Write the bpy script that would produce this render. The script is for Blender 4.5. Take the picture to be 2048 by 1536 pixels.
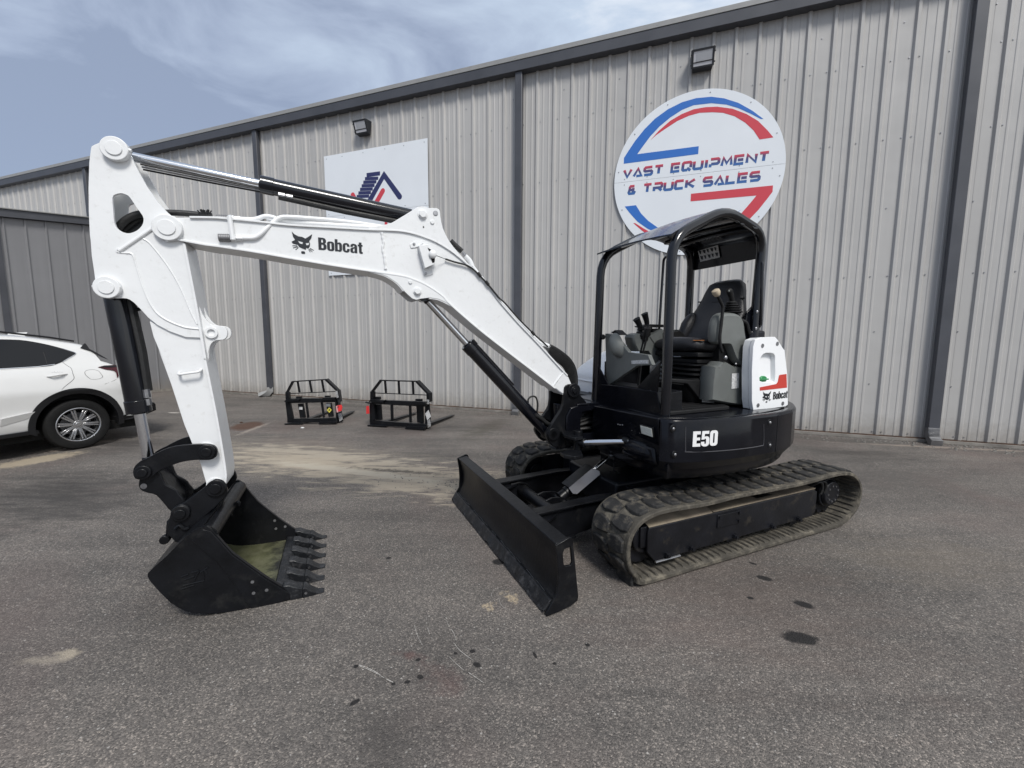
import bpy, bmesh, math, random
from mathutils import Vector, Matrix
from mathutils.geometry import tessellate_polygon
R = math.radians
rnd = random.Random(7)
for o in list(bpy.data.objects): bpy.data.objects.remove(o)
scn = bpy.context.scene
col = scn.collection

# ------------------------------------------------------------------ camera
FPX, PITCH, ROLL, EYE = 849.4, 0.110809, 0.004773, 1.64
cp, sp, cr, sr = math.cos(PITCH), math.sin(PITCH), math.cos(ROLL), math.sin(ROLL)
FW = Vector((0, cp, -sp)); UP0 = Vector((0, sp, cp)); RT0 = Vector((1, 0, 0))
RT = RT0*cr + UP0*sr; UPV = UP0*cr - RT0*sr
CAM = Vector((0, 0, EYE))
cam = bpy.data.objects.new('camera', bpy.data.cameras.new('camera'))
mw = Matrix((RT, UPV, -FW)).transposed().to_4x4(); mw.translation = CAM
cam.matrix_world = mw
cam.data.sensor_width = 36; cam.data.lens = 36*FPX/2048
cam.data.clip_start = 0.05; cam.data.clip_end = 3000
col.objects.link(cam); scn.camera = cam
scn.render.resolution_x, scn.render.resolution_y = 1024, 768

# ------------------------------------------------------------------ sky and sun
SUN_EL, SUN_AZ = 50, 158     # azimuth measured clockwise from +Y: behind the camera, to its right
W = bpy.data.worlds.new('World'); scn.world = W; W.use_nodes = True
nt = W.node_tree; nt.nodes.clear()
def wn(t, **k):
    n = nt.nodes.new(t)
    for a, b in k.items(): setattr(n, a, b)
    return n
out = wn('ShaderNodeOutputWorld'); bg = wn('ShaderNodeBackground'); bg.inputs[1].default_value = 0.10
sky = wn('ShaderNodeTexSky', sky_type='NISHITA'); sky.sun_disc = False
sky.sun_elevation = R(SUN_EL); sky.sun_rotation = R(SUN_AZ); sky.air_density = 1.0; sky.dust_density = 2.0
tc = wn('ShaderNodeTexCoord'); mp = wn('ShaderNodeMapping'); mp.inputs['Scale'].default_value = (1.0, 1.9, 3.2)
mp.inputs['Rotation'].default_value = (0.25, 0.2, 0.6)
n1 = wn('ShaderNodeTexNoise'); n1.inputs['Scale'].default_value = 3.1; n1.inputs['Detail'].default_value = 9; n1.inputs['Roughness'].default_value = .54
n1.inputs['Distortion'].default_value = .35
n2 = wn('ShaderNodeTexNoise'); n2.inputs['Scale'].default_value = 0.75; n2.inputs['Detail'].default_value = 2
nt.links.new(tc.outputs['Generated'], mp.inputs[0]); nt.links.new(mp.outputs[0], n1.inputs[0]); nt.links.new(mp.outputs[0], n2.inputs[0])
mixn = wn('ShaderNodeMath', operation='MULTIPLY_ADD'); mixn.inputs[1].default_value = .82
nt.links.new(n1.outputs[0], mixn.inputs[0]); 
m2 = wn('ShaderNodeMath', operation='MULTIPLY'); m2.inputs[1].default_value = .18
nt.links.new(n2.outputs[0], m2.inputs[0]); nt.links.new(m2.outputs[0], mixn.inputs[2])
# cloud deck gets brighter toward the veiled sun
vd = wn('ShaderNodeVectorMath', operation='DOT_PRODUCT')
vd.inputs[1].default_value = (math.sin(R(95))*.85, math.cos(R(95))*.85, .5)
nt.links.new(tc.outputs['Generated'], vd.inputs[0])
ad = wn('ShaderNodeMath', operation='MULTIPLY_ADD'); ad.inputs[1].default_value = .30
nt.links.new(vd.outputs['Value'], ad.inputs[0]); nt.links.new(mixn.outputs[0], ad.inputs[2])
rp = wn('ShaderNodeValToRGB')
e = rp.color_ramp.elements
e[0].position = .37; e[0].color = (1.55, 1.85, 2.50, 1)
e[1].position = .80; e[1].color = (5.4, 5.5, 5.6, 1)
x = rp.color_ramp.elements.new(.46); x.color = (2.05, 2.40, 3.1, 1)
x = rp.color_ramp.elements.new(.63); x.color = (3.0, 3.5, 4.2, 1)
nt.links.new(ad.outputs[0], rp.inputs[0])
mx = wn('ShaderNodeMix', data_type='RGBA'); mx.inputs[0].default_value = .88
nt.links.new(sky.outputs[0], mx.inputs[6]); nt.links.new(rp.outputs[0], mx.inputs[7])
nt.links.new(mx.outputs[2], bg.inputs[0]); nt.links.new(bg.outputs[0], out.inputs[0])
sun = bpy.data.objects.new('sun', bpy.data.lights.new('sun', 'SUN'))
sun.data.energy = 1.5; sun.data.angle = R(15); sun.data.color = (1, .97, .92)
sd = Vector((math.sin(R(SUN_AZ))*math.cos(R(SUN_EL)), math.cos(R(SUN_AZ))*math.cos(R(SUN_EL)), math.sin(R(SUN_EL))))
sun.rotation_euler = (-sd).to_track_quat('-Z', 'Y').to_euler(); col.objects.link(sun)
vs = scn.view_settings; vs.view_transform = 'Standard'; vs.look = 'None'; vs.exposure = 1.03; vs.gamma = 1; vs.use_curve_mapping = False

# ------------------------------------------------------------------ materials
def mat(name, base, rough=.5, metal=0, var=.0, vscale=6, dust=None, dust_amt=0, dscale=3, bump=0, bscale=60, coat=0, spec=.5, col2=None, tilt_dust=False):
    m = bpy.data.materials.new(name); m.use_nodes = True
    t = m.node_tree; b = t.nodes['Principled BSDF']; L = t.links.new
    b.inputs['Roughness'].default_value = rough; b.inputs['Metallic'].default_value = metal
    b.inputs['Coat Weight'].default_value = coat; b.inputs['Coat Roughness'].default_value = .08
    b.inputs['Specular IOR Level'].default_value = spec
    c = (*base, 1)
    b.inputs['Base Color'].default_value = c
    tcn = t.nodes.new('ShaderNodeTexCoord')
    last = None
    if var or col2:
        n = t.nodes.new('ShaderNodeTexNoise'); n.inputs['Scale'].default_value = vscale; n.inputs['Detail'].default_value = 6
        L(tcn.outputs['Object'], n.inputs[0])
        r = t.nodes.new('ShaderNodeValToRGB')
        r.color_ramp.elements[0].position = .32; r.color_ramp.elements[1].position = .68
        c2 = col2 or tuple(v*(1+var) for v in base); c1 = base if col2 else tuple(v*(1-var) for v in base)
        r.color_ramp.elements[0].color = (*c1, 1); r.color_ramp.elements[1].color = (*c2, 1)
        L(n.outputs[0], r.inputs[0]); last = r.outputs[0]
        rr = t.nodes.new('ShaderNodeMapRange'); rr.inputs[3].default_value = max(.02, rough*.8); rr.inputs[4].default_value = min(1, rough*1.25)
        L(n.outputs[0], rr.inputs[0]); L(rr.outputs[0], b.inputs['Roughness'])
    if dust:
        n = t.nodes.new('ShaderNodeTexNoise'); n.inputs['Scale'].default_value = dscale; n.inputs['Detail'].default_value = 9; n.inputs['Roughness'].default_value = .68
        L(tcn.outputs['Object'], n.inputs[0])
        mr = t.nodes.new('ShaderNodeMapRange'); mr.inputs[1].default_value = .62-dust_amt*.5; mr.inputs[2].default_value = .80-dust_amt*.4
        L(n.outputs[0], mr.inputs[0])
        x = t.nodes.new('ShaderNodeMix'); x.data_type = 'RGBA'; x.inputs[6].default_value = c; x.inputs[7].default_value = (*dust, 1)
        if last: L(last, x.inputs[6])
        L(mr.outputs[0], x.inputs[0]); last = x.outputs[2]
    if last: L(last, b.inputs['Base Color'])
    if bump:
        n = t.nodes.new('ShaderNodeTexNoise'); n.inputs['Scale'].default_value = bscale; n.inputs['Detail'].default_value = 4
        L(tcn.outputs['Object'], n.inputs[0])
        bp = t.nodes.new('ShaderNodeBump'); bp.inputs['Strength'].default_value = bump; bp.inputs['Distance'].default_value = .01
        L(n.outputs[0], bp.inputs['Height']); L(bp.outputs[0], b.inputs['Normal'])
    return m
DUST = (.24, .195, .135)
M = dict(
 white=mat('white_paint', (.73, .74, .745), .30, var=.025, vscale=2.2, bump=.14, bscale=20, dust=(.60, .60, .59), dust_amt=.10, dscale=22),
 whitecover=mat('white_cover', (.82, .83, .84), .28, var=.02, vscale=2, bump=.04, bscale=18),
 black=mat('black_paint', (.0045, .005, .0075), .18, spec=.24, var=.25, vscale=5, bump=.06, bscale=22, dust=(.014, .014, .016), dust_amt=.10, dscale=6),
 satin=mat('black_satin', (.0055, .006, .0075), .33, spec=.26, var=.3, vscale=8, bump=.16, bscale=34, dust=(.018, .018, .018), dust_amt=.14, dscale=9),
 tube=mat('black_gloss_tube', (.004, .0045, .007), .17, spec=.4, var=.2, vscale=5, bump=.02, bscale=20, coat=.3),
 chrome=mat('chrome_rod', (.72, .73, .75), .12, 1, var=.03),
 steel=mat('worn_steel', (.33, .33, .34), .4, 1, var=.2, vscale=30),
 galv=mat('galvanized_grey', (.2, .2, .205), .5, .6, var=.15, vscale=12),
 lug=mat('rubber_lug', (.030, .0295, .029), .7, spec=.2, var=.25, vscale=14, dust=(.15, .13, .10), dust_amt=.16, dscale=16, bump=.5, bscale=70),
 belt=mat('rubber_belt_dusty', (.068, .062, .052), .85, spec=.2, var=.25, vscale=12, dust=(.185, .165, .13), dust_amt=.26, dscale=11, bump=.5, bscale=60),
 dusty=mat('dusty_steel', (.19, .155, .115), .8, var=.3, vscale=7, dust=(.25, .21, .15), dust_amt=.3, dscale=5),
 frame=mat('track_frame_paint', (.008, .0085, .011), .34, spec=.28, var=.3, vscale=6, dust=(.040, .035, .028), dust_amt=.10, dscale=8, bump=.1, bscale=30),
 grey=mat('grey_plastic', (.125, .133, .127), .45, var=.08, vscale=9, bump=.12, bscale=160, dust=(.09, .09, .085), dust_amt=.12, dscale=9),
 vinyl=mat('black_vinyl', (.020, .020, .022), .40, spec=.35, var=.15, vscale=12, bump=.25, bscale=140),
 rubber=mat('black_rubber', (.008, .008, .0085), .55, spec=.3, var=.2, vscale=20, bump=.15, bscale=80),
 hose=mat('black_hose', (.010, .010, .010), .5, var=.2, vscale=40, bump=.2, bscale=150),
 olive=mat('olive_worn_steel', (.085, .088, .045), .42, .1, var=.25, vscale=9, dust=(.14, .14, .085), dust_amt=.35, dscale=7, bump=.15, bscale=30),
 decal=mat('black_decal', (.010, .012, .016), .4), wdecal=mat('white_decal', (.78, .78, .78), .4),
 red=mat('red_decal', (.52, .045, .03), .4, var=.05), green=mat('green_cap', (.02, .22, .07), .35), orange=mat('orange_print', (.65, .22, .04), .5),
 foam=mat('torn_foam', (.55, .20, .05), .9, bump=.4, bscale=200), knob=mat('beige_knob', (.50, .42, .31), .45),
 label=mat('label_print', (.70, .70, .69), .5, col2=(.42, .42, .42), vscale=90), blab=mat('label_print_small', (.55, .55, .55), .5, col2=(.05, .05, .05), vscale=130),
 yellow=mat('yellow_label', (.62, .55, .08), .5),
 redcloth=mat('red_tag', (.62, .03, .03), .6), pink=mat('faded_red_tag', (.62, .32, .32), .7),
 siding=mat('siding_paint', (.43, .42, .405), .42, var=.05, vscale=1.2, bump=.03, bscale=6, dust=(.30, .29, .275), dust_amt=.06, dscale=2),
 siding2=mat('siding_darker', (.215, .215, .222), .45, var=.05, vscale=1.2),  # annex siding, base colour darker than the main wall
 trim=mat('charcoal_trim', (.062, .065, .075), .45, var=.12, vscale=2.5),
 gutter=mat('gutter_grey', (.27, .27, .265), .5, var=.05),
 roofm=mat('roof_metal', (.36, .36, .35), .4), concrete=mat('foundation_concrete', (.2, .185, .165), .9, var=.3, vscale=5, bump=.4, bscale=30),
 signw=mat('sign_white', (.74, .77, .80), .3, var=.02, vscale=1.5), signb=mat('sign_blue', (.03, .15, .50), .38), signr=mat('sign_red', (.58, .055, .075), .38),
 navy=mat('sign_navy', (.025, .03, .105), .38), lens=mat('lamp_glass', (.45, .46, .48), .12, coat=.5), lamph=mat('lamp_housing', (.022, .024, .028), .4),
 refl=mat('lamp_reflector', (.62, .62, .64), .35), worklens=mat('work_lens', (.78, .79, .72), .15),
 carw=mat('car_white', (.62, .62, .61), .22, coat=.8, var=.01), cglass=mat('tinted_glass', (.006, .007, .009), .05, spec=.32), cblack=mat('car_black_trim', (.008, .008, .009), .45, spec=.3),
 tyre=mat('tyre_rubber', (.010, .010, .010), .7, spec=.2, var=.2, vscale=20, bump=.2, bscale=50), alloy=mat('alloy', (.42, .425, .44), .25, .85), darkin=mat('dark_void', (.003, .003, .003), .9),
 tail=mat('tail_lamp_red', (.045, .003, .006), .12, spec=.4), crease=mat('panel_gap', (.10, .10, .10), .7),
 stone=mat('pebble', (.15, .14, .125), .8, var=.3, vscale=30), rust=mat('rusty_plate', (.065, .034, .020), .8, var=.3, vscale=6, bump=.3, bscale=50),
)

def siding_mat(m, c):
    t = m.node_tree; N = t.nodes.new; L = t.links.new; b = t.nodes['Principled BSDF']
    for l in list(b.inputs['Base Color'].links)+list(b.inputs['Normal'].links): t.links.remove(l)
    g = N('ShaderNodeNewGeometry'); mp = N('ShaderNodeMapping'); mp.inputs[3].default_value = (7, 7, .35); L(g.outputs['Position'], mp.inputs[0])
    n = N('ShaderNodeTexNoise'); n.inputs['Scale'].default_value = 1; n.inputs['Detail'].default_value = 6; L(mp.outputs[0], n.inputs[0])
    n2 = N('ShaderNodeTexNoise'); n2.inputs['Scale'].default_value = .45; n2.inputs['Detail'].default_value = 4; L(g.outputs['Position'], n2.inputs[0])
    r = N('ShaderNodeMapRange'); r.inputs[1].default_value = .3; r.inputs[2].default_value = .7; r.inputs[3].default_value = .95; r.inputs[4].default_value = 1.04; L(n.outputs[0], r.inputs[0])
    r2 = N('ShaderNodeMapRange'); r2.inputs[1].default_value = .3; r2.inputs[2].default_value = .7; r2.inputs[3].default_value = .94; r2.inputs[4].default_value = 1.05; L(n2.outputs[0], r2.inputs[0])
    mu = N('ShaderNodeMath'); mu.operation = 'MULTIPLY'; L(r.outputs[0], mu.inputs[0]); L(r2.outputs[0], mu.inputs[1])
    vm = N('ShaderNodeVectorMath'); vm.operation = 'SCALE'; vm.inputs[0].default_value = c; L(mu.outputs[0], vm.inputs['Scale'])
    # mud splashed up from the ground
    sp = N('ShaderNodeSeparateXYZ'); L(g.outputs['Position'], sp.inputs[0])
    n3 = N('ShaderNodeTexNoise'); n3.inputs['Scale'].default_value = 9; n3.inputs['Detail'].default_value = 8; n3.inputs['Roughness'].default_value = .75; L(g.outputs['Position'], n3.inputs[0])
    zz = N('ShaderNodeMath'); zz.operation = 'MULTIPLY_ADD'; zz.inputs[1].default_value = -.62; L(n3.outputs[0], zz.inputs[0]); L(sp.outputs[2], zz.inputs[2])
    mz = N('ShaderNodeMapRange'); mz.inputs[1].default_value = -.30; mz.inputs[2].default_value = .12; mz.inputs[3].default_value = .62; mz.inputs[4].default_value = 0; L(zz.outputs[0], mz.inputs[0])
    x = N('ShaderNodeMix'); x.data_type = 'RGBA'; L(mz.outputs[0], x.inputs[0]); L(vm.outputs[0], x.inputs[6]); x.inputs[7].default_value = (.21, .185, .155, 1); L(x.outputs[2], b.inputs['Base Color'])
    n4 = N('ShaderNodeTexNoise'); n4.inputs['Scale'].default_value = 1.7; n4.inputs['Detail'].default_value = 2; L(g.outputs['Position'], n4.inputs[0])
    bp = N('ShaderNodeBump'); bp.inputs['Strength'].default_value = .22; bp.inputs['Distance'].default_value = .05; L(n4.outputs[0], bp.inputs['Height']); L(bp.outputs[0], b.inputs['Normal'])
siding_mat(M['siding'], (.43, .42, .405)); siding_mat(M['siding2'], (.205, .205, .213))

M['edge'] = mat('worn_black_edge', (.010, .011, .013), .34, var=.3, vscale=12, spec=.35, dust=(.055, .055, .058), dust_amt=.22, dscale=20, bump=.3, bscale=45)
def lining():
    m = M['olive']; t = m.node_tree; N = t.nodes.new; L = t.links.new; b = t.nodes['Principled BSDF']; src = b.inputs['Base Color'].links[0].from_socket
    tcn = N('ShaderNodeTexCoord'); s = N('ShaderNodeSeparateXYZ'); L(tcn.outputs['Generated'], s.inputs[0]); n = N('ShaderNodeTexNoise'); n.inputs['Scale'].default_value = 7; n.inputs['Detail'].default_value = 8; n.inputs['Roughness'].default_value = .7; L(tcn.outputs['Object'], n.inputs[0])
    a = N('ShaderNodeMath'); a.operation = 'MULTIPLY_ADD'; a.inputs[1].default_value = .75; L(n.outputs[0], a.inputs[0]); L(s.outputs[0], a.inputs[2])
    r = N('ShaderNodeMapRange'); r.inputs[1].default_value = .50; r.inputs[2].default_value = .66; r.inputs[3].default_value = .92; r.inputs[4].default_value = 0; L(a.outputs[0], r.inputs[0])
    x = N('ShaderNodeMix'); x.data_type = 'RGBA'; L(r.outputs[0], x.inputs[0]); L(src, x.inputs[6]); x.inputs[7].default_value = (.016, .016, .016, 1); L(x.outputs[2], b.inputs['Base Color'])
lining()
# ------------------------------------------------------------------ frames of reference
class Frame:
    """upright frame: origin on the ground, X along F, Y along L, Z up"""
    def __init__(s, o, yaw):
        s.o = Vector((o[0], o[1], 0)); s.F = Vector((-math.cos(yaw), -math.sin(yaw), 0)); s.L = Vector((math.sin(yaw), -math.cos(yaw), 0))
    def mw(s):
        m = Matrix((s.F, s.L, Vector((0, 0, 1)))).transposed().to_4x4(); m.translation = s.o; return m
    def loc(s, P): d = P - s.o; return (d.dot(s.F), d.dot(s.L), P.z)
    def y(s, px, py, y):      # point of the photo lying in the plane Y = y -> (x, z)
        d = ray(px, py); P = CAM + d*(((s.o + s.L*y) - CAM).dot(s.L)/d.dot(s.L)); q = s.loc(P); return (q[0], q[2])
    def x(s, px, py, x):
        d = ray(px, py); P = CAM + d*(((s.o + s.F*x) - CAM).dot(s.F)/d.dot(s.F)); q = s.loc(P); return (q[1], q[2])
    def z(s, px, py, z):
        d = ray(px, py); P = CAM + d*((z-EYE)/d.z); q = s.loc(P); return (q[0], q[1])
def ray(px, py): return RT*((px-1024)/FPX) - UPV*((py-768)/FPX) + FW
def crop(ox, oy, s, pts): return [(ox+a/s, oy+b/s) for a, b in pts]
def ground(px, py, z=0): d = ray(px, py); return CAM + d*((z-EYE)/d.z)

YAW, BYAW = 0.42464, 0.38728
MF = Frame((1.42478, 3.96002), YAW)
BF = Frame(tuple((MF.o + MF.F*1.05)[:2]), BYAW)      # boom frame, swung about the king pin
B2M = MF.mw().inverted() @ BF.mw()

# ------------------------------------------------------------------ mesh builder
class MB:
    def __init__(s, tr=None): s.v = []; s.f = []; s.tr = tr; s.sm = []
    def add(s, vs, fs):
        k = len(s.v); s.v += [tuple(p) for p in vs]; s.f += [tuple(i+k for i in f) for f in fs]; return s
    def prism(s, cs, a, b, axis='y'):
        """contours (outer, holes...) in the plane normal to axis, extruded from a to b"""
        if cs and not isinstance(cs[0][0], (tuple, list)): cs = [cs]
        cs = [[tuple(p) for p in c] for c in cs]
        cs = [[p for i, p in enumerate(c) if (Vector(p)-Vector(c[i-1])).length > 1e-5] for c in cs]
        def P(p, t): return {'y': (p[0], t, p[1]), 'x': (t, p[0], p[1]), 'z': (p[0], p[1], t)}[axis]
        flat = [p for c in cs for p in c]
        tri = tessellate_polygon([[Vector((p[0], p[1], 0)) for p in c] for c in cs])
        n = len(flat); vs = [P(p, a) for p in flat] + [P(p, b) for p in flat]
        fs = []
        for t in tri:
            A, B, C = (Vector(vs[i]) for i in t)
            nn = (B-A).cross(C-A)
            d = nn['xyz'.index(axis)]
            if abs(d) < 1e-12: continue
            t = tuple(t) if (d > 0) == (b > a) else tuple(reversed(t))
            fs.append(tuple(i+n for i in t)); fs.append(tuple(reversed(t)))
        k = 0
        for ci, c in enumerate(cs):
            m = len(c)
            for i in range(m):
                j = (i+1) % m; fs.append((k+i, k+j, k+j+n, k+i+n))
            k += m
        return s.add(vs, fs)
    def box(s, x0, x1, y0, y1, z0, z1):
        v = [(x, y, z) for x in (x0, x1) for y in (y0, y1) for z in (z0, z1)]
        return s.add(v, [(0, 1, 3, 2), (4, 6, 7, 5), (0, 4, 5, 1), (2, 3, 7, 6), (0, 2, 6, 4), (1, 5, 7, 3)])
    def hexa(s, bot, top):
        n = len(bot); return s.add(list(bot)+list(top), [tuple(reversed(range(n))), tuple(range(n, 2*n))]+[(i, (i+1) % n, (i+1) % n+n, i+n) for i in range(n)])
    def loft(s, rings, cap=True, closed=False):
        n = len(rings[0]); vs = [p for r in rings for p in r]; fs = []
        K = len(rings)
        for k in range(K if closed else K-1):
            k2 = (k+1) % K
            for i in range(n): j = (i+1) % n; fs.append((k*n+i, k*n+j, k2*n+j, k2*n+i))
        if cap and not closed: fs.append(tuple(reversed(range(n)))); fs.append(tuple(range((K-1)*n, K*n)))
        return s.add(vs, fs)
    def sweep(s, pts, prof, up=Vector((0, 1, 0)), closed=False, cap=True):
        """prof: (u, v) offsets, u along up-ish side, v along normal; path parallel-framed on 'up'"""
        pts = [Vector(p) for p in pts]; rings = []; n = len(pts)
        for i, p in enumerate(pts):
            a = pts[i-1] if (i or closed) else p; b = pts[(i+1) % n] if (i < n-1 or closed) else p
            t = (b-a).normalized(); nn = t.cross(up)
            if nn.length < 1e-4: nn = t.cross(Vector((0.3, .2, 1)))
            nn.normalize(); uu = nn.cross(t).normalized()
            rings.append([p+uu*u+nn*v for u, v in prof])
        return s.loft(rings, cap, closed)
    def tube(s, pts, r, n=12, closed=False, cap=True, fil=0):
        pts = [Vector(p) for p in pts]
        if fil: pts = fillet(pts, fil)
        rr = r if isinstance(r, (list, tuple)) else [r]*len(pts)
        up = None; rings = []; N = len(pts)
        for i, p in enumerate(pts):
            a = pts[i-1] if (i or closed) else p; b = pts[(i+1) % N] if (i < N-1 or closed) else p
            t = (b-a).normalized()
            if up is None:
                up = t.orthogonal().normalized()
            up = (up - t*up.dot(t)).normalized(); w = t.cross(up)
            rings.append([p+(up*math.cos(2*math.pi*k/n)+w*math.sin(2*math.pi*k/n))*rr[i] for k in range(n)])
        return s.loft(rings, cap, closed)
    def cyl(s, a, b, r, r2=None, n=24):
        a, b = Vector(a), Vector(b)
        return s.tube([a, b], [r, r if r2 is None else r2], n)
    def ydisc(s, x, z, y0, y1, r, n=28, r2=None): return s.cyl((x, y0, z), (x, y1, z), r, r2, n)
    def ell(s, c, r, n=14, m=8):
        rings = []
        for i in range(1, m):
            a = math.pi*i/m
            rings.append([(c[0]+r[0]*math.sin(a)*math.cos(2*math.pi*k/n), c[1]+r[1]*math.sin(a)*math.sin(2*math.pi*k/n), c[2]-r[2]*math.cos(a)) for k in range(n)])
        return s.loft(rings)
    def build(s, name, m, parent=None, bevel=0, ang=32, seg=2, data=None):
        me = bpy.data.meshes.new(name)
        v = s.v
        if s.tr is not None: v = [tuple(s.tr @ Vector(p)) for p in v]
        me.from_pydata(v, [], s.f)
        bm = bmesh.new(); bm.from_mesh(me); bmesh.ops.recalc_face_normals(bm, faces=bm.faces[:]); bm.to_mesh(me); bm.free()
        me.polygons.foreach_set('use_smooth', [True]*len(me.polygons)); me.set_sharp_from_angle(angle=R(ang))
        me.materials.append(M[m] if isinstance(m, str) else m)
        o = bpy.data.objects.new(name, me); col.objects.link(o)
        if parent: o.parent = parent
        if bevel:
            b = o.modifiers.new('bevel', 'BEVEL'); b.width = bevel; b.segments = seg; b.limit_method = 'ANGLE'; b.angle_limit = R(38); b.harden_normals = False
        return o
def fillet(pts, r, k=5):
    out = [pts[0]]
    for i in range(1, len(pts)-1):
        a, p, b = pts[i-1], pts[i], pts[i+1]
        u = (a-p); v = (b-p); d = min(r, u.length*.48, v.length*.48)
        A = p+u.normalized()*d; B = p+v.normalized()*d
        for j in range(k+1):
            t = j/k; out.append(A*(1-t)**2+p*2*t*(1-t)+B*t*t)
    return out+[pts[-1]]
def smooth(pts, k=4, closed=True):
    P = [Vector((*p, 0)) if len(p) == 2 else Vector(p) for p in pts]; n = len(P); out = []
    for i in range(n if closed else n-1):
        a, b, c, d = (P[(i-1) % n], P[i], P[(i+1) % n], P[(i+2) % n]) if closed else (P[max(i-1, 0)], P[i], P[i+1], P[min(i+2, n-1)])
        for j in range(k):
            t = j/k; out.append(.5*((2*b)+(c-a)*t+(2*a-5*b+4*c-d)*t*t+(3*b-a-3*c+d)*t**3))
    if not closed: out.append(P[-1])
    return [tuple(p[:2]) if len(pts[0]) == 2 else tuple(p) for p in out]
def circ(cx, cy, r, n=28, a0=0, a1=2*math.pi): return [(cx+r*math.cos(a0+(a1-a0)*i/n), cy+r*math.sin(a0+(a1-a0)*i/n)) for i in range(n)]
def rr(x0, y0, x1, y1, r, k=4):
    o = []
    for cx, cy, a in ((x1-r, y1-r, 0), (x0+r, y1-r, 90), (x0+r, y0+r, 180), (x1-r, y0+r, 270)):
        o += [(cx+r*math.cos(R(a+90*i/k)), cy+r*math.sin(R(a+90*i/k))) for i in range(k+1)]
    return o
def thing(name, label, cat, mw=None, group=None):
    o = bpy.data.objects.new(name, None); col.objects.link(o); o.empty_display_size = .2
    if mw is not None: o.matrix_world = mw
    return tag(o, label, cat, group)
def tag(o, label=None, cat=None, group=None, kind=None):
    if label: o['label'] = label
    if cat: o['category'] = cat
    if group: o['group'] = group
    if kind: o['kind'] = kind
    return o
def inst(src, name, parent, mtx=None):
    o = bpy.data.objects.new(name, src.data if hasattr(src, 'data') else src); col.objects.link(o); o.parent = parent
    if mtx is not None: o.matrix_local = mtx
    return o
def stroke2(p, w):
    """polyline -> closed outline of width w (2D, mitred)"""
    P = [Vector((*q, 0)) for q in p]; Lf, Rt = [], []
    for i, q in enumerate(P):
        a = (q-P[i-1]).normalized() if i else None; b = (P[i+1]-q).normalized() if i < len(P)-1 else None
        t = ((a or b)+(b or a)).normalized(); n = Vector((-t.y, t.x, 0))
        k = 1/max(.72, n.dot(Vector((-(a or b).y, (a or b).x, 0))))
        Lf.append(tuple((q+n*w/2*k)[:2])); Rt.append(tuple((q-n*w/2*k)[:2]))
    return Lf+Rt[::-1]
# heavy condensed glyphs (x to the right, y up, cap height 1): list of contours
G = {
 'B': ([(0, 0), (.34, 0), (.46, .06), (.53, .17), (.53, .38), (.48, .48), (.42, .53), (.48, .6), (.51, .68), (.51, .84), (.45, .95), (.33, 1), (0, 1)], rr(.2, .14, .33, .44, .05), rr(.2, .6, .31, .86, .05)),
 'o': (rr(0, -.01, .48, .76, .18), rr(.19, .12, .29, .63, .045)),
 'b': ([(0, 0), (.16, 0), (.19, .04), (.27, -.01), (.36, 0), (.44, .07), (.48, .18), (.48, .56), (.45, .68), (.37, .75), (.27, .76), (.19, .71), (.19, 1), (0, 1)], rr(.19, .13, .29, .62, .045)),
 'c': ([(.48, .29), (.46, .1), (.36, 0), (.24, -.02), (.1, .02), (.02, .12), (0, .25), (0, .5), (.03, .65), (.12, .74), (.25, .77), (.38, .74), (.46, .63), (.48, .48), (.3, .48), (.29, .6), (.24, .64), (.19, .6), (.19, .15), (.24, .11), (.29, .15), (.3, .29)],),
 'a': ([(.48, 0), (.3, 0), (.29, .06), (.2, -.01), (.08, .01), (0, .1), (0, .3), (.06, .4), (.29, .5), (.29, .6), (.24, .65), (.19, .6), (.18, .5), (.01, .5), (.03, .66), (.12, .75), (.25, .77), (.38, .74), (.46, .65), (.48, .5)], [(.29, .4), (.2, .33), (.18, .24), (.19, .14), (.24, .11), (.29, .15)]),
 't': ([(.08, .1), (.14, .01), (.24, -.02), (.34, .01), (.34, .13), (.27, .14), (.27, .6), (.34, .6), (.34, .74), (.27, .74), (.27, .93), (.08, .93), (.08, .74), (0, .74), (0, .6), (.08, .6)],),
 'E': ([(0, 0), (.46, 0), (.46, .2), (.22, .2), (.22, .41), (.43, .41), (.43, .59), (.22, .59), (.22, .8), (.45, .8), (.45, 1), (0, 1)],),
 '5': ([(0, .3), (0, .16), (.06, .05), (.18, -.01), (.36, -.01), (.48, .06), (.53, .18), (.53, .5), (.48, .6), (.38, .65), (.27, .64), (.21, .6), (.22, .81), (.5, .81), (.5, 1), (.05, 1), (.02, .45), (.2, .45), (.24, .5), (.3, .49), (.32, .44), (.32, .2), (.29, .15), (.24, .15), (.21, .2), (.21, .3)],),
 '0': (rr(0, -.01, .53, 1.01, .19), rr(.21, .17, .32, .83, .05)),
}
ADV = {'B': .57, 'o': .52, 'b': .52, 'c': .52, 'a': .52, 't': .38, 'E': .5, '5': .57, '0': .57}
def text_polys(t, h, w=1.0):
    out = []; x = 0
    for ch in t:
        out.append([[((x+p[0])*h*w, p[1]*h) for p in c] for c in G[ch]]); x += ADV[ch]
    return out, x*h*w
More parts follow.
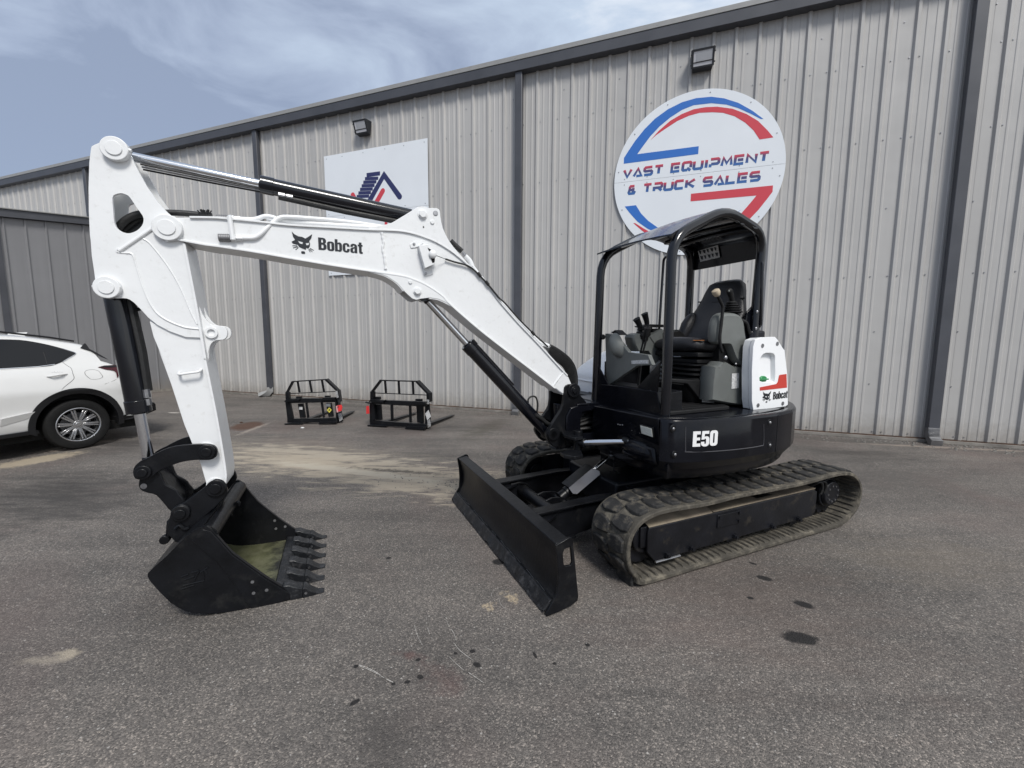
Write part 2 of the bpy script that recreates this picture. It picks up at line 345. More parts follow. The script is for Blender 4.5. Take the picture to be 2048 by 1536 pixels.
CATHEAD = [  # emblem contours in units of its width (y up)
 [[(0, .52), (.10, .58), (.17, .62), (.08, .76), (.03, 1.0), (.15, .88), (.33, .80), (.52, .79), (.66, .73), (.8, .82), (1.0, .97), (.95, .78), (.84, .63), (.88, .52), (.86, .38), (.78, .27), (.68, .3), (.66, .2), (.5, .25), (.36, .3), (.28, .40), (.16, .42), (.05, .44)],
  [(.28, .6), (.55, .55), (.5, .45), (.38, .48)], [(.66, .52), (.86, .56), (.80, .44), (.70, .42)]],
 [rr(.43, 0, .62, .12, .05)], [[(.03, .32), (.25, .34), (.25, .37), (.03, .35)]], [[(.06, .22), (.29, .3), (.28, .33), (.05, .25)]], [[(.18, .15), (.32, .27), (.3, .29), (.16, .17)]],
 [[(.86, .28), (1.04, .2), (1.05, .22), (.87, .31)]], [[(.82, .24), (.97, .12), (.98, .14), (.84, .27)]], [[(.78, .22), (.86, .1), (.88, .11), (.8, .24)]]]

# ================================================================== GROUND
def asphalt():
    m = bpy.data.materials.new('asphalt'); m.use_nodes = True
    t = m.node_tree; N = t.nodes.new; L = t.links.new; b = t.nodes['Principled BSDF']
    tcn = N('ShaderNodeTexCoord'); P = tcn.outputs['Object']
    def noise(sc, det=3, ro=.5, vec=P, dist=0):
        n = N('ShaderNodeTexNoise'); n.inputs['Scale'].default_value = sc; n.inputs['Detail'].default_value = det; n.inputs['Roughness'].default_value = ro
        n.inputs['Distortion'].default_value = dist; L(vec, n.inputs[0]); return n
    def ramp(src, stops):
        r = N('ShaderNodeValToRGB'); e = r.color_ramp.elements
        e[0].position, e[0].color = stops[0][0], (*stops[0][1], 1); e[1].position, e[1].color = stops[-1][0], (*stops[-1][1], 1)
        for p, c in stops[1:-1]: q = e.new(p); q.color = (*c, 1)
        L(src, r.inputs[0]); return r.outputs[0]
    def mix(f, a, c, mode='MIX'):
        x = N('ShaderNodeMix'); x.data_type = 'RGBA'; x.blend_type = mode
        if isinstance(f, (int, float)): x.inputs[0].default_value = f
        else: L(f, x.inputs[0])
        L(a, x.inputs[6])
        if isinstance(c, tuple): x.inputs[7].default_value = (*c, 1)
        else: L(c, x.inputs[7])
        return x.outputs[2]
    big = noise(.55, 6, .6); mid = noise(4.5, 5, .65)
    v1 = N('ShaderNodeTexVoronoi'); v1.inputs['Scale'].default_value = 150; L(P, v1.inputs[0])
    v2 = N('ShaderNodeTexVoronoi'); v2.inputs['Scale'].default_value = 74; L(P, v2.inputs[0])
    fine = noise(230, 2)
    base = ramp(big.outputs[0], [(.30, (.096, .089, .084)), (.5, (.127, .118, .111)), (.7, (.158, .145, .135))])
    base = mix(.5, base, ramp(noise(9, 8, .78).outputs[0], [(.3, (.66, .66, .66)), (.7, (1.3, 1.27, 1.23))]), 'MULTIPLY')
    sm = N('ShaderNodeMapping'); sm.inputs[2].default_value = (0, 0, .30); sm.inputs[3].default_value = (.35, 2.4, 1); L(P, sm.inputs[0])
    st = noise(1.1, 5, .62, sm.outputs[0], .4)
    base = mix(.8, base, ramp(st.outputs[0], [(.28, (.70, .70, .70)), (.5, (1.0, .99, .98)), (.72, (1.22, 1.19, 1.16))]), 'MULTIPLY')
    # aggregate: each chip its own shade
    sep = N('ShaderNodeSeparateColor'); L(v1.outputs['Color'], sep.inputs[0])
    base = mix(.85, base, ramp(sep.outputs[0], [(0, (.52, .52, .52)), (.55, (.96, .95, .93)), (.86, (1.36, 1.33, 1.29)), (.975, (2.3, 2.22, 2.1))]), 'MULTIPLY')
    sep2 = N('ShaderNodeSeparateColor'); L(v2.outputs['Color'], sep2.inputs[0])
    chip = N('ShaderNodeMath'); chip.operation = 'GREATER_THAN'; chip.inputs[1].default_value = .978; L(sep2.outputs[1], chip.inputs[0])
    cd = N('ShaderNodeMath'); cd.operation = 'LESS_THAN'; cd.inputs[1].default_value = .36; L(v2.outputs['Distance'], cd.inputs[0])
    cm = N('ShaderNodeMath'); cm.operation = 'MULTIPLY'; L(chip.outputs[0], cm.inputs[0]); L(cd.outputs[0], cm.inputs[1])
    base = mix(cm.outputs[0], base, (.33, .31, .285))
    # reddish traffic film
    rn = noise(.42, 4, .6, dist=.6)
    rm = N('ShaderNodeMapRange'); rm.inputs[1].default_value = .5; rm.inputs[2].default_value = .72; rm.inputs[4].default_value = .62; L(rn.outputs[0], rm.inputs[0])
    base = mix(rm.outputs[0], base, (.128, .094, .084))
    # marks with a place of their own
    def boost(n):
        q = N('ShaderNodeMapRange'); q.inputs[1].default_value = .30; q.inputs[2].default_value = .70; L(n.outputs[0], q.inputs[0]); return q
    bm_ = N('ShaderNodeMapping'); bm_.inputs[2].default_value = (0, 0, R(35)); bm_.inputs[3].default_value = (.8, 3.2, 1); L(P, bm_.inputs[0])
    wob = boost(noise(2.6, 8, .68, bm_.outputs[0], .3)); wob2 = boost(noise(13, 7, .75)); gr_ = noise(42, 6, .7)
    def mark(a, c, wid, col_, op=1, edge=.35, nz=.8, fine_=False, grain=0):
        nonlocal base
        A = ground(*a); B = ground(*c); C = (A+B)/2; d = B-A; ln = max(d.length/2, .01); an = math.atan2(d.y, d.x)
        mp = N('ShaderNodeMapping'); mp.vector_type = 'TEXTURE'; mp.inputs[1].default_value = (C.x, C.y, 0); mp.inputs[2].default_value = (0, 0, an)
        mp.inputs[3].default_value = (ln, wid, 1); L(P, mp.inputs[0])
        le = N('ShaderNodeVectorMath'); le.operation = 'LENGTH'; L(mp.outputs[0], le.inputs[0])
        ma = N('ShaderNodeMath'); ma.operation = 'MULTIPLY_ADD'; ma.inputs[1].default_value = nz; L((wob2 if fine_ else wob).outputs[0], ma.inputs[0]); L(le.outputs['Value'], ma.inputs[2])
        mr = N('ShaderNodeMapRange'); mr.inputs[1].default_value = 1+nz*.5-edge; mr.inputs[2].default_value = 1+nz*.5+edge*.3; mr.inputs[3].default_value = op; mr.inputs[4].default_value = 0
        L(ma.outputs[0], mr.inputs[0]); f = mr.outputs[0]
        if grain:
            g = N('ShaderNodeMapRange'); g.inputs[1].default_value = .36; g.inputs[2].default_value = .60; L(gr_.outputs[0], g.inputs[0])
            gm = N('ShaderNodeMath'); gm.operation = 'MULTIPLY'; L(f, gm.inputs[0]); L(g.outputs[0], gm.inputs[1]); f = gm.outputs[0]
        base = mix(f, base, col_)
    SAND = (.34, .285, .21); S2 = (.235, .205, .165)
    mark((400, 885), (900, 958), .75, S2, .8, .9, 1.3)
    mark((380, 790), (1100, 838), .22, (.045, .041, .036), .75, .8, 1.3, True, grain=1)
    mark((1100, 838), (2100, 912), .20, (.045, .041, .036), .75, .8, 1.3, True, grain=1)
    mark((480, 903), (780, 945), .50, (.36, .31, .24), .9, .5, 1.7)
    mark((640, 938), (1020, 978), .50, (.36, .31, .24), .9, .5, 1.7)
    mark((520, 915), (1000, 985), .12, (.40, .35, .275), .7, .5, 2.0)
    mark((480, 890), (820, 925), .2, (.34, .30, .24), .7, .5, 1.9)
    mark((700, 935), (900, 950), .05, (.07, .062, .052), .8, .8, 2.2, True)
    mark((880, 955), (1120, 985), .5, (.31, .265, .2), .85, .7, 1.4, True, grain=.5)
    mark((560, 925), (880, 962), .10, (.42, .38, .31), .6, .6, 1.6)
    mark((-30, 940), (170, 902), .24, SAND, .9, .3, .8, True)
    mark((60, 908), (235, 878), .18, (.42, .35, .29), .8, .25, .8, True)
    mark((462, 853), (528, 850), .42, (.075, .034, .018), .8, .25, .6)
    mark((470, 872), (540, 845), .06, (.30, .26, .22), .7, .5, 1.6, True)
    mark((336, 825), (362, 826), .05, (.5, .46, .42), .8, .3, .5)
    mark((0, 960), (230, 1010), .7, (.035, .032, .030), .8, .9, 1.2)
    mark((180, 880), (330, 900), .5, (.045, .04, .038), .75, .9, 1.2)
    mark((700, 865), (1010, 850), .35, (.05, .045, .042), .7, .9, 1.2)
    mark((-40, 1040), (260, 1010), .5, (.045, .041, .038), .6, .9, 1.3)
    mark((700, 1420), (840, 1536), .12, (.06, .054, .05), .6, .9, 1.2)
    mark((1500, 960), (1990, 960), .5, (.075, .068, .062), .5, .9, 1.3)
    mark((930, 880), (1000, 840), .25, (.055, .05, .035), .5, .8, 1.4)
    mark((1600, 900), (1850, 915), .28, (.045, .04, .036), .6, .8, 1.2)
    mark((1680, 885), (2100, 905), .06, (.30, .25, .21), .6, .5, 1.4)
    mark((1700, 1130), (2040, 1110), .35, (.14, .115, .085), .35, .9, 1.2)
    mark((1200, 1190), (1750, 1200), .8, (.13, .095, .08), .35, .9, 1.0)
    mark((40, 1322), (150, 1318), .03, (.30, .26, .21), .7, .6, 1.2, True)
    mark((110, 1305), (165, 1308), .035, (.36, .31, .24), .8, .6, 1.2, True)
    mark((1008, 1186), (1038, 1204), .035, (.50, .40, .27), .75, .5, 2.6, True, grain=1)
    mark((970, 1216), (992, 1208), .035, (.50, .40, .27), .75, .5, 2.6, True, grain=1)
    mark((850, 1330), (930, 1390), .07, (.10, .055, .05), .4, .8, 1.6, True)
    mark((790, 1305), (850, 1315), .03, (.10, .045, .04), .5, .8, 1.4, True)
    OIL = (.014, .013, .013)
    for a, c, w_ in [((1559, 1272), (1641, 1280), .035), ((1585, 1203), (1631, 1216), .022), ((1511, 1152), (1545, 1160), .02), ((1497, 1124), (1514, 1130), .010), ((1493, 1195), (1508, 1197), .010),
                     ((939, 1301), (951, 1304), .009), ((947, 1326), (961, 1333), .010), ((707, 1331), (717, 1334), .009), ((782, 1366), (791, 1369), .007), ((834, 1352), (847, 1356), .010), ((830, 1320), (842, 1318), .008),
                     ((808, 1365), (822, 1363), .007), ((697, 1412), (722, 1397), .010), ((1066, 1303), (1074, 1318), .006), ((1170, 1288), (1180, 1291), .009), ((1106, 1326), (1112, 1328), .006), ((772, 1115), (782, 1117), .012), ((985, 1126), (1010, 1122), .03), ((908, 1306), (914, 1307), .006)]:
        mark(a, c, w_*1.55, OIL, .96, .25, .55, True)
    L(base, b.inputs['Base Color'])
    rr_ = N('ShaderNodeMapRange'); rr_.inputs[3].default_value = .62; rr_.inputs[4].default_value = .92; L(mid.outputs[0], rr_.inputs[0]); L(rr_.outputs[0], b.inputs['Roughness'])
    b.inputs['Specular IOR Level'].default_value = .35
    ad = N('ShaderNodeMath'); ad.operation = 'ADD'; L(v1.outputs['Distance'], ad.inputs[0])
    h2 = N('ShaderNodeMath'); h2.operation = 'MULTIPLY'; h2.inputs[1].default_value = .8; L(fine.outputs[0], h2.inputs[0]); L(h2.outputs[0], ad.inputs[1])
    bp = N('ShaderNodeBump'); bp.inputs['Strength'].default_value = .7; bp.inputs['Distance'].default_value = .005; bp.invert = True
    L(ad.outputs[0], bp.inputs['Height']); 
    bp2 = N('ShaderNodeBump'); bp2.inputs['Strength'].default_value = .35; bp2.inputs['Distance'].default_value = .05
    L(mid.outputs[0], bp2.inputs['Height']); L(bp.outputs[0], bp2.inputs['Normal']); L(bp2.outputs[0], b.inputs['Normal'])
    return m
g = MB(); g.add([(-400, -400, 0), (400, -400, 0), (400, 400, 0), (-400, 400, 0)], [(0, 1, 2, 3)])
tag(g.build('asphalt_yard', asphalt()), 'worn grey asphalt yard with sand drift, scuffs and oil drips', kind='structure')
# scuffs left by steel on the asphalt
sc = MB()
def scuff(pts, w, z=.004):
    P = [ground(*p) for p in pts]; P = [Vector(p) for p in smooth([tuple(p) for p in P], 5, False)]
    vs = []; 
    for i, p in enumerate(P):
        t = (P[min(i+1, len(P)-1)]-P[max(i-1, 0)]).normalized(); n = Vector((-t.y, t.x, 0)); ww = w*(.35+.65*rnd.random())*(1 if 0 < i < len(P)-1 else .3)
        vs += [(p.x+n.x*ww, p.y+n.y*ww, z), (p.x-n.x*ww*.5, p.y-n.y*ww*.5, z)]
    sc.add(vs, [(2*i, 2*i+1, 2*i+3, 2*i+2) for i in range(len(P)-1) if rnd.random() > .12])
Cc = lambda pts: crop(640, 1080, 4.267, pts)
for pts, w in [([(320, 1068), (400, 1095), (480, 1135), (560, 1190), (625, 1222)], .0035), ([(330, 1078), (410, 1110), (500, 1155), (600, 1215)], .002), ([(805, 725), (820, 790), (850, 860), (875, 905)], .0018),
               ([(905, 660), (910, 720), (935, 810), (970, 865)], .0018), ([(1075, 660), (1090, 720), (1140, 800), (1165, 870)], .0018), ([(1140, 880), (1190, 945), (1260, 1000), (1310, 1035)], .0018),
               ([(1100, 1000), (1160, 1060), (1230, 1120)], .0014), ([(1265, 1135), (1330, 1180), (1400, 1228)], .0018), ([(1490, 420), (1465, 460), (1468, 490)], .0016), ([(1525, 490), (1540, 550), (1600, 605)], .0014), ([(1395, 912), (1465, 948)], .0012)]:
    scuff(Cc(pts), w)
sc = sc.build('scuff_marks', mat('pale_scuff', (.42, .40, .37), .9, var=.3, vscale=60)); tag(sc, 'pale curved scratches scraped into the asphalt', kind='stuff')
# loose grit
pb = MB()
def pebble(x, y, r):
    a = rnd.random()*6.28; q = [(x+r*math.cos(a+k*1.2566)*rnd.uniform(.7, 1.2), y+r*math.sin(a+k*1.2566)*rnd.uniform(.7, 1.2)) for k in range(5)]
    h = r*rnd.uniform(.5, .9); c = (sum(p[0] for p in q)/5, sum(p[1] for p in q)/5)
    pb.hexa([(p[0], p[1], 0) for p in q], [(c[0]+(p[0]-c[0])*.5, c[1]+(p[1]-c[1])*.5, h) for p in q])
WF = Frame((.003, 9.0647), 1.21978-math.pi/2)       # X = leftwards along the wall, Y = out of the wall
def wallpt(s, Y): p = WF.o - WF.F*s + WF.L*Y; return p.x, p.y
for i in range(1100): x, y = wallpt(rnd.uniform(-10, 9), abs(rnd.gauss(.05, .22))+.03); pebble(x, y, rnd.uniform(.006, .02))
for i in range(30): x, y = wallpt(rnd.uniform(6, 8.2), rnd.uniform(.15, .5)); pebble(x, y, rnd.uniform(.012, .03))
for i in range(260): p = ground(rnd.uniform(0, 2048), rnd.uniform(930, 1500)); pebble(p.x, p.y, rnd.uniform(.0025, .006))
for i in range(240): p = ground(rnd.gauss(930, 90), rnd.gauss(970, 14)); pebble(p.x, p.y, rnd.uniform(.004, .011))
tag(pb.build('loose_gravel', 'stone', ang=10), 'scattered small pebbles and grit on the asphalt', kind='stuff')

# ================================================================== BUILDING
bld = thing('metal_building', 'long light grey ribbed metal building with charcoal eave and downspouts', 'building', WF.mw())
PW = 1.0395; RS = PW/3
def rib_profile(narrow=False):
    pr = []
    for k in range(3):
        c = RS*(k+.5)
        if not narrow:
            for q in (-.058, .058-0): pass
            a = c-RS/2
            pr += [(a, 0), (c-.043, 0), (c-.018, .033), (c+.018, .033), (c+.043, 0)]
            for q in (RS/3, 2*RS/3):
                m = c+q
                if m < PW - .02:
                    pass
                pr += [(m-.020, 0), (m-.010, .006), (m+.010, .006), (m+.020, 0)]
        else:
            pr += [(c-.020, 0), (c-.009, .028), (c+.009, .028), (c+.020, 0)]
    pr = [p for p in sorted(set(pr)) if 0 <= p[0] <= PW]
    if pr[0][0] > 0: pr.insert(0, (0, 0))
    pr.append((PW+.004, pr[0][1] if False else 0))
    return pr
def siding_mesh(prof, z0, z1, wrap=None, nz=1):
    b = MB(); zs = [z0+(z1-z0)*i/nz for i in range(nz+1)]
    for z in zs:
        for x, y in prof: b.v.append((-x, y, z))
    n = len(prof)
    for k in range(nz):
        for i in range(n-1): b.f.append((k*n+i, k*n+i+1, (k+1)*n+i+1, (k+1)*n+i))
    return b
# shift the profile so that the panel starts mid-flat
sp_ = siding_mesh(rib_profile(), .07, 6.84)
first = None
S0 = -1.0583
for k in range(-28, 13):
    s = S0+PW*k
    if first is None: first = sp_.build('siding_panel', 'siding', bld, ang=15); first.location = (-s, 0, 0)
    else: inst(first, 'siding_panel', bld, Matrix.Translation((-s, rnd.uniform(-.0012, .0012), 0)))
XL, XR = 30.0, -12.5
b = MB(); b.box(XR, XL, -.25, -.03, 0, 6.9); b.build('inner_wall', 'darkin', bld)
b = MB(); b.box(XR, XL, -.02, .05, 0, .055); b.build('foundation_edge', 'concrete', bld, .006)
b = MB(); b.box(XR, XL, .0, .045, .055, .068); b.build('base_angle', 'rust', bld)
# eave
YG = .17
zt = WF.y(1300, 49, YG)[1]; zb1 = WF.y(1300, 60, YG)[1]; zb2 = WF.y(1300, 82, YG)[1]
b = MB(); b.prism([(-.0, zb2), (YG, zb2+.0), (YG+.012, zb1), (YG-.01, zb1), (0, zb1)], XR, XL, 'x'); b.build('gutter', 'trim', bld, .004)
b = MB(); b.box(XR, XL, .0, YG+.022, zb1+.003, zt); b.build('drip_edge', 'gutter', bld, .004)
b = MB(); b.prism([(.04, zt-.02), (.04, zt+.02), (-14, zt+1.2), (-14, zt+1.1)], XR, XL, 'x'); b.build('roof', 'roofm', bld)
b = MB(); b.box(XR, XL, 0.0, .03, 6.8, zb2+.02); b.build('eave_flashing', 'trim', bld)
for i in range(12): b = MB(); b.cyl((XR+2+i*2.6, YG+.0225, zb1+.04), (XR+2+i*2.6, YG+.026, zb1+.04), .006, n=6); b.build('trim_rivet', 'gutter', bld)
# downspouts
def downspout(px, py, elbow):
    x = WF.y(px, py, .09)[0]
    d = tag(MB().build('downspout', 'trim', bld)) if False else None
    b = MB(); w = .072
    b.box(x-w, x+w, .035, .135, .24, zb2+.01)
    o = b.build('downspout', 'trim', bld, .008)
    b = MB()
    if elbow == 'left':
        b.sweep([(x, .085, .26), (x, .085, .17), (x+.05, .12, .10), (x+.16, .19, .06), (x+.24, .22, .055)], [(-w, -.05), (w, -.05), (w, .05), (-w, .05)], up=Vector((.5, .5, 0)))
    else:
        pts = [(x, .085, .26), (x, .09, .18), (x, .12, .11), (x, .18, .06), (x, .25, .04)]
        b.sweep(pts, [(-w, -.05), (w, -.05), (w, .05), (-w, .05)], up=Vector((1, 0, 0)))
        for k in range(7):
            z = .24-k*.018; y = .138+k*.004+max(0, k-3)*.006; b.box(x-w*1.02, x+w*1.02, y-.02, y+.006, z, z+.007)
    b.build('downspout_elbow', 'galv' if elbow != 'left' else 'gutter', o, .004)
downspout(1037, 400, 'out'); downspout(524, 500, 'left'); downspout(1918, 400, 'out'); downspout(171, 350, 'out')
# fasteners
f = MB()
for z in (.115, 2.626, 4.70, 5.836):
    for k in range(-52, 36):
        s = -.885+RS*k
        for ds in ((-.062, .062) if (k+1) % 3 == 1 else (.062,)):
            x = -(s+ds); r = .0095
            f.cyl((x, 0, z), (x, .009, z), r, n=6)
for k in range(-18, 13):
    for z in (.9, 1.75, 3.67, 6.35): x = -(S0+PW*k+.012); f.cyl((x, 0, z), (x, .009, z), .009, n=6)
tag(f.build('panel_fasteners', 'steel', bld), kind='stuff')
# lean-to wing at the left end
SW_ = -10.75
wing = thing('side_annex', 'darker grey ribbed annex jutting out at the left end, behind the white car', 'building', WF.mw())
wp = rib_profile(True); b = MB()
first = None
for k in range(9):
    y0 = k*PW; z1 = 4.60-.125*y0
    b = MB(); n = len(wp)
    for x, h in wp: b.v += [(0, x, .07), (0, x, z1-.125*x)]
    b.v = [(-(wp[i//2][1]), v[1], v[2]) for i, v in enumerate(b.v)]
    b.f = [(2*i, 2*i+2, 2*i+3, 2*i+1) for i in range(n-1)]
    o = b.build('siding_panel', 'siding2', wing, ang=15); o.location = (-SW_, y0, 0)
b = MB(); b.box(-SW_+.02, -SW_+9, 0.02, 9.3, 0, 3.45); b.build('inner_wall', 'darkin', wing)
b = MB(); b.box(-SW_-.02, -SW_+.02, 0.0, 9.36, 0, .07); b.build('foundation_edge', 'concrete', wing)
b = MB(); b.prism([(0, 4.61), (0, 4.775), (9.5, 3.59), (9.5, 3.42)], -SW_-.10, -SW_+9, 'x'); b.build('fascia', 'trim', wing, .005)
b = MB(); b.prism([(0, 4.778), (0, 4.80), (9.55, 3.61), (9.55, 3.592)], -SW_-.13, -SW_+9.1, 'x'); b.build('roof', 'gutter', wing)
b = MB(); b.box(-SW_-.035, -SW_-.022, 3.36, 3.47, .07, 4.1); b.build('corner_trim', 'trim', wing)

# ================================================================== WALL LAMPS
def lamp(ptl, label, wsc):
    x, z = WF.y(*ptl, .1)
    t = thing('wall_lamp', label, 'wall lamp', WF.mw() @ Matrix.Translation((x-.19, .012, z-.32)), 'flood lamps under the eave')
    b = MB(); w = .19; h = .29
    b.hexa([(-w*.8, 0.02, .0), (w*.8, 0.02, 0), (w*.86, .13, .015), (-w*.86, .13, .015)], [(-w, 0.02, h), (w, 0.02, h), (w, .22, h-.02), (-w, .22, h-.02)])
    hs = b.build('housing', 'lamph', t, .01)
    # slanting front: lens between lower front edge and upper front edge
    A = Vector((0, .13, .015)); B = Vector((0, .22, h-.02)); d = B-A; nn = Vector((0, d.z, -d.y)).normalized()
    def pl(u, v, off, ww): p = A+d*v+nn*off; return (u*ww, p.y, p.z)
    b = MB(); W2 = w*.93
    fr = [(-1, 0), (1, 0), (1, 1), (-1, 1)]; inn = [(-.82, .1), (.82, .1), (.82, .88), (-.82, .88)]
    for i in range(4):
        j = (i+1) % 4; q = [fr[i], fr[j], inn[j], inn[i]]
        b.hexa([pl(u, v, .001, W2) for u, v in q], [pl(u, v, .014, W2) for u, v in q])
    b.build('frame', 'lamph', t, .002)
    b = MB(); b.hexa([pl(u, v, .001, W2) for u, v in inn], [pl(u, v, .006, W2) for u, v in inn]); b.build('lens', 'refl', t)
    b = MB(); q = [(-.78, .34), (.6, .34), (.6, .84), (-.78, .84)]; b.hexa([pl(u, v, .0065, W2) for u, v in q], [pl(u, v, .009, W2) for u, v in q]); b.build('reflector', 'lens', t)
    b = MB(); q = [(-.82, .28), (.82, .28), (.82, .33), (-.82, .33)]; b.hexa([pl(u, v, .0065, W2) for u, v in q], [pl(u, v, .012, W2) for u, v in q]); b.build('crossbar', 'lamph', t)
    for u in (-1, 1):
        for v in (.2, .75): p = pl(u, v, .004, W2*1.04); b = MB(); b.ell(p, (.012, .012, .012), 8, 5); b.build('latch', 'lamph', t)
lamp((1382, 104), 'black flood lamp high on the wall above the round sign', 1)
lamp((712, 243), 'black flood lamp high on the wall above the rectangular sign', 1)

# ================================================================== SIGNS
def decal(polys, conv, y0, th, name, m, parent, tr=None):
    b = MB(tr)
    for cs in polys: b.prism([[conv(*p) for p in c] for c in cs], y0, y0+th)
    return b.build(name, m, parent)
ident = lambda x, z: (x, z)
SX, SZ, SR = -3.42, 4.505, 1.385
YS = .036
rs = thing('round_sign', 'large round white sign with red and blue swooshes and company lettering', 'sign', WF.mw())
def half(up):
    a = [(SX+SR*math.cos(R(t)), SZ+SR*math.sin(R(t))) for t in (range(1, 180) if up else range(181, 360))]
    dz = .002 if up else -.002
    return [(SX+SR, SZ+dz)]+a+[(SX-SR, SZ+dz)] if up else [(SX-SR, SZ+dz)]+a+[(SX+SR, SZ+dz)]
for up in (1, 0): b = MB(); b.prism(half(up), YS, YS+.006); b.build('sign_panel', 'signw', rs, .001)
def wpts(pts): return [WF.y(*p, YS+.006) for p in crop(1200, 160, 4.2675, pts)]
def rot(P): return [(2*SX-x, 2*SZ-z) for x, z in P]
BLUE = wpts([(1395, 333), (1300, 262), (1180, 195), (1060, 157), (950, 143), (820, 155), (700, 190), (580, 250), (470, 330), (380, 420), (300, 520), (240, 610), (205, 665), (203, 715), (838, 632), (843, 565), (318, 633), (370, 560), (430, 480), (510, 395), (600, 320), (700, 255), (800, 215), (950, 198), (1080, 210), (1180, 240), (1290, 290), (1372, 333)])
RED = wpts([(430, 515), (500, 435), (600, 348), (700, 290), (800, 250), (900, 232), (1000, 228), (1130, 245), (1250, 290), (1350, 350), (1430, 430), (1480, 490), (1362, 508), (1310, 430), (1240, 365), (1150, 310), (1050, 280), (960, 275), (850, 280), (760, 305), (660, 350), (560, 415), (480, 470)])
for P, m, n in ((BLUE, 'signb', 'blue_swoosh'), (RED, 'signr', 'red_swoosh'), (rot(BLUE), 'signr', 'red_swoosh'), (rot(RED), 'signb', 'blue_swoosh')):
    b = MB(); b.prism(P, YS+.0065, YS+.008); b.build(n, m, rs)
# wide techno letters: strokes in a 1 x 1 box
SG = {'V': [[(0, 1), (.5, 0), (1, 1)]], 'A': [[(0, 0), (.52, 1), (1.02, 0), (.35, 0)]], 'S': [[(1, 1), (.12, 1), (0, .85), (0, .6), (.12, .5), (.88, .5), (1, .38), (1, .12), (.88, 0), (0, 0)]],
      'T': [[(0, 1), (1, 1)], [(.5, .9), (.5, 0)]], 'E': [[(1, 1), (0, 1), (0, 0), (1, 0)], [(.3, .5), (.95, .5)]], 'Q': [[(.6, 0), (.12, 0), (0, .12), (0, .88), (.12, 1), (.88, 1), (1, .88), (1, .3)], [(.55, .25), (1.02, -.1)]],
      'U': [[(0, 1), (0, .12), (.12, 0), (.88, 0), (1, .12), (1, 1)]], 'I': [[(.5, 0), (.5, 1)]], 'P': [[(0, 1), (.88, 1), (1, .88), (1, .5), (.88, .38), (.1, .38)], [(0, .38), (0, 0)]],
      'M': [[(0, 0), (.12, 1), (.5, .25), (.88, 1), (1, 0)]], 'N': [[(0, 0), (0, 1), (1, 0), (1, 1)]], 'R': [[(0, 1), (.88, 1), (1, .88), (1, .55), (.88, .42), (.25, .42), (0, .42), (0, 0)], [(.55, .42), (1.02, 0)]],
      'C': [[(1, 1), (.12, 1), (0, .88), (0, .12), (.12, 0), (1, 0)]], 'K': [[(0, 0), (0, 1)], [(1, 1), (.2, .52), (1, 0)]], 'L': [[(0, 1), (0, 0), (1, 0)]],
      '&': [[(1, .3), (.85, 0), (.12, 0), (0, .15), (.1, .5), (.75, .5)], [(.85, 1), (.25, 1), (.12, .85), (.12, .65), (.25, .52)], [(.7, .75), (.7, .1)]]}
gm = bpy.data.materials.new('letter_print'); gm.use_nodes = True; t_ = gm.node_tree
tcn = t_.nodes.new('ShaderNodeTexCoord'); sx = t_.nodes.new('ShaderNodeSeparateXYZ'); mr = t_.nodes.new('ShaderNodeMapRange'); cr_ = t_.nodes.new('ShaderNodeValToRGB')
cr_.color_ramp.elements[0].position = .12; cr_.color_ramp.elements[0].color = (.035, .13, .36, 1); cr_.color_ramp.elements[1].position = .95; cr_.color_ramp.elements[1].color = (.55, .05, .075, 1)
q = cr_.color_ramp.elements.new(.55); q.color = (.07, .06, .16, 1)
t_.links.new(tcn.outputs['Generated'], sx.inputs[0]); t_.links.new(sx.outputs[2], cr_.inputs[0]); t_.links.new(cr_.outputs[0], t_.nodes['Principled BSDF'].inputs['Base Color'])
t_.nodes['Principled BSDF'].inputs['Roughness'].default_value = .4
def sline(text, xa, xb, z0, h, gap=.38, space=.40):
    # advance widths
    wd = {'I': .22, 'M': 1.15, '&': .85, ' ': space}
    tot = sum(wd.get(c, 1)+gap for c in text)-gap; u = abs(xb-xa)/tot; x = 0
    for ch in text:
        w_ = wd.get(ch, 1)
        if ch != ' ':
            b = MB()
            for i, st in enumerate(SG[ch]):
                pts = [(xa-(x+p[0]*w_*.98+.08*p[1])*u, z0+p[1]*h*.82+h*.09) for p in st]
                b.prism(stroke2(pts, .046), YS+.0065, YS+.008+i*.0004)
            b.build('letter', gm, rs)
        x += w_+gap
sline('VAST EQUIPMENT', -2.20, -4.545, 4.575, .155)
sline('& TRUCK SALES', -2.30, -4.43, 4.275, .155)
for a in range(12):
    b = MB(); x = SX+(SR-.06)*math.cos(R(a*30+8)); z = SZ+(SR-.06)*math.sin(R(a*30+8)); b.cyl((x, YS+.006, z), (x, YS+.010, z), .011, n=8); b.build('screw', 'steel', rs)
for x in (-1.2, -.7, -.1, .35, .8, 1.2):
    for dz in (-.05, .05): b = MB(); b.cyl((SX+x, YS+.006, SZ+dz), (SX+x, YS+.010, SZ+dz), .009, n=8); b.build('screw', 'steel', rs)
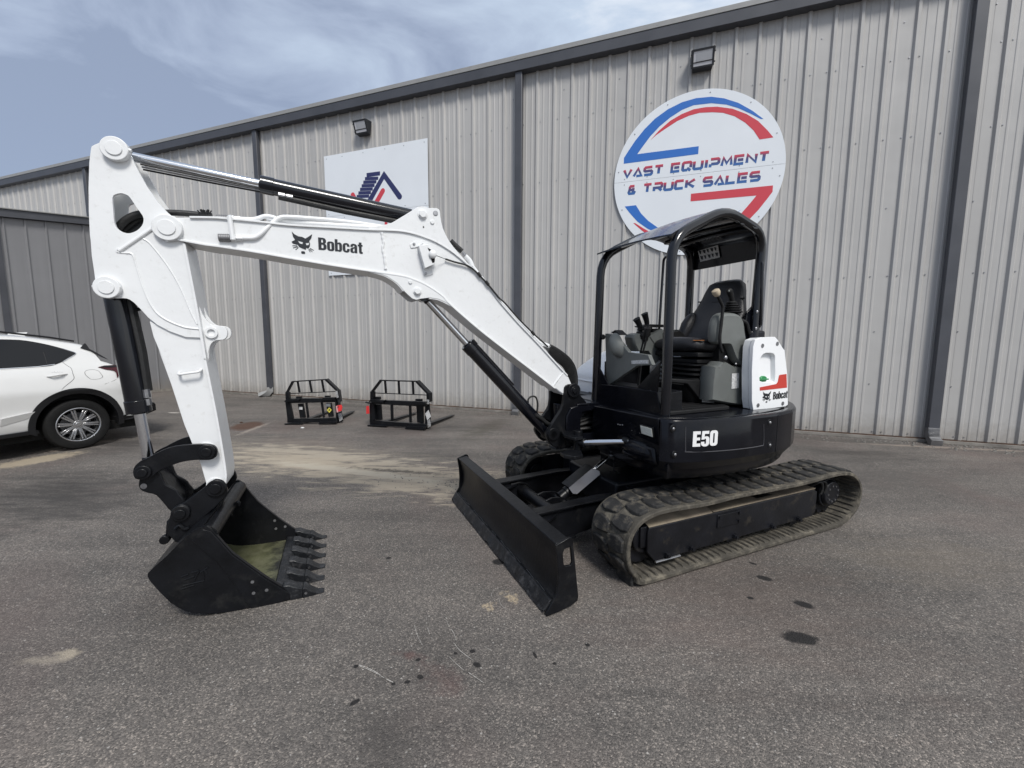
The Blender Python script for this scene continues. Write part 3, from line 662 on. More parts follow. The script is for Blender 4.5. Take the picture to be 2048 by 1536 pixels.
# rectangular sign
qs = thing('rectangular_sign', 'tall white rectangular sign with navy striped roof logo, partly behind the boom', 'sign', WF.mw())
x0, x1, z0, z1 = 1.96, 4.80, 3.11, 5.895; zm = 4.5
for a, c in ((z0, zm-.002), (zm+.002, z1)): b = MB(); b.box(x0, x1, YS, YS+.006, a, c); b.build('sign_panel', 'signw', qs, .001)
def qp(pts): return [WF.y(*p, YS+.006) for p in crop(620, 220, 4.268, pts)]
def stripe(pts, wpx, m, n, y=0):
    P = crop(620, 220, 4.268, pts); P = [WF.y(*p, YS+.006) for p in P]
    b = MB(); b.prism(stroke2(P, wpx), YS+.0065+y, YS+.008+y)
    for e in (P[0], P[-1]): b.prism(circ(*e, wpx/2, 16), YS+.0065+y, YS+.0079+y)
    return b.build(n, m, qs)
stripe([(500, 790), (632, 555), (765, 740)], .125, 'navy', 'navy_roof_stroke')
for k in range(7):
    ya = 556+k*30.5; xa = 483-k*14; xb = 598-k*15.5
    b = MB(); b.prism(stroke2(qp([(xa, ya), (xb, ya-4 if k else 541)]), .072 if k else .09), YS+.0065, YS+.0074); b.build('navy_stripe', 'navy', qs)
stripe([(622, 690), (560, 800)], .115, 'signr', 'red_stroke'); stripe([(365, 725), (430, 850)], .115, 'signr', 'red_stroke')
stripe([(650, 945), (648, 1010)], .075, 'signr', 'red_stroke'); stripe([(495, 975), (490, 1030)], .075, 'signr', 'red_stroke')
for x in (x0+.08, x0+.6, x0+1.1, x0+1.7, x0+2.3, x1-.08):
    for z in (z1-.07, zm+.05, zm-.05, z0+.06): b = MB(); b.cyl((x, YS+.006, z), (x, YS+.010, z), .010, n=8); b.build('screw', 'steel', qs)

# ================================================================== EXCAVATOR
ex = thing('mini_excavator', 'white and black tracked mini excavator with open canopy, its bucket resting on the asphalt', 'excavator', MF.mw())
def mp(b, n, m, **k): return b.build(n, m, k.pop('parent', ex), **k)
# ---- tracks
LH = .019
outer = [(1.035, LH), (1.10, .072), (1.165, .155), (1.188, .25), (1.182, .335), (1.150, .405), (1.085, .462), (.99, .492), (.85, .503), (.5, .490), (.2, .497), (-.2, .490), (-.6, .487), (-.98, .500), (-1.15, .492), (-1.27, .462), (-1.36, .400), (-1.415, .31), (-1.41, .20), (-1.36, .115), (-1.27, .060), (-1.12, LH), (-.6, LH), (0, LH), (.5, LH)]
lp = smooth(outer, 8)
def resample(P, n):
    P = [Vector((*p, 0)) for p in P]; P.append(P[0]); L = [0]
    for i in range(1, len(P)): L.append(L[-1]+(P[i]-P[i-1]).length)
    out = []; k = 0
    for i in range(n):
        d = L[-1]*i/n
        while L[k+1] < d: k += 1
        t = (d-L[k])/(L[k+1]-L[k]); p = P[k].lerp(P[k+1], t); tg = (P[k+1]-P[k]).normalized(); out.append((p, tg))
    return out, L[-1]
NP = 42
def make_track(y0, y1, side):
    pts, Ltot = resample(lp, 174)
    prof = [(-.5, 0), (-.485, .006), (-.02, .008), (.02, .008), (.485, .006), (.5, 0), (.5, -.020), (.47, -.026), (.18, -.026), (-.18, -.026), (-.47, -.026), (-.5, -.020)]
    b = MB(); wy = y1-y0; yc = (y0+y1)/2; rings = []
    for p, t in pts:
        n = Vector((-t.y, t.x, 0)); 
        if (Vector((p.x, p.y-.26, 0))).dot(n) < 0 and abs(p.y-.26) > .1 or False: pass
        # outward normal: path runs front-bottom -> up front -> back, so outward is to the right of travel
        n = Vector((t.y, -t.x, 0))
        rings.append([(p.x+n.x*v, yc+u*wy, p.y+n.y*v) for u, v in prof])
    b.loft(rings, closed=True)
    tr = b.build('rubber_track', 'belt', ex, ang=40)
    # a tread lug: flat topped block covering a bit more than half of the belt, chevron ends
    def lug_mesh():
        lb = MB(); hw = wy*.215
        bot = [(-.040, -hw), (.046, -hw), (.064, -.03), (.050, hw*.55), (.036, hw), (-.034, hw), (-.052, hw*.45), (-.060, -.035)]
        top = [(a*.84, c*.92) for a, c in bot]
        lb.hexa([(a, c, -.002) for a, c in bot], [(a, c, LH) for a, c in top])
        return lb
    lm = lug_mesh().build('track_lug', 'lug', tr, bevel=.004, seg=1); first = lm
    lugs, _ = resample(lp, NP*2)
    cnt = 0
    for i, (p, t) in enumerate(lugs):
        n = Vector((t.y, -t.x, 0)); row = i % 2
        yy = yc+(wy*.205 if row else -wy*.205)
        flip = 1 if row else -1
        T3 = Vector((t.x, 0, t.y)); N3 = Vector((n.x, 0, n.y)); Y3 = N3.cross(T3)
        m = Matrix((T3*flip, Y3*flip, N3)).transposed().to_4x4(); m.translation = Vector((p.x+n.x*.006, yy, p.y+n.y*.006))
        m = m @ Matrix.Rotation(rnd.uniform(-.03, .03), 4, 'Z')
        if i == 0: first.matrix_local = m
        else:
            o = inst(first, 'track_lug', tr, m); bv = o.modifiers.new('bevel', 'BEVEL'); bv.width = .004; bv.segments = 1; bv.limit_method = 'ANGLE'
    # inner cross bars
    bars, _ = resample(lp, 94)
    gb = None
    for i, (p, t) in enumerate(bars):
        n = Vector((t.y, -t.x, 0)); T3 = Vector((t.x, 0, t.y)); N3 = Vector((n.x, 0, n.y)); Y3 = N3.cross(T3)
        m = Matrix((T3, Y3, N3)).transposed().to_4x4(); m.translation = Vector((p.x-n.x*.026, yc, p.y-n.y*.026))
        if gb is None:
            q = MB(); q.hexa([(-.011, -wy*.46, .001), (.011, -wy*.46, .001), (.011, wy*.46, .001), (-.011, wy*.46, .001)], [(-.005, -wy*.40, -.012), (.005, -wy*.40, -.012), (.005, wy*.40, -.012), (-.005, wy*.40, -.012)])
            gb = q.build('guide_rib', 'belt', tr); gb.matrix_local = m
        else: inst(gb, 'guide_rib', tr, m)
    # roller frame
    s = side; yo = yc+s*wy*.30; yi = yc-s*wy*.34
    fr = [(.945, .358), (.955, .32), (.955, .185), (.885, .105), (-.86, .125), (-.90, .16), (-.90, .335), (-.86, .358)]
    b = MB(); b.prism(fr, yo-.02*s, yo); tf = mp(b, 'track_frame', 'frame', bevel=.006)
    b = MB(); b.hexa([(.945, yo-.004*s, .356), (.34, yo-.004*s, .356), (.34, yi, .445), (.945, yi, .445)], [(.945, yo-.01*s, .366), (.34, yo-.01*s, .366), (.34, yi, .452), (.945, yi, .452)]); mp(b, 'top_plate', 'dusty', parent=tf, bevel=.004)
    b = MB(); b.prism([[(.335, yo-.006*s), (-.88, yo-.006*s), (-.88, yi), (.335, yi)], [(-.20, yo-.05*s), (-.20, yc-.02*s), (-.40, yc-.02*s), (-.40, yo-.05*s)]], .359, .369, 'z'); mp(b, 'top_plate', 'dusty', parent=tf, bevel=.002)
    b = MB(); b.box(-.89, .93, min(yi, yi+.02*s), max(yi, yi+.02*s), .14, .45); mp(b, 'inner_plate', 'frame', parent=tf)
    b = MB(); b.box(-.86, .90, min(yo-.03*s, yi+.03*s), max(yo-.03*s, yi+.03*s), .12, .20); mp(b, 'bottom_box', 'frame', parent=tf)
    # small inspection cover and bolts
    b = MB(); b.box(.06, .30, min(yo, yo+.008*s), max(yo, yo+.008*s), .235, .335); mp(b, 'cover_plate', 'frame', parent=tf, bevel=.003)
    for x, z in ((.075, .32), (.075, .255), (.285, .32)): b = MB(); b.cyl((x, yo+.008*s, z), (x, yo+.020*s, z), .012, n=6); mp(b, 'bolt', 'frame', parent=tf)
    for x in (.55, .10, -.33, -.66, .78): 
        b = MB(); b.cyl((x, yo, .135), (x, yo+.02*s, .135), .024, n=6); b.cyl((x, yo+.02*s, .135), (x, yo+.032*s, .135), .014, n=10); mp(b, 'roller_bolt', 'frame', parent=tf)
        b = MB(); b.cyl((x, yc-wy*.22, .135), (x, yc+wy*.22, .135), .062, n=24); mp(b, 'track_roller', 'frame', parent=tf)
    b = MB(); b.cyl((.66, yo+.006*s, .103), (.885, yo+.006*s, .103), .009, n=8); mp(b, 'edge_bar', 'steel', parent=tf)
    # idler at the front, drive motor at the back
    b = MB(); b.ydisc(.945, .262, yc-wy*.10, yc+wy*.10, .185, 36); b.ydisc(.945, .262, yc-wy*.2, yc+wy*.2, .10, 24); mp(b, 'front_idler', 'frame', parent=tf, bevel=.006)
    b = MB(); b.box(.92, 1.0, min(yo-.05*s, yo-.02*s), max(yo-.05*s, yo-.02*s), .21, .36); mp(b, 'idler_yoke', 'frame', parent=tf, bevel=.006)
    b = MB(); b.ydisc(-1.155, .275, yc-wy*.24, yc+s*wy*.18, .135, 32); b.ydisc(-1.155, .275, yc+s*wy*.18, yc+s*wy*.26, .118, 32, .105); mo = mp(b, 'drive_motor', 'frame', parent=tf, bevel=.006)
    b = MB(); tooth = []
    for k in range(36): r = .195 if k % 3 else .168; tooth.append((-1.155+r*math.cos(k*math.pi/18), .265+r*math.sin(k*math.pi/18)))
    b.prism(tooth, yc-.03, yc+.03); mp(b, 'drive_sprocket', 'frame', parent=tf, bevel=.004)
    for k in range(9): a = k*2*math.pi/9; b = MB(); yy = yc+s*wy*.26; b.cyl((-1.155+.07*math.cos(a), yy, .275+.07*math.sin(a)), (-1.155+.07*math.cos(a), yy+.008*s, .275+.07*math.sin(a)), .009, n=6); mp(b, 'bolt', 'steel', parent=tf)
    for dx in (0, .05): b = MB(); b.tube([(-.95-dx, yo-.09*s, .35), (-.96-dx, yo-.03*s, .405), (-.99-dx, yo-.02*s, .395), (-1.01-dx, yo-.02*s, .34), (-1.0-dx, yo-.03*s, .29)], .012, 8, fil=.03); mp(b, 'hose', 'hose', parent=tf)
make_track(.585, .98, 1); make_track(-.98, -.585, -1)
# ---- carbody
b = MB(); b.box(-.75, .80, -.36, .36, .22, .47); mp(b, 'undercarriage_frame', 'frame', bevel=.02)
for x0, x1 in ((.35, .72), (-.72, -.35)):
    for ya_, yb_ in ((-.60, -.36), (.36, .60)): b = MB(); b.box(x0, x1, ya_, yb_, .24, .44); mp(b, 'cross_member', 'frame', bevel=.01)
b = MB(); b.cyl((0, 0, .47), (0, 0, .60), .40, n=48); b.cyl((0, 0, .60), (0, 0, .66), .44, n=48); mp(b, 'slewing_ring', 'satin', bevel=.006)
# ---- dozer blade
bl = MB()
face = [(1.708, .418), (1.688, .36), (1.675, .30), (1.672, .23), (1.682, .16), (1.706, .10), (1.735, .06)]
back = [(1.722, .055), (1.692, .092), (1.668, .155), (1.657, .23), (1.660, .30), (1.672, .36), (1.690, .418)]
bl.prism(smooth(face, 3, False)+smooth(back, 3, False), -.965, .965)
mb_ = mp(bl, 'blade_moldboard', 'satin', bevel=.003)
b = MB(); b.prism([(1.712, .420), (1.712, .432), (1.63, .452), (1.622, .44), (1.622, .415), (1.632, .415), (1.640, .436), (1.70, .418)], -.963, .963); mp(b, 'top_flange', 'satin', parent=mb_, bevel=.004)
# worn bolt-on edge with a wavy lower rim
n = 60; vs = []
for i in range(n+1):
    y = -.962+1.924*i/n; w = .010+.006*math.sin(i*1.7)+.010*math.sin(i*.63+1)
    vs += [(1.728, y, .086), (1.742, y, .088), (1.787, y, .004+w), (1.772, y, .002+w)]
b = MB(); b.v = vs
for i in range(n):
    for k in range(4): b.f.append((i*4+k, i*4+(k+1) % 4, i*4+4+(k+1) % 4, i*4+4+k))
b.f += [(0, 1, 2, 3), tuple(n*4+k for k in (3, 2, 1, 0))]
mp(b, 'cutting_edge', 'edge', parent=mb_, bevel=.002)
b = MB()
for i in range(0, n-3, 1):
    if math.sin(i*.9)+math.sin(i*.37) > -.6:
        y = -.95+1.9*i/n; b.tube([(1.722+.001, y, .083+.004*math.sin(i*1.3)), (1.7225, y+.034, .083+.004*math.sin((i+1)*1.3))], .0018, 5)
mp(b, 'weld_scrape', 'steel', parent=mb_)
sidep = [(1.722, .430), (1.63, .462), (1.612, .455), (1.604, .435), (1.556, .070), (1.562, .045), (1.60, .028), (1.70, .010), (1.778, .002), (1.780, .02), (1.742, .075), (1.706, .13), (1.700, .23), (1.706, .33)]
slot = [(1.672, .372), (1.662, .395), (1.622, .402), (1.616, .385), (1.607, .300), (1.618, .285), (1.650, .287), (1.664, .30)]
for y0, y1 in ((.965, .981), (-.981, -.965)):
    b = MB(); b.prism([sidep, slot], y0, y1); sp = mp(b, 'side_plate', 'satin', parent=mb_, bevel=.003)
# wear spots
for y, z in ((.92, .03), (.935, .06)): b = MB(); b.cyl((1.775-.6*(z), y, z), (1.782-.6*z, y, z), .008, n=8); mp(b, 'bolt', 'steel', parent=mb_)
# push arms: tall plates with top and bottom flanges
for y in (.36, -.36):
    b = MB(); b.prism([(1.665, .345), (1.50, .352), (.95, .372), (.70, .36), (.70, .20), (1.2, .12), (1.665, .09)], y-.012, y+.012); a = mp(b, 'push_arm', 'satin', bevel=.003)
    b = MB(); b.prism([(1.66, .346), (1.50, .353), (.95, .373), (.72, .362), (.72, .378), (.95, .389), (1.50, .369), (1.66, .362)], y-.05, y+.05); mp(b, 'arm_flange', 'satin', parent=a, bevel=.003)
    b = MB(); b.prism([(1.66, .10), (1.2, .13), (1.2, .118), (1.66, .088)], y-.045, y+.045); mp(b, 'arm_flange', 'satin', parent=a, bevel=.003)
    for z0, z1 in ((.30, .318), (.17, .182)): b = MB(); b.hexa([(1.655, y+.012, z0), (1.655, y+.20, z0), (1.655, y+.20, z1), (1.655, y+.012, z1)], [(1.36, y+.012, z0+.01), (1.36, y+.03, z0+.01), (1.36, y+.03, z1+.01), (1.36, y+.012, z1+.01)]); mp(b, 'gusset', 'satin', parent=a, bevel=.002)
b = MB(); b.cyl((1.30, -.35, .255), (1.30, .35, .255), .052, n=28); mp(b, 'cross_tube', 'satin')
b = MB(); b.tube([(1.22, -.335, .27), (1.31, -.335, .335), (1.42, -.335, .325)], .012, 8, fil=.04); mp(b, 'hook_rib', 'satin')
for y in (-.06, .085):
    b = MB(); b.prism([(1.30, .31), (1.285, .30), (1.24, .255), (1.13, .225), (1.095, .24), (1.088, .275), (1.11, .305), (1.15, .315), (1.24, .325)], y-.01, y+.01); mp(b, 'cylinder_lug', 'satin', bevel=.003)
b = MB(); b.cyl((1.133, -.10, .268), (1.133, .12, .268), .028, n=20); b.cyl((1.133, .12, .268), (1.133, .13, .268), .018, n=20); mp(b, 'lug_pin', 'satin', bevel=.003)
p0 = Vector((1.133, .012, .268)); p1 = Vector((.585, .012, .60)); dd = (p1-p0).normalized(); nn = Vector((-dd.z, 0, dd.x)); nn = -nn if nn.z < 0 else nn
b = MB(); b.cyl(p0+dd*.02, p0+dd*.10, .050, .042); b.cyl(p0+dd*.09, p0+dd*.40, .040); b.cyl(p0+dd*.085, p0+dd*.115, .052); bc = mp(b, 'blade_cylinder', 'satin', bevel=.003)
b = MB(); b.cyl(p0+dd*.40, p0+dd*.615, .0175, n=20); mp(b, 'cylinder_rod', 'chrome', parent=bc)
b = MB(); q0 = p0+dd*.12+nn*.050; q1 = p0+dd*.405+nn*.050
b.hexa([q0+Vector((0, -.075, 0)), q0+Vector((0, .05, 0)), q0+Vector((0, .05, 0))+nn*.006, q0+Vector((0, -.075, 0))+nn*.006], [q1+Vector((0, -.075, 0)), q1+Vector((0, .05, 0)), q1+Vector((0, .05, 0))+nn*.006, q1+Vector((0, -.075, 0))+nn*.006]); gp = mp(b, 'cylinder_guard', 'satin', parent=bc, bevel=.002)
# angled near-side guard flap facing the sky, that brightness put into its colour
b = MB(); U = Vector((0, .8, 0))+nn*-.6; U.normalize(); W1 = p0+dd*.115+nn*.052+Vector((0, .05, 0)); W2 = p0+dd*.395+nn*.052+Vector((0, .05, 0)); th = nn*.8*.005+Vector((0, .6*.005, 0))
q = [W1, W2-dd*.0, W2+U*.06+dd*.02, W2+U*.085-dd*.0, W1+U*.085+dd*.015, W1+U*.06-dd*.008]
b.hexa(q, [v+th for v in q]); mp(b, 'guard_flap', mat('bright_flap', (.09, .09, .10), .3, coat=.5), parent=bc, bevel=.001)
b = MB(); b.cyl((.60, -.10, .585), (.60, .11, .585), .036, n=20); b.box(.48, .62, -.11, .09, .50, .64); mp(b, 'cylinder_mount', 'satin', bevel=.006)
b = MB(); b.tube([(.66, .08, .47), (.60, .13, .42), (.56, .16, .40)], .009, 8); b.tube([(.62, .1, .55), (.66, .14, .50), (.60, .15, .46)], .008, 8); mp(b, 'hose', 'hose')

# ---- house: deck skirt (zero tail swing outline)
def skirt(t):   # plan outline: front-near corner -> near side -> tail -> far side -> front-far
    return t
plan = [(.865, .875), (.80, .945), (.62, 1.005), (.35, 1.038), (.1, 1.045), (-.12, 1.035), (-.35, .985), (-.55, .885), (-.74, .735), (-.88, .55), (-.98, .30), (-1.02, 0), (-.98, -.30), (-.88, -.55), (-.74, -.735), (-.50, -.88), (-.2, -.95), (.2, -.95), (.55, -.90), (.62, -.70), (.62, -.30), (.72, -.16), (.84, .10)]
def ringz(pl, z, k): 
    return [(x*k if True else x, y*k, z) for x, y in pl]
def skirt_mesh(a, c, closed, zs):
    b = MB(); rings = []
    P = plan[a:c]
    for z, k in zs: rings.append([(x*k, y*k, z) for x, y in P])
    return rings
ps = smooth(plan, 3)
b = MB(); b.loft([[(x*k, y*k, z) for x, y in ps] for z, k in ((.66, .90), (.69, .925), (.76, .955), (.80, .965), (1.05, .965), (1.075, .955))]); mp(b, 'house_frame', 'black', ang=40)
def side_panel(i0, i1, name, zt=1.098, zb=.795):
    P = smooth(plan[i0:i1], 4, False)
    b = MB(); R_ = []
    for x, y in P:
        l = math.hypot(x, y); ux, uy = x/l, y/l
        pr = [(-.06, zt-.006), (-.026, zt), (-.010, zt-.005), (0, zt-.022), (0, zb+.05), (-.001, zb+.012), (-.016, zb-.004), (-.050, zb-.050), (-.16, zb-.062), (-.10, zb)]
        R_.append([(x+ux*u, y+uy*u, z) for u, z in pr])
    b.loft(R_); return mp(b, name, 'black', ang=30, bevel=.002)
sp1 = side_panel(0, 7, 'side_panel')
sp2 = side_panel(6, 15, 'tail_panel')
sp3 = side_panel(14, 19, 'side_panel')
# near panel details follow the curved face
def yface(x):
    P = smooth(plan[0:8], 6, False)
    for (xa, ya), (xb, yb) in zip(P, P[1:]):
        if xb <= x <= xa: return ya+(yb-ya)*(x-xa)/(xb-xa)
    return 1.0
def face_pt(px, py):
    y = 1.0
    for _ in range(6): x, z = MF.y(px, py, y); y = yface(x)
    return x, y, z
b = MB()
loop = [(1371, 853), (1371, 898), (1376, 904), (1430, 902.5), (1480, 898), (1520, 892), (1527, 886), (1527, 848)]
gp_ = [Vector(face_pt(*p)) for p in loop]; gp_ = [Vector(q) for q in smooth([tuple(v) for v in gp_], 4, False)]
b.tube([v+Vector((0, .0005, 0)) for v in gp_], .0035, 6); mp(b, 'groove_highlight_line', mat('groove_highlight', (.05, .05, .055), .2), parent=sp1)  # pale bead paints the highlight along the panel groove
b = MB(); xs = MF.y(1552.5, 860, 1.03)[0]
pts = [(xs, yface(xs)+.0006, z) for z in (.80, .85, .95, 1.08)]; b.tube(pts, .002, 5); mp(b, 'panel_gap', 'darkin', parent=sp1)
for p in ((1346.5, 857.5), (1347, 908), (1539.5, 845), (1539.5, 890)):
    x, y, z = face_pt(*p); b = MB(); b.cyl((x, y-.004, z), (x, y+.0035, z), .027, .022, n=20); mp(b, 'bolt_recess', 'satin', parent=sp1)
    b = MB(); b.ell((x, y+.004, z), (.011, .006, .011), 12, 6); mp(b, 'bolt', 'steel', parent=sp1)
# model lettering wraps on the face
def wrap_text(txt, a, c, m, parent, name, yf, off=.002, th=.001):
    """a: lower-left pixel, c: upper-left pixel, width from glyphs"""
    pass
x0, y0, z0 = face_pt(1384.5, 893.5); x1, y1, z1 = face_pt(1384.5, 863); x2, _, _ = face_pt(1435, 890)
polys, wid = text_polys('E50', z1-z0, 1.0)
kx = (x0-x2)/wid
for cs in polys:
    b = MB(); cs2 = [[(x0-p[0]*kx, z0+p[1]) for p in c] for c in cs]
    b.prism(cs2, 0, .0015); b.v = [(v[0], v[1]+yface(v[0])+.0012, v[2]) for v in b.v]
    mp(b, 'model_letter', 'wdecal', parent=sp1)
# deck plate and mat
b = MB(); b.prism([(.80, .84), (.60, .93), (.3, .97), (0, .97), (-.28, .92), (-.5, .82), (-.72, .62), (-.85, .35), (-.85, -.4), (-.6, -.7), (.4, -.75), (.55, -.3), (.76, .02)], 1.074, 1.094, 'z'); mp(b, 'deck_plate', 'black', bevel=.004)
b = MB(); b.prism([(.735, .80), (.10, .79), (-.02, .60), (-.02, .06), (.735, .06)], 1.094, 1.122, 'z'); fm = mp(b, 'floor_mat', 'rubber', bevel=.006)
for k in range(12):
    y = .12+k*.055; b = MB(); b.box(.10, .70, y, y+.018, 1.122, 1.127); mp(b, 'mat_rib', 'rubber', parent=fm, bevel=.002)

# ---- cab front: low panel, gussets, work light, plates
X = .78
def xp(b, pts, x0, x1): b.prism([MF.x(*p, X) for p in pts], x0, x1, 'x'); return b
b = MB(); xp(b, [(1184.5, 766), (1250, 773.5), (1314, 783.5), (1323, 836.5), (1250, 823), (1181, 811)], X-.05, X); fp = mp(b, 'front_panel', 'black', bevel=.004)
b = MB(); xp(b, [(1187.7, 715.8), (1216.5, 769.5), (1184.2, 766)], X-.012, X-.002); mp(b, 'gusset', 'black', bevel=.002)
b = MB(); xp(b, [(1320, 723), (1314, 784), (1274, 775)], X-.012, X-.002); mp(b, 'gusset', 'black', bevel=.002)
# inclined toe board behind the panel
b = MB(); b.hexa([(.73, .08, 1.24), (.73, .76, 1.24), (.70, .76, 1.10), (.70, .08, 1.10)], [(.56, .08, 1.26), (.56, .76, 1.26), (.55, .76, 1.10), (.55, .08, 1.10)]); mp(b, 'toe_board', 'satin', bevel=.004)
# lower front structure below the cab, from swing casting to near corner
b = MB(); b.hexa([(.80, -.02, .70), (.62, -.02, .70), (.62, .80, .70), (.80, .83, .72)], [(.86, .10, 1.07), (.62, .0, 1.07), (.62, .82, 1.09), (.872, .862, 1.098)]); lf = mp(b, 'front_skirt', 'black', bevel=.008)
def fx(px, py, off=0):   # on the skirt front (x ~ .86)
    y, z = MF.x(px, py, .855); return (.855+off-(1.07-z)*.16, y, z)
def plate_on(pts, th, off=0): 
    a = [Vector(fx(*p, off)) for p in pts]; return a, [v+Vector((th, 0, 0)) for v in a]
b = MB(); a, c = plate_on([(1281, 847.5), (1309, 855.5), (1308.5, 876.5), (1281.5, 868)], .02); b.hexa(a, c); wl = mp(b, 'work_light', 'satin', bevel=.004)
b = MB(); a, c = plate_on([(1283.5, 850.5), (1306, 857), (1306, 874), (1284, 866.5)], .003, .0202); b.hexa(a, c); ln = mp(b, 'light_lens', 'worklens', parent=wl, bevel=.001)
for k in range(7): 
    b = MB(); a, c = plate_on([(1284.3, 852.2+k*2.1), (1305.7, 858.6+k*2.1), (1305.7, 858.9+k*2.1), (1284.3, 852.5+k*2.1)], .0008, .0234); b.hexa(a, c); mp(b, 'lens_rib', 'grey', parent=wl)
b = MB(); a, c = plate_on([(1260, 843), (1278, 848), (1278, 868), (1260, 863)], .003); b.hexa(a, c); sp = mp(b, 'serial_plate', 'satin')
for k in range(5):
    b = MB(); a, c = plate_on([(1263, 846.5+k*3.4), (1275, 849.6+k*3.4), (1275, 850.6+k*3.4), (1263, 847.5+k*3.4)], .0012, .0032); b.hexa(a, c); mp(b, 'plate_print', 'blab', parent=sp)
for p in ((1261, 845), (1277, 849), (1261, 861), (1277, 866.5)): b = MB(); q = fx(*p, .003); b.cyl(q, (q[0]+.004, q[1], q[2]), .0045, n=8); mp(b, 'rivet', 'steel', parent=sp)
for p in ((1234, 849), (1238, 850), (1243, 850)): b = MB(); q = fx(*p, .0); b.ell((q[0]+.006, q[1], q[2]), (.006, .007, .006), 8, 5); mp(b, 'bolt', 'steel')
b = MB(); b.hexa([(.70, .40, .71), (.86, .46, .74), (.86, .84, .77), (.70, .84, .71)], [(.70, .40, .86), (.845, .50, .865), (.852, .80, .88), (.70, .84, .86)]); mp(b, 'lower_skirt', 'black', bevel=.02)
b = MB(); cc = Vector((.72, .30, .80)); b.ell((.80, .62, .815), (.085, .22, .085), 20, 10); mp(b, 'swing_cylinder_housing', 'black')

# ---- swing casting, king post and boom bracket (boom frame)
def BB(): return MB(B2M)
by = .03         # near face of the bracket plates
# swing frame nose on the house, with an opening
b = MB(); b.prism([[(.62, .70), (.62, 1.085), (.95, 1.085), (1.06, 1.06), (1.10, .99), (1.10, .88), (1.08, .78), (.98, .74)], rr(.70, .83, .96, 1.02, .05)], .03, .07); nf = mp(b, 'swing_frame', 'black', bevel=.008)
b = MB(); b.prism([[(.62, .70), (.62, 1.085), (.95, 1.085), (1.06, 1.06), (1.10, .99), (1.10, .88), (1.08, .78), (.98, .74)], rr(.70, .83, .96, 1.02, .05)], -.30, -.26); mp(b, 'swing_frame', 'black', bevel=.008)
b = MB(); b.box(.60, 1.00, -.30, .07, 1.06, 1.09); b.box(.60, 1.02, -.30, .07, .72, .76); b.box(.58, .64, -.85, .03, .70, 1.07); b.box(.64, 1.0, -.24, -.20, .76, 1.06); mp(b, 'swing_frame_web_backing', 'black', bevel=.008)  # webs, plus black backing boxes added to darken the opening
for k in range(6):
    z = .86+.03*k; b = MB(); b.tube([(.66, -.05-.03*k, z), (.80, .01-.01*k, z+.03*math.sin(k)), (.95, -.02, z-.01), (1.02, -.08, z+.02)], .016, 10, fil=.05); mp(b, 'hose', 'hose')
b = MB(); b.tube([(.80, .055, 1.0), (.785, .06, .94), (.79, .062, .88)], .004, 6); mp(b, 'cable', 'label')
b = MB(); b.cyl((1.05, -.08, .70), (1.05, -.08, 1.08), .085, n=28); mp(b, 'king_post', 'black', bevel=.006)
# bracket side plates traced in profile
bk = crop(900, 600, 5.12, [(1165, 890), (1200, 862), (1262, 862), (1292, 890), (1300, 940), (1345, 1000), (1398, 1065), (1398, 1120), (1300, 1230), (1230, 1330), (1180, 1400), (1150, 1470), (1060, 1500), (1000, 1440), (975, 1390), (985, 1345), (1020, 1290), (1080, 1200), (1130, 1120), (1152, 1050), (1158, 980), (1160, 930)])
for ya, yb in ((by-.02, by+.02), (-.20, -.16)):
    b = BB(); b.prism([BF.y(*p, by) for p in smooth(bk, 2)], ya, yb); br = mp(b, 'boom_bracket', 'satin', bevel=.006)
b = BB(); b.box(-.02, .18, -.16, by-.02, .78, .86); b.box(-.1, .02, -.16, by-.02, .72, 1.05); mp(b, 'bracket_web', 'satin', bevel=.008)
q = BF.y(1144, 780, by)
b = BB(); b.ydisc(q[0], q[1], -.22, .075, .034, 28); b.ydisc(q[0], q[1], by+.015, by+.04, .058, 32); b.ydisc(q[0], q[1], .07, .085, .024, 6); mp(b, 'boom_foot_pin', 'satin', bevel=.003)
q2 = BF.y(1104, 867, by)
b = BB(); b.ydisc(q2[0], q2[1], -.22, .065, .030, 28); b.ydisc(q2[0], q2[1], by+.015, by+.035, .052, 32); mp(b, 'cylinder_foot_pin', 'satin', bevel=.003)
# swing cylinder ear
b = BB(); e0 = BF.z(1140, 868, .84)
b.prism([BF.z(*p, .865) for p in ((1118, 857), (1135, 858), (1162, 864), (1166, 874), (1150, 877), (1128, 871))], .845, .870, 'z'); b.prism([BF.z(*p, .76) for p in ((1120, 905), (1138, 900), (1162, 902), (1166, 911), (1150, 914), (1128, 911))], .735, .765, 'z'); mp(b, 'swing_ear', 'satin', bevel=.005)
A = MF.x(1156, 885, 1.08); b = MB(); b.cyl((1.08, A[0], .735), (1.08, A[0], .90), .034, n=24); mp(b, 'swing_pin', 'satin', bevel=.003)
A1 = MF.x(1166, 885, 1.07); B1 = MF.x(1253, 883, .855)
b = MB(); b.cyl((1.07, A1[0], A1[1]), (.84, B1[0]+.01, B1[1]), .0215, n=24); sr_ = mp(b, 'swing_rod', 'chrome')
b = MB(); b.cyl((1.08, A1[0]-.03, A1[1]), (1.06, A1[0]+.015, A1[1]), .036, n=20); mp(b, 'rod_collar', 'satin', parent=sr_, bevel=.002); b = MB(); b.cyl((.86, B1[0]-.03, B1[1]), (.84, B1[0]+.01, B1[1]), .030, n=20); mp(b, 'rod_collar', 'satin', parent=sr_, bevel=.002)
# far bracket bits behind the boom foot
b = BB(); b.prism([BF.y(*p, -.18) for p in crop(900, 600, 5.12, [(1005, 925), (1160, 960), (1180, 1250), (1060, 1260), (930, 1190), (985, 1110), (1005, 1000)])], -.17, -.14); mp(b, 'hose_guard', 'satin', bevel=.004)

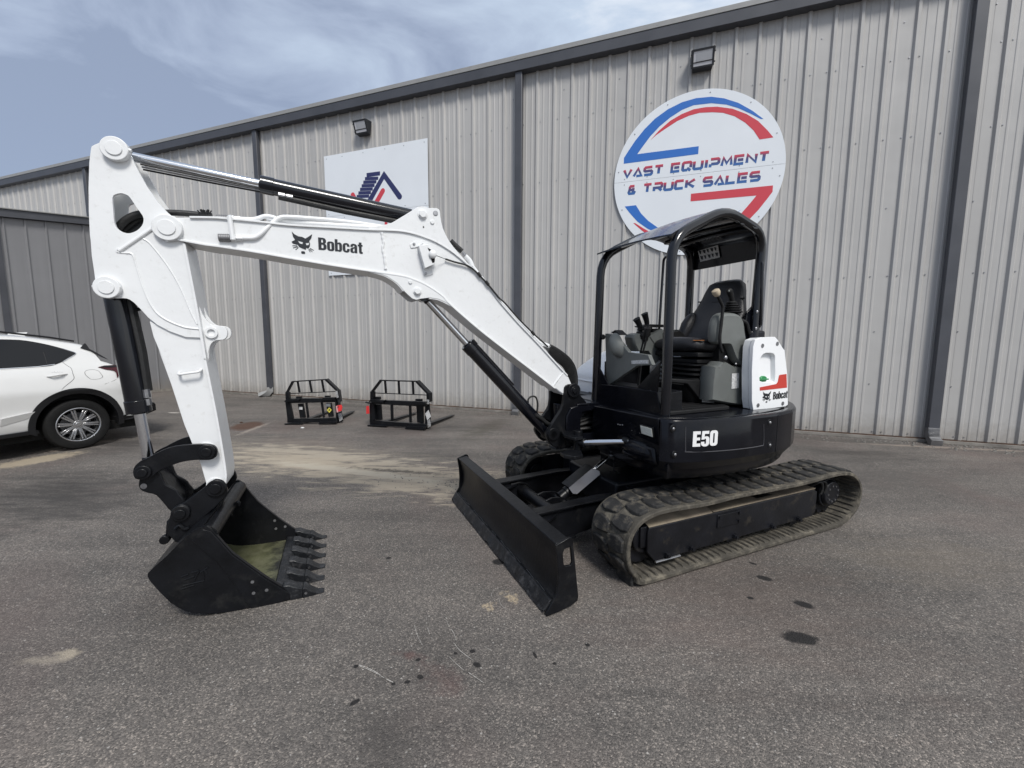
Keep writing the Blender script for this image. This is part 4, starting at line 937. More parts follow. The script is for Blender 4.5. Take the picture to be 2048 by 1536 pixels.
# ---- BOOM
BY = .04; BW = .24
E_ = lambda pts: crop(740, 380, 5.908, pts)
F_ = lambda pts: crop(900, 600, 5.12, pts)
Bc = lambda pts: crop(160, 250, 6.4, pts)
C_ = lambda pts: crop(160, 480, 6.4, pts)
topE = Bc([(1190, 1180), (1400, 1178), (1690, 1182)])+crop(400, 400, 5.689, [(260, 205), (640, 240), (1000, 280), (1500, 310)])
top_line = E_([(0, 466), (200, 471), (400, 486), (600, 536), (800, 618), (1000, 746), (1200, 920), (1400, 1132)])+F_([(500, 0), (700, 230), (900, 440), (1100, 660), (1205, 775)])
bot_line = F_([(1080, 905), (900, 765), (600, 535), (300, 300), (0, 40)])+E_([(870, 1262), (760, 1180), (640, 1108), (540, 1065), (400, 1018), (200, 986), (0, 956)])+crop(400, 400, 5.689, [(1500, 740), (1000, 655), (600, 585), (200, 525)])+Bc([(1600, 1530), (1400, 1492), (1180, 1452)])
ygu = E_([(0, 440), (180, 408), (270, 380), (540, 215), (580, 195), (640, 193), (700, 212), (790, 213), (825, 245), (832, 310), (862, 450), (935, 600), (1040, 735), (1150, 860)])
ygl = E_([(980, 1376), (900, 1330), (800, 1287), (700, 1272), (600, 1285), (550, 1300), (500, 1284), (420, 1212), (320, 1100), (200, 1022), (100, 985), (0, 962)])
yB = lambda P, y=BY: [BF.y(*p, y) for p in P]
foot = F_([(1240, 860), (1262, 905), (1230, 955), (1165, 975)])
web = topE+top_line+foot+bot_line
hubc = Bc([(1107, 1310)])[0]
# web plates and solid box
b = BB(); b.prism(yB(web), BY-BW+.012, BY-.012); boom = mp(b, 'boom', 'white', bevel=.003)
# flanges as swept strips
def strip(P, y, w, t, nm, par, m='white', k=4, tr=True):
    pts = smooth(yB(P, y), k, False); b = MB(B2M if tr else None)
    vs = []; yc = y-w/2
    b.sweep([(p[0], yc, p[1]) for p in pts], [(-w/2, -t/2), (w/2, -t/2), (w/2, t/2), (-w/2, t/2)], up=Vector((0, 1, 0)))
    return mp(b, nm, m, parent=par, bevel=.002)
strip(topE[1:]+top_line, BY, BW+.012, .012, 'top_flange', boom)
strip(bot_line[::-1], BY, BW+.012, .012, 'bottom_flange', boom)
# cylinder ears
b = BB()
up_poly = E_([(0, 470)])+ygu+E_([(1000, 746), (800, 618), (600, 536), (400, 486), (200, 471)])
for y0 in (BY-.022, BY-BW+.004): b.prism(yB(smooth(up_poly, 2)), y0, y0+.02)
mp(b, 'upper_cylinder_ear', 'white', parent=boom, bevel=.003)
b = BB(); lo_poly = ygl+E_([(0, 952), (200, 980), (400, 1012), (540, 1060), (700, 1140), (850, 1255)])
for y0 in (BY-.022, BY-BW+.004): b.prism(yB(lo_poly), y0, y0+.02)
mp(b, 'lower_cylinder_ear', 'white', parent=boom, bevel=.003)
# closing strip under the lower ear
b = BB(); pts = yB(E_([(0, 962), (100, 985), (200, 1022), (320, 1100), (400, 1190)])); b.sweep([(p[0], BY-BW/2, p[1]) for p in smooth(pts, 3, False)], [(-.115, -.006), (.115, -.006), (.115, .006), (-.115, .006)]); mp(b, 'ear_closure', 'white', parent=boom)
b = BB(); pts = yB(E_([(700, 1274), (800, 1289), (900, 1332), (980, 1378)])); b.sweep([(p[0], BY-BW/2, p[1]) for p in smooth(pts, 3, False)], [(-.115, -.006), (.115, -.006), (.115, .006), (-.115, .006)]); mp(b, 'ear_closure', 'white', parent=boom)
# weld bead across the web
b = BB(); wpth = yB(E_([(140, 500), (150, 560), (160, 620), (150, 690), (165, 760), (175, 830), (185, 930)])); wpth = smooth(wpth, 4, False)
b.tube([(p[0], BY-.010, p[1]) for p in wpth], [.0085+.0018*math.sin(i*1.9) for i in range(len(wpth))], 8); mp(b, 'weld_bead', 'white', parent=boom)
# pins
def pin(px, py, y, r, t, nm='pin', m='white', par=None, n=28, tr=True):
    x, z = (BF if tr else MF).y(px, py, y); b = MB(B2M if tr else None); b.ydisc(x, z, y-.004, y+t, r, n); return mp(b, nm, m, parent=par or ex, bevel=min(.003, t*.3))
for p, r_ in (((845.3, 428.5), .027), ((834.8, 582.3), .024)):
    pin(*p, BY, r_*1.25, .004, 'washer', par=boom); pin(*p, BY+.004, r_, .016, 'pin_bolt', par=boom, n=6)
pin(871, 426.3, BY-.002, .017, .005, 'pin_bolt', 'steel', boom); pin(864.5, 444.3, BY-.002, .014, .008, 'pin_bolt', 'white', boom); pin(820.5, 564, BY-.002, .013, .008, 'pin_bolt', 'white', boom); pin(847, 454, BY-.001, .005, .002, 'grease_hole', 'darkin', boom)
# lamp bracket on the web
def quadp(P, y0, y1, nm, m='white', par=None, bev=.003):
    b = BB(); b.prism(yB(P, (y0+y1)/2 if False else y1), y0, y1); return mp(b, nm, m, parent=par or boom, bevel=bev)
lb = quadp(E_([(470, 640), (520, 608), (625, 600), (632, 628), (550, 680), (482, 688)]), BY-.014, BY-.006, 'lamp_bracket')
quadp(E_([(575, 652), (690, 640), (760, 880), (650, 925)]), BY-.01, BY+.045, 'bracket_body', par=boom)
quadp(E_([(625, 935), (735, 905), (748, 990), (700, 1012), (640, 1015)]), BY-.014, BY-.006, 'bracket_foot', par=boom)
quadp(E_([(680, 680), (735, 712), (700, 725)]), BY+.0455, BY+.047, 'bracket_cutout', 'darkin'); quadp(E_([(712, 785), (768, 805), (765, 855), (738, 862)]), BY+.0455, BY+.047, 'bracket_cutout', 'darkin')
for p in ((520, 637), (660, 988)): pin(*E_([p])[0], BY-.006, .010, .007, 'bracket_bolt', 'steel', boom, 6)
b = BB(); x, z = BF.y(*E_([(740, 760)])[0], BY+.05); b.ell((x, BY+.052, z), (.028, .02, .030), 16, 8); mp(b, 'socket', 'white', parent=boom)
b = BB(); cp_ = E_([(770, 770), (890, 815)]); b.tube([(*BF.y(*cp_[0], BY+.06)[:1], BY+.06, BF.y(*cp_[0], BY+.06)[1]), (BF.y(*cp_[1], BY+.01)[0], BY+.01, BF.y(*cp_[1], BY+.01)[1])], .0025, 6); mp(b, 'thin_cable', 'hose', parent=boom)
cab = E_([(890, 815), (1000, 850), (1130, 885), (1210, 930), (1290, 1005), (1390, 1110), (1530, 1280)])+F_([(560, 30), (700, 190), (860, 350), (960, 440), (1000, 480)])
pts = [(*([*BF.y(*p, BY+.005)][:1]), BY+.006, BF.y(*p, BY+.006)[1]) for p in cab]; b = BB(); b.tube([Vector(q) for q in smooth(pts, 4, False)], .0065, 8); cb = mp(b, 'work_lamp_cable', 'hose')
for p in E_([(1290, 1000), (1385, 1100)])+F_([(850, 340)]):
    x, z = BF.y(*p, BY+.006); b = BB(); b.cyl((x-.012, BY+.006, z-.014), (x+.012, BY+.006, z+.014), .012, n=8); mp(b, 'cable_tie', 'hose', parent=cb)
# lettering and emblem on the boom
ux = Vector((*[(a-c) for a, c in zip(BF.y(727, 507, BY), BF.y(637, 498.5, BY))],)); ux2 = ux.length; ux.normalize(); o0 = BF.y(637, 498.5, BY)
hh = BF.y(637, 474, BY)[1]-o0[1]; uy = Vector((0, 1))
polys, wid = text_polys('Bobcat', hh); kx = ux2/wid
for cs in polys:
    b = BB(); b.prism([[(o0[0]+ux[0]*p[0]*kx, o0[1]+ux[1]*p[0]*kx+p[1]) for p in c] for c in cs], BY-.0105, BY-.0095); mp(b, 'brand_letter', 'decal', parent=boom)
def emblem(o, u, w, h, conv, y0, y1, par, tr, nm):
    b = MB(tr)
    for cs in CATHEAD: b.prism([[(o[0]+u[0]*p[0]*w, o[1]+u[1]*p[0]*w+p[1]*h) for p in c] for c in cs], y0, y1)
    return mp(b, nm, 'decal', parent=par)
o1 = BF.y(584, 505, BY); w_ = Vector([a-c for a, c in zip(BF.y(626, 508, BY), o1)]).length; h_ = BF.y(584, 462, BY)[1]-o1[1]
emblem(o1, ux, w_, h_, None, BY-.0105, BY-.0095, boom, B2M, 'brand_emblem')

# ---- ARM (dipper)
AY = .022; AW = .204
arm_pts = Bc([(140, 300), (150, 270), (200, 245), (330, 195), (400, 182), (470, 190), (540, 222), (600, 280), (640, 370), (720, 540), (850, 780), (1000, 990), (1110, 1110), (1190, 1180)])
front = C_([(1330, 40), (1480, 800), (1600, 1500)])+crop(200, 700, 6.4, [(1350, 150), (1500, 900), (1600, 1500)])+crop(260, 860, 4.0425, [(772, 400), (765, 440)])
bottom = crop(260, 860, 4.0425, [(615, 450), (570, 290)])+crop(200, 700, 6.4, [(1070, 960), (900, 440), (740, 0)])+C_([(1040, 1500), (930, 1240), (868, 1010)])
lower = C_([(780, 890), (690, 800), (640, 765), (600, 750), (560, 745), (480, 747), (400, 745), (310, 720), (245, 675), (210, 600), (195, 520), (180, 400), (150, 200), (135, 0)])+Bc([(125, 1400), (112, 1100), (108, 800), (118, 480)])
hole = Bc([(415, 930), (450, 890), (520, 873), (590, 890), (640, 930), (720, 1050), (800, 1160), (812, 1230), (790, 1290), (730, 1350), (640, 1385), (560, 1375), (480, 1330), (440, 1250), (425, 1100)])
armA = lambda P: [BF.y(*p, AY) for p in P]
# big cheek plates
cheek = arm_pts+C_([(1330, 40), (1440, 600), (1535, 1130), (1545, 1250), (1350, 1242), (1150, 1170), (980, 1080), (870, 990)])+lower
arm = None
for y0 in (AY-.018, AY-AW):
    b = BB(); b.prism([armA(cheek), armA(smooth(hole, 2))[::1]], y0, y0+.018); o = mp(b, 'cheek_plate' if arm else 'arm', 'white', parent=arm or ex, bevel=.003); arm = arm or o
stick = Bc([(1190, 1300)])+front+bottom+C_([(700, 700), (600, 400), (520, 100)])+Bc([(560, 1480)])
b = BB(); b.prism(armA(stick), AY-AW+.018, AY-.024); mp(b, 'stick_box', 'white', parent=arm, bevel=.003)
stk2 = C_([(1535, 1150)])+front[2:]+bottom[:-1]+C_([(880, 1040), (980, 1080), (1150, 1170), (1350, 1242), (1545, 1250)])
b = BB(); b.prism(armA(stk2), AY-.024, AY-.012); mp(b, 'stick_side', 'white', parent=arm, bevel=.002)
# edge strip at the back of the cheeks (closing plate) and front flange
def astrip(P, w, t, nm, k=3, yc=None):
    pts = smooth(armA(P), k, False); b = BB(); yc = AY-AW/2 if yc is None else yc
    b.sweep([(p[0], yc, p[1]) for p in pts], [(-w/2, -t/2), (w/2, -t/2), (w/2, t/2), (-w/2, t/2)]); return mp(b, nm, 'white', parent=arm, bevel=.002)
astrip(front, AW+.014, .014, 'front_flange')
astrip(C_([(150, 200), (135, 0)])+Bc([(125, 1400), (112, 1100), (108, 800), (118, 480), (135, 340)]), AW-.05, .012, 'back_plate')
# raised weld lines of the doubler
def weld(P, r, nm='weld_bead', par=None, yy=None, m='white'):
    pts = smooth(armA(P), 4, False); b = BB(); b.tube([(p[0], (AY if yy is None else yy), p[1]) for p in pts], r, 8); return mp(b, nm, m, parent=par or arm)
weld(C_([(590, 168), (650, 172), (690, 225), (740, 400), (800, 590), (880, 780), (980, 930), (1120, 1030), (1300, 1105), (1400, 1128), (1525, 1140)]), .0055)
weld(C_([(810, -15), (880, 30), (1000, 170), (1120, 330), (1230, 510), (1320, 690), (1390, 860), (1450, 990), (1500, 1080)]), .0045, 'hose_crease')
x0_, z0_ = armA(C_([(505, 140)]))[0]; x1_, z1_ = armA(C_([(800, -25)]))[0]; x2_, z2_ = armA(Bc([(965, 1300)]))[0]
b = BB(); b.tube([(x0_, AY+.002, z0_), (x2_, AY+.002, z2_)], .010, 10); mp(b, 'stop_bar', 'white', parent=arm)
weld(C_([(480, 160), (470, 140), (478, 118), (498, 108)]), .005)
weld(C_([(490, 158), (540, 166), (600, 168)]), .004)
# hubs
def hub(px, py, r, t, y=AY, par=None, inner=.6, m='white', tr=True):
    x, z = (BF if tr else MF).y(px, py, y+t); b = MB(B2M if tr else None); b.ydisc(x, z, y-.01, y+t, r, 36); o = mp(b, 'pin_boss', m, parent=par or arm, bevel=.004)
    b = MB(B2M if tr else None); b.ydisc(x, z, y+t, y+t+.006, r*inner, 28); mp(b, 'pin_head', m, parent=par or arm, bevel=.002); return x, z
hub(227, 296, .062, .035); hx = hub(333, 454.5, .072, .035, par=boom, y=BY-.02); hub(212, 574.5, .060, .03)
weld(Bc([(275, 290), (290, 265), (292, 300)]), .004); 
for P_ in (C_([(462, 600), (500, 610), (548, 608)]), C_([(188, 605), (215, 600)]), Bc([(560, 315), (620, 330), (680, 350)]), Bc([(1130, 1440), (1140, 1500)])): weld(P_, .009, 'grease_fitting', yy=AY+.02)
# bucket-thumb ear at the front of the stick
ear = C_([(1505, 840), (1560, 940), (1620, 1030), (1690, 1085), (1760, 1095), (1840, 1110), (1885, 1170), (1880, 1240), (1830, 1280), (1740, 1285), (1680, 1330), (1655, 1400), (1650, 1500), (1640, 1560), (1610, 1560)])
for y0 in (AY-.05, AY-.15): b = BB(); b.prism([BF.y(*p, AY-.03) for p in smooth(ear, 2)], y0, y0+.022); mp(b, 'thumb_ear', 'white', parent=arm, bevel=.004)
x, z = BF.y(*C_([(1680, 1185)])[0], AY-.02); b = BB()
n = 28; b.prism([circ(x, z, .034, n), circ(x, z, .020, n)], AY-.05, AY-.015); mp(b, 'ear_bushing', 'white', parent=arm, bevel=.003)
b = BB(); b.ydisc(x, z, AY-.12, AY-.045, .0195, 20); mp(b, 'ear_pin', 'steel', parent=arm)
# step handle
h0, h1 = crop(200, 700, 6.4, [(1015, 300), (1290, 262)]); q0 = armA([h0])[0]; q1 = armA([h1])[0]
b = BB(); b.tube([(q0[0], AY-.012, q0[1]+.006), (q0[0], AY+.03, q0[1]-.005), (q1[0], AY+.03, q1[1]-.005), (q1[0], AY-.012, q1[1]+.006)], .0075, 10, fil=.02); mp(b, 'hose_guide', 'white', parent=arm)
# weld rings near lower pins
for p, r_ in (((412, 900), .048), ((430, 970), .046)):
    x, z = BF.y(*p, AY-.01); b = BB(); b.prism([circ(x, z, r_, 28), circ(x, z, r_-.012, 28)], AY-.014, AY-.004); mp(b, 'boss_ring', 'white', parent=arm, bevel=.002)

# ---- cylinders
def cyl_ram(a, c, r, mid, rr_, nm, y, rod_from_a=True, mats=('tube', 'chrome')):
    """a, c pixels at plane y ; mid pixel = where the rod enters the barrel"""
    A = Vector((BF.y(*a, y)[0], y, BF.y(*a, y)[1])); Cc_ = Vector((BF.y(*c, y)[0], y, BF.y(*c, y)[1])); Mq = Vector((BF.y(*mid, y)[0], y, BF.y(*mid, y)[1]))
    t = (Mq-A).dot(Cc_-A)/(Cc_-A).length_squared; Mp = A.lerp(Cc_, t); d = (Cc_-A).normalized()
    b = BB(); b.cyl(Mp, Cc_, r, n=32); b.cyl(Mp-d*.004, Mp+d*.07, r*1.08, n=32); o = mp(b, nm, mats[0], bevel=.003)
    b = BB(); b.cyl(A, Mp, rr_, n=28); mp(b, 'cylinder_rod', mats[1], parent=o)
    b = BB(); b.cyl(Mp-d*.012, Mp, rr_*1.35, n=24); mp(b, 'rod_seal', mats[0], parent=o)
    b = BB(); b.cyl(A+d*.0, A+d*.055, rr_*1.15, rr_*1.1); b.ydisc(A.x, A.z, y-.05, y+.05, rr_*1.7, 24); mp(b, 'rod_eye', mats[0], parent=o, bevel=.003)
    return A, Cc_, Mp, d, o
yc_ = BY-BW/2
A, Cq, Mp, d, ac = cyl_ram((243, 309), (822, 433), .050, (523, 371.5), .026, 'arm_cylinder', yc_)
n_ = Vector((d.z, 0, -d.x)); n_ = n_ if n_.z < 0 else -n_
b = BB(); b.tube([Mp+d*.10+n_*.058+Vector((0, .018, 0)), Mp+d*.5+n_*.064+Vector((0, .018, 0)), Cq+n_*.058+Vector((0, .018, 0))], .018, 10); mp(b, 'cylinder_hose', 'hose', parent=ac)
b = BB(); q = Mp+d*.10+n_*.046+Vector((0, .034, 0)); b.cyl(q, q+d*.035, .012, n=6); b.cyl(q+d*.045, q+d*.08, .011, n=6); b.cyl(q+d*.03, q+d*.05, .008, n=10); mp(b, 'hose_fitting', 'steel', parent=ac)
for k in range(3): b = BB(); o_ = n_*(.034+.008*k)+Vector((0, .012-.02*k, 0)); b.tube([A+d*.09+o_, A.lerp(Mp, .5)+o_*.95, Mp+o_*.8], .0052, 8); mp(b, 'grease_line', 'steel' if k % 2 else 'hose', parent=ac)
# bucket cylinder
A, Cq, Mp, d, bcy = cyl_ram((300, 930), (226, 560), .058, (279.5, 823), .029, 'bucket_cylinder', AY-AW/2)
b = BB(); s_ = Vector((-d.z, 0, d.x)); s_ = s_ if (s_.x < 0) else -s_
b.tube([Mp+d*.12+s_*.058, Mp+d*.35+s_*.066, Mp+d*.75+s_*.056, Cq-d*.10+s_*.05], .026, 10); mp(b, 'cylinder_hose', 'hose', parent=bcy)
b = BB(); q = Mp+d*.035+s_*.056+Vector((0, .018, 0)); b.cyl(q, q+d*.038, .019, n=8); b.cyl(q+d*.045, q+d*.095, .021, n=8); mp(b, 'hose_fitting', 'steel', parent=bcy)
b = BB(); q = Cq-d*.17+s_*.04; b.ell(tuple(q+s_*.03), (.035, .02, .014), 10, 6); mp(b, 'hose_clip', 'satin', parent=bcy)
# boom cylinder
A, Cq, Mp, d, boc = cyl_ram((846, 592), (1096, 866), .051, (931, 692.5), .026, 'boom_cylinder', yc_+.01)
n_ = Vector((-d.z, 0, d.x)); n_ = n_ if n_.z > 0 else -n_
b = BB(); b.tube([Mp+d*.02+n_*.046, Mp+d*.10+n_*.050, Mp+d*.42+n_*.052, Mp+d*.50+n_*.052], .014, 10); mp(b, 'cylinder_line', 'tube', parent=boc)
b = BB(); b.box(0, 0.001, 0, .001, 0, .001) if False else None
q = Mp+d*.02+n_*.04; b.hexa([q-d*.02+Vector((0, -.03, 0)), q+d*.03+Vector((0, -.03, 0)), q+d*.03+Vector((0, .02, 0)), q-d*.02+Vector((0, .02, 0))], [p+n_*.024 for p in (q-d*.02+Vector((0, -.03, 0)), q+d*.03+Vector((0, -.03, 0)), q+d*.03+Vector((0, .02, 0)), q-d*.02+Vector((0, .02, 0)))]); mp(b, 'port_block', 'tube', parent=boc, bevel=.003)
hp = [BF.y(*p, yc_+.02) for p in F_([(805, 1065), (800, 1020), (830, 990), (870, 990), (890, 1020), (897, 1080), (890, 1140), (880, 1165)])]
b = BB(); b.tube([(x, yc_+.02, z) for x, z in smooth(hp, 3, False)], .0075, 8); mp(b, 'loop_hose', 'hose')
hp = [BF.y(*p, yc_+.03) for p in F_([(815, 1085), (850, 1145)])]; b = BB(); b.cyl((hp[0][0], yc_+.03, hp[0][1]), (hp[1][0], yc_+.03, hp[1][1]), .013, n=8); mp(b, 'hose_fitting', 'steel')
for k in range(4):
    hp = [BF.y(*p, yc_+.05-.02*k) for p in F_([(870, 1175+14*k), (930, 1210+10*k), (990, 1260+6*k), (1060, 1290), (1130, 1330)])]
    b = BB(); b.tube([(x, yc_+.06-.03*k, z) for x, z in smooth(hp, 3, False)], .017, 10); mp(b, 'hose', 'hose')

# ---- boom top hydraulic lines
def pipe(P, y, r, nm, m, par=None, k=3, rounded=.05, n=12):
    pts = [Vector((BF.y(*p, yy)[0], yy, BF.y(*p, yy)[1])) for p, yy in zip(P, y if isinstance(y, list) else [y]*len(P))]
    b = BB(); b.tube(pts, r, n, fil=rounded); return mp(b, nm, m, parent=par or ex)
K_ = lambda pts: crop(400, 400, 5.689, pts)
pipe(K_([(440, 432), (625, 435), (690, 390), (900, 190), (1060, 195), (1500, 228), (1800, 262), (2048, 300)])+E_([(170, 440)]), [.035, .035, .035, .01, 0, -.02, -.03, -.04, -.05], .0135, 'steel_line', 'white', boom)
pipe(K_([(430, 215), (620, 225), (745, 180), (830, 195), (900, 225), (1100, 250), (1500, 280), (1900, 305), (2048, 320)]), -.02, .0135, 'steel_line', 'white', boom)
pipe(K_([(760, 215), (900, 240), (1300, 275), (1900, 318)]), -.09, .012, 'steel_line', 'white', boom)
for (x, y), yy in (((390, 432), .035), ((370, 215), -.01)):
    P0 = BF.y(*K_([(x-60, y)])[0], yy); P1 = BF.y(*K_([(x+95, y+4)])[0], yy); dx = Vector((P1[0]-P0[0], 0, P1[1]-P0[1])); o_ = Vector((P0[0], yy, P0[1])); u_ = dx.normalized(); Lq = dx.length
    b = BB(); b.cyl(o_+u_*Lq*.15, o_+u_*Lq*.35, .020, n=20); b.cyl(o_+u_*Lq*.38, o_+u_*Lq*.52, .024, n=6); b.cyl(o_+u_*Lq*.55, o_+u_*Lq, .020, n=6); b.cyl(o_, o_+u_*Lq, .014, n=12); mp(b, 'line_coupler', 'white', parent=boom, bevel=.002)
    b = BB(); b.cyl(o_-u_*Lq*.75, o_+u_*Lq*.10, .022, n=20); 
    for k in range(5): b.cyl(o_-u_*Lq*(.7-.16*k), o_-u_*Lq*(.66-.16*k), .0235, n=20)
    mp(b, 'quick_coupler', 'galv', parent=boom, bevel=.002)
b = BB(); qa = BF.y(*K_([(325, 175)])[0], .04); qb = BF.y(*K_([(375, 455)])[0], .05); b.tube([(qa[0], .0, qa[1]), (qa[0]-.005, .045, qa[1]-.01), (qb[0], .052, qb[1])], .014, 8); mp(b, 'coupler_bracket', 'white', parent=boom)
pipe(Bc([(1060, 1120), (1300, 1125), (1690, 1165)]), -.06, .017, 'hose', 'hose', None)
b = BB(); 
for k in range(14): p = BF.y(*Bc([(1560+rnd.uniform(-10, 90), 1148+rnd.uniform(-8, 8))])[0], -.05); b.cyl((p[0], -.05, p[1]), (p[0]+rnd.uniform(-.02, .02), -.03, p[1]+.022), .004, n=5)
mp(b, 'cable_ties', 'hose')
pipe(Bc([(480, 1330), (560, 1230), (680, 1160), (810, 1130), (1060, 1120)]), [-.06, -.06, -.06, -.06, -.06], .020, 'hose', 'hose', None, rounded=.2)
pipe(Bc([(560, 1380), (640, 1290), (740, 1210), (900, 1180)]), -.12, .030, 'hose', 'hose', None, rounded=.2)
pipe(Bc([(640, 1400), (760, 1330), (860, 1240), (960, 1200)]), -.12, .030, 'hose', 'hose', None, rounded=.2)
# hose bundle arching behind the boom foot
for k in range(7):
    o = k*.022
    q_ = k*13; P = F_([(1010+q_*.2, 470+q_*.9), (1050-q_*.1, 485+q_*1.1), (1130-q_*.5, 535+q_), (1215-q_*.7, 605+q_*.8), (1268-q_*.9, 690+q_*.5), (1290-q_, 790+q_*.1), (1286-q_, 890), (1270-q_*.8, 980)])
    pts = [(BF.y(*p, -.03-o)[0], -.03-o, BF.y(*p, -.03-o)[1]) for p in P]
    b = BB(); b.tube([Vector(q) for q in smooth(pts, 4, False)], .017, 10); mp(b, 'hose', 'hose')
    q = Vector(pts[0]); d_ = (Vector(pts[1])-q).normalized(); b = BB(); b.cyl(q-d_*.05, q+d_*.01, .017, n=8); b.cyl(q-d_*.085, q-d_*.055, .014, n=6); mp(b, 'hose_fitting', 'galv' if k else 'white')
pipe(E_([(1215, 900), (1280, 985)])+F_([(500, -10), (700, 205), (950, 470)]), -.03, .011, 'steel_line', 'white', boom); pipe(E_([(1190, 870), (1280, 985)])+F_([(500, -10), (700, 205), (930, 450)]), -.07, .011, 'steel_line', 'white', boom)
pipe(E_([(950, 600), (1010, 660), (1085, 725)]), -.04, .020, 'hose', 'hose', None, rounded=.02)
pipe(E_([(1090, 735), (1120, 775)]), -.04, .014, 'hose_fitting', 'steel', None); pipe(E_([(1125, 780), (1180, 830), (1210, 900)]), -.04, .017, 'steel_line', 'white', boom, rounded=.02)
# boom foot detail
b = BB(); P = F_([(1160, 745), (1215, 790), (1250, 870), (1160, 960), (1075, 895), (1120, 810)]); b.prism(yB(P), BY-.012, BY-.006); mp(b, 'foot_doubler', 'white', parent=boom, bevel=.002)
b = BB(); pts = smooth(yB(F_([(1165, 745), (1120, 800), (1070, 870), (1060, 890)])), 3, False); b.tube([(p[0], BY-.008, p[1]) for p in pts], .006, 8); mp(b, 'weld_bead', 'white', parent=boom)

# ---- bucket linkage, coupler and bucket
Q8 = lambda pts: crop(260, 860, 4.0425, pts)
LY = .062
link = Q8([(40, 392), (24, 340), (40, 290), (90, 250), (150, 222), (250, 170), (350, 135), (500, 118), (640, 118), (690, 140), (706, 182), (690, 222), (640, 243), (540, 242), (430, 256), (320, 292), (220, 340), (170, 385), (100, 402)])
for y0 in (LY-.024, LY-.286): b = BB(); b.prism([BF.y(*p, LY) for p in smooth(link, 2)], y0, y0+.024); mp(b, 'bucket_link', 'satin', bevel=.005)
link2 = Q8([(75, 405), (72, 455), (95, 490), (150, 510), (212, 527), (280, 600), (338, 662), (400, 640), (445, 580), (400, 520), (380, 490), (330, 460), (290, 440), (262, 380), (235, 330), (150, 300), (100, 330)])
for y0 in (.012, -.17): b = BB(); b.prism([BF.y(*p, .03) for p in smooth(link2, 2)], y0, y0+.022); mp(b, 'bucket_link', 'satin', bevel=.005)
b = BB(); b.prism([BF.y(*p, -.05) for p in Q8([(240, 330), (300, 390), (420, 520), (445, 580), (380, 610), (290, 470)])], -.15, .0); mp(b, 'link_web', 'satin', bevel=.006)
cpl = Q8([(612, 455), (640, 425), (690, 408), (760, 425), (783, 470), (785, 505), (745, 560), (700, 612), (600, 702), (500, 790), (405, 915), (385, 915), (330, 865), (305, 815), (312, 740), (338, 655), (370, 615), (430, 590), (500, 540)])
for y0 in (.040, -.225): b = BB(); b.prism([BF.y(*p, .06) for p in smooth(cpl, 2)], y0, y0+.024); mp(b, 'coupler_plate', 'satin', bevel=.004)
b = BB(); b.prism([BF.y(*p, -.08) for p in Q8([(420, 600), (600, 490), (650, 520), (560, 680), (430, 800), (340, 800), (350, 680)])], -.2, .04); mp(b, 'coupler_body', 'satin', bevel=.008)
for (px, py), r_, y_ in (((284.5, 945.5), .040, LY), ((412.5, 904.5), .044, LY), ((430.5, 977.5), .052, .064), ((360, 1028), .048, .064)):
    x, z = BF.y(px, py, y_+.02); b = BB(); b.ydisc(x, z, -.26, y_+.012, r_*.7, 28); b.ydisc(x, z, y_, y_+.018, r_, 32); b.ydisc(x, z, y_+.018, y_+.030, r_*.6, 28); mp(b, 'link_pin', 'satin', bevel=.003)
for P_, r_ in ((Q8([(650, 440), (690, 415), (740, 428), (768, 470)]), .010), (Q8([(370, 640), (400, 618), (450, 630), (470, 660)]), .009)):
    b = BB(); b.tube([(BF.y(*p, .09)[0], .07, BF.y(*p, .09)[1]) for p in smooth(P_, 3, False)], r_, 8); mp(b, 'pin_guard', 'satin')
b = BB(); x, z = BF.y(*Q8([(110, 455)])[0], .036); b.ydisc(x, z, .030, .036, .016, 16); mp(b, 'lifting_eye', 'steel')
b = BB(); pts = Q8([(320, 870), (285, 882), (255, 870)]); b.tube([(BF.y(*p, .03)[0], .03, BF.y(*p, .03)[1]) for p in pts], .016, 10); b.ydisc(*BF.y(*pts[1], .03), .01, .05, .026, 12); mp(b, 'coupler_screw', 'satin', bevel=.002)
b = BB(); pts = Q8([(365, 800), (400, 770), (440, 800), (480, 790)]); b.tube([(BF.y(*p, .075)[0], .075, BF.y(*p, .075)[1]) for p in smooth(pts, 3, False)], .010, 8); mp(b, 'coupler_hook', 'satin')

KN, KF = .27, -.60
side = Q8([(588, 800), (620, 797), (655, 815), (700, 865), (760, 935), (830, 1010), (950, 1100), (1100, 1205), (1200, 1265), (1300, 1322), (1292, 1372), (1200, 1405), (1100, 1427), (980, 1452), (850, 1478), (720, 1496), (600, 1505), (450, 1482), (330, 1415), (230, 1315), (160, 1235), (142, 1195), (165, 1155), (300, 1032), (400, 930), (500, 842), (550, 810)])
sdp = [BF.y(*p, KN) for p in side]
zmin = min(p[1] for p in sdp); sdp = [(p[0], p[1]-zmin+.003) for p in sdp]
b = BB(); b.prism(sdp, KN-.022, KN); bk_ = mp(b, 'bucket', 'satin', bevel=.004)
# second, slightly raised wear plate in front of the vertical seam
b = BB(); wp_ = Q8([(590, 802), (655, 818), (830, 1012), (1100, 1207), (1298, 1324), (1290, 1370), (1100, 1425), (985, 1450), (930, 1370), (800, 1180), (700, 1060), (600, 980), (500, 900)]); b.prism([BF.y(*p, KN) for p in wp_], KN-.001, KN+.005); mp(b, 'wear_plate', 'satin', parent=bk_, bevel=.002)
b = BB(); b.prism(sdp, KF, KF+.022); mp(b, 'bucket_side', 'satin', parent=bk_, bevel=.004)
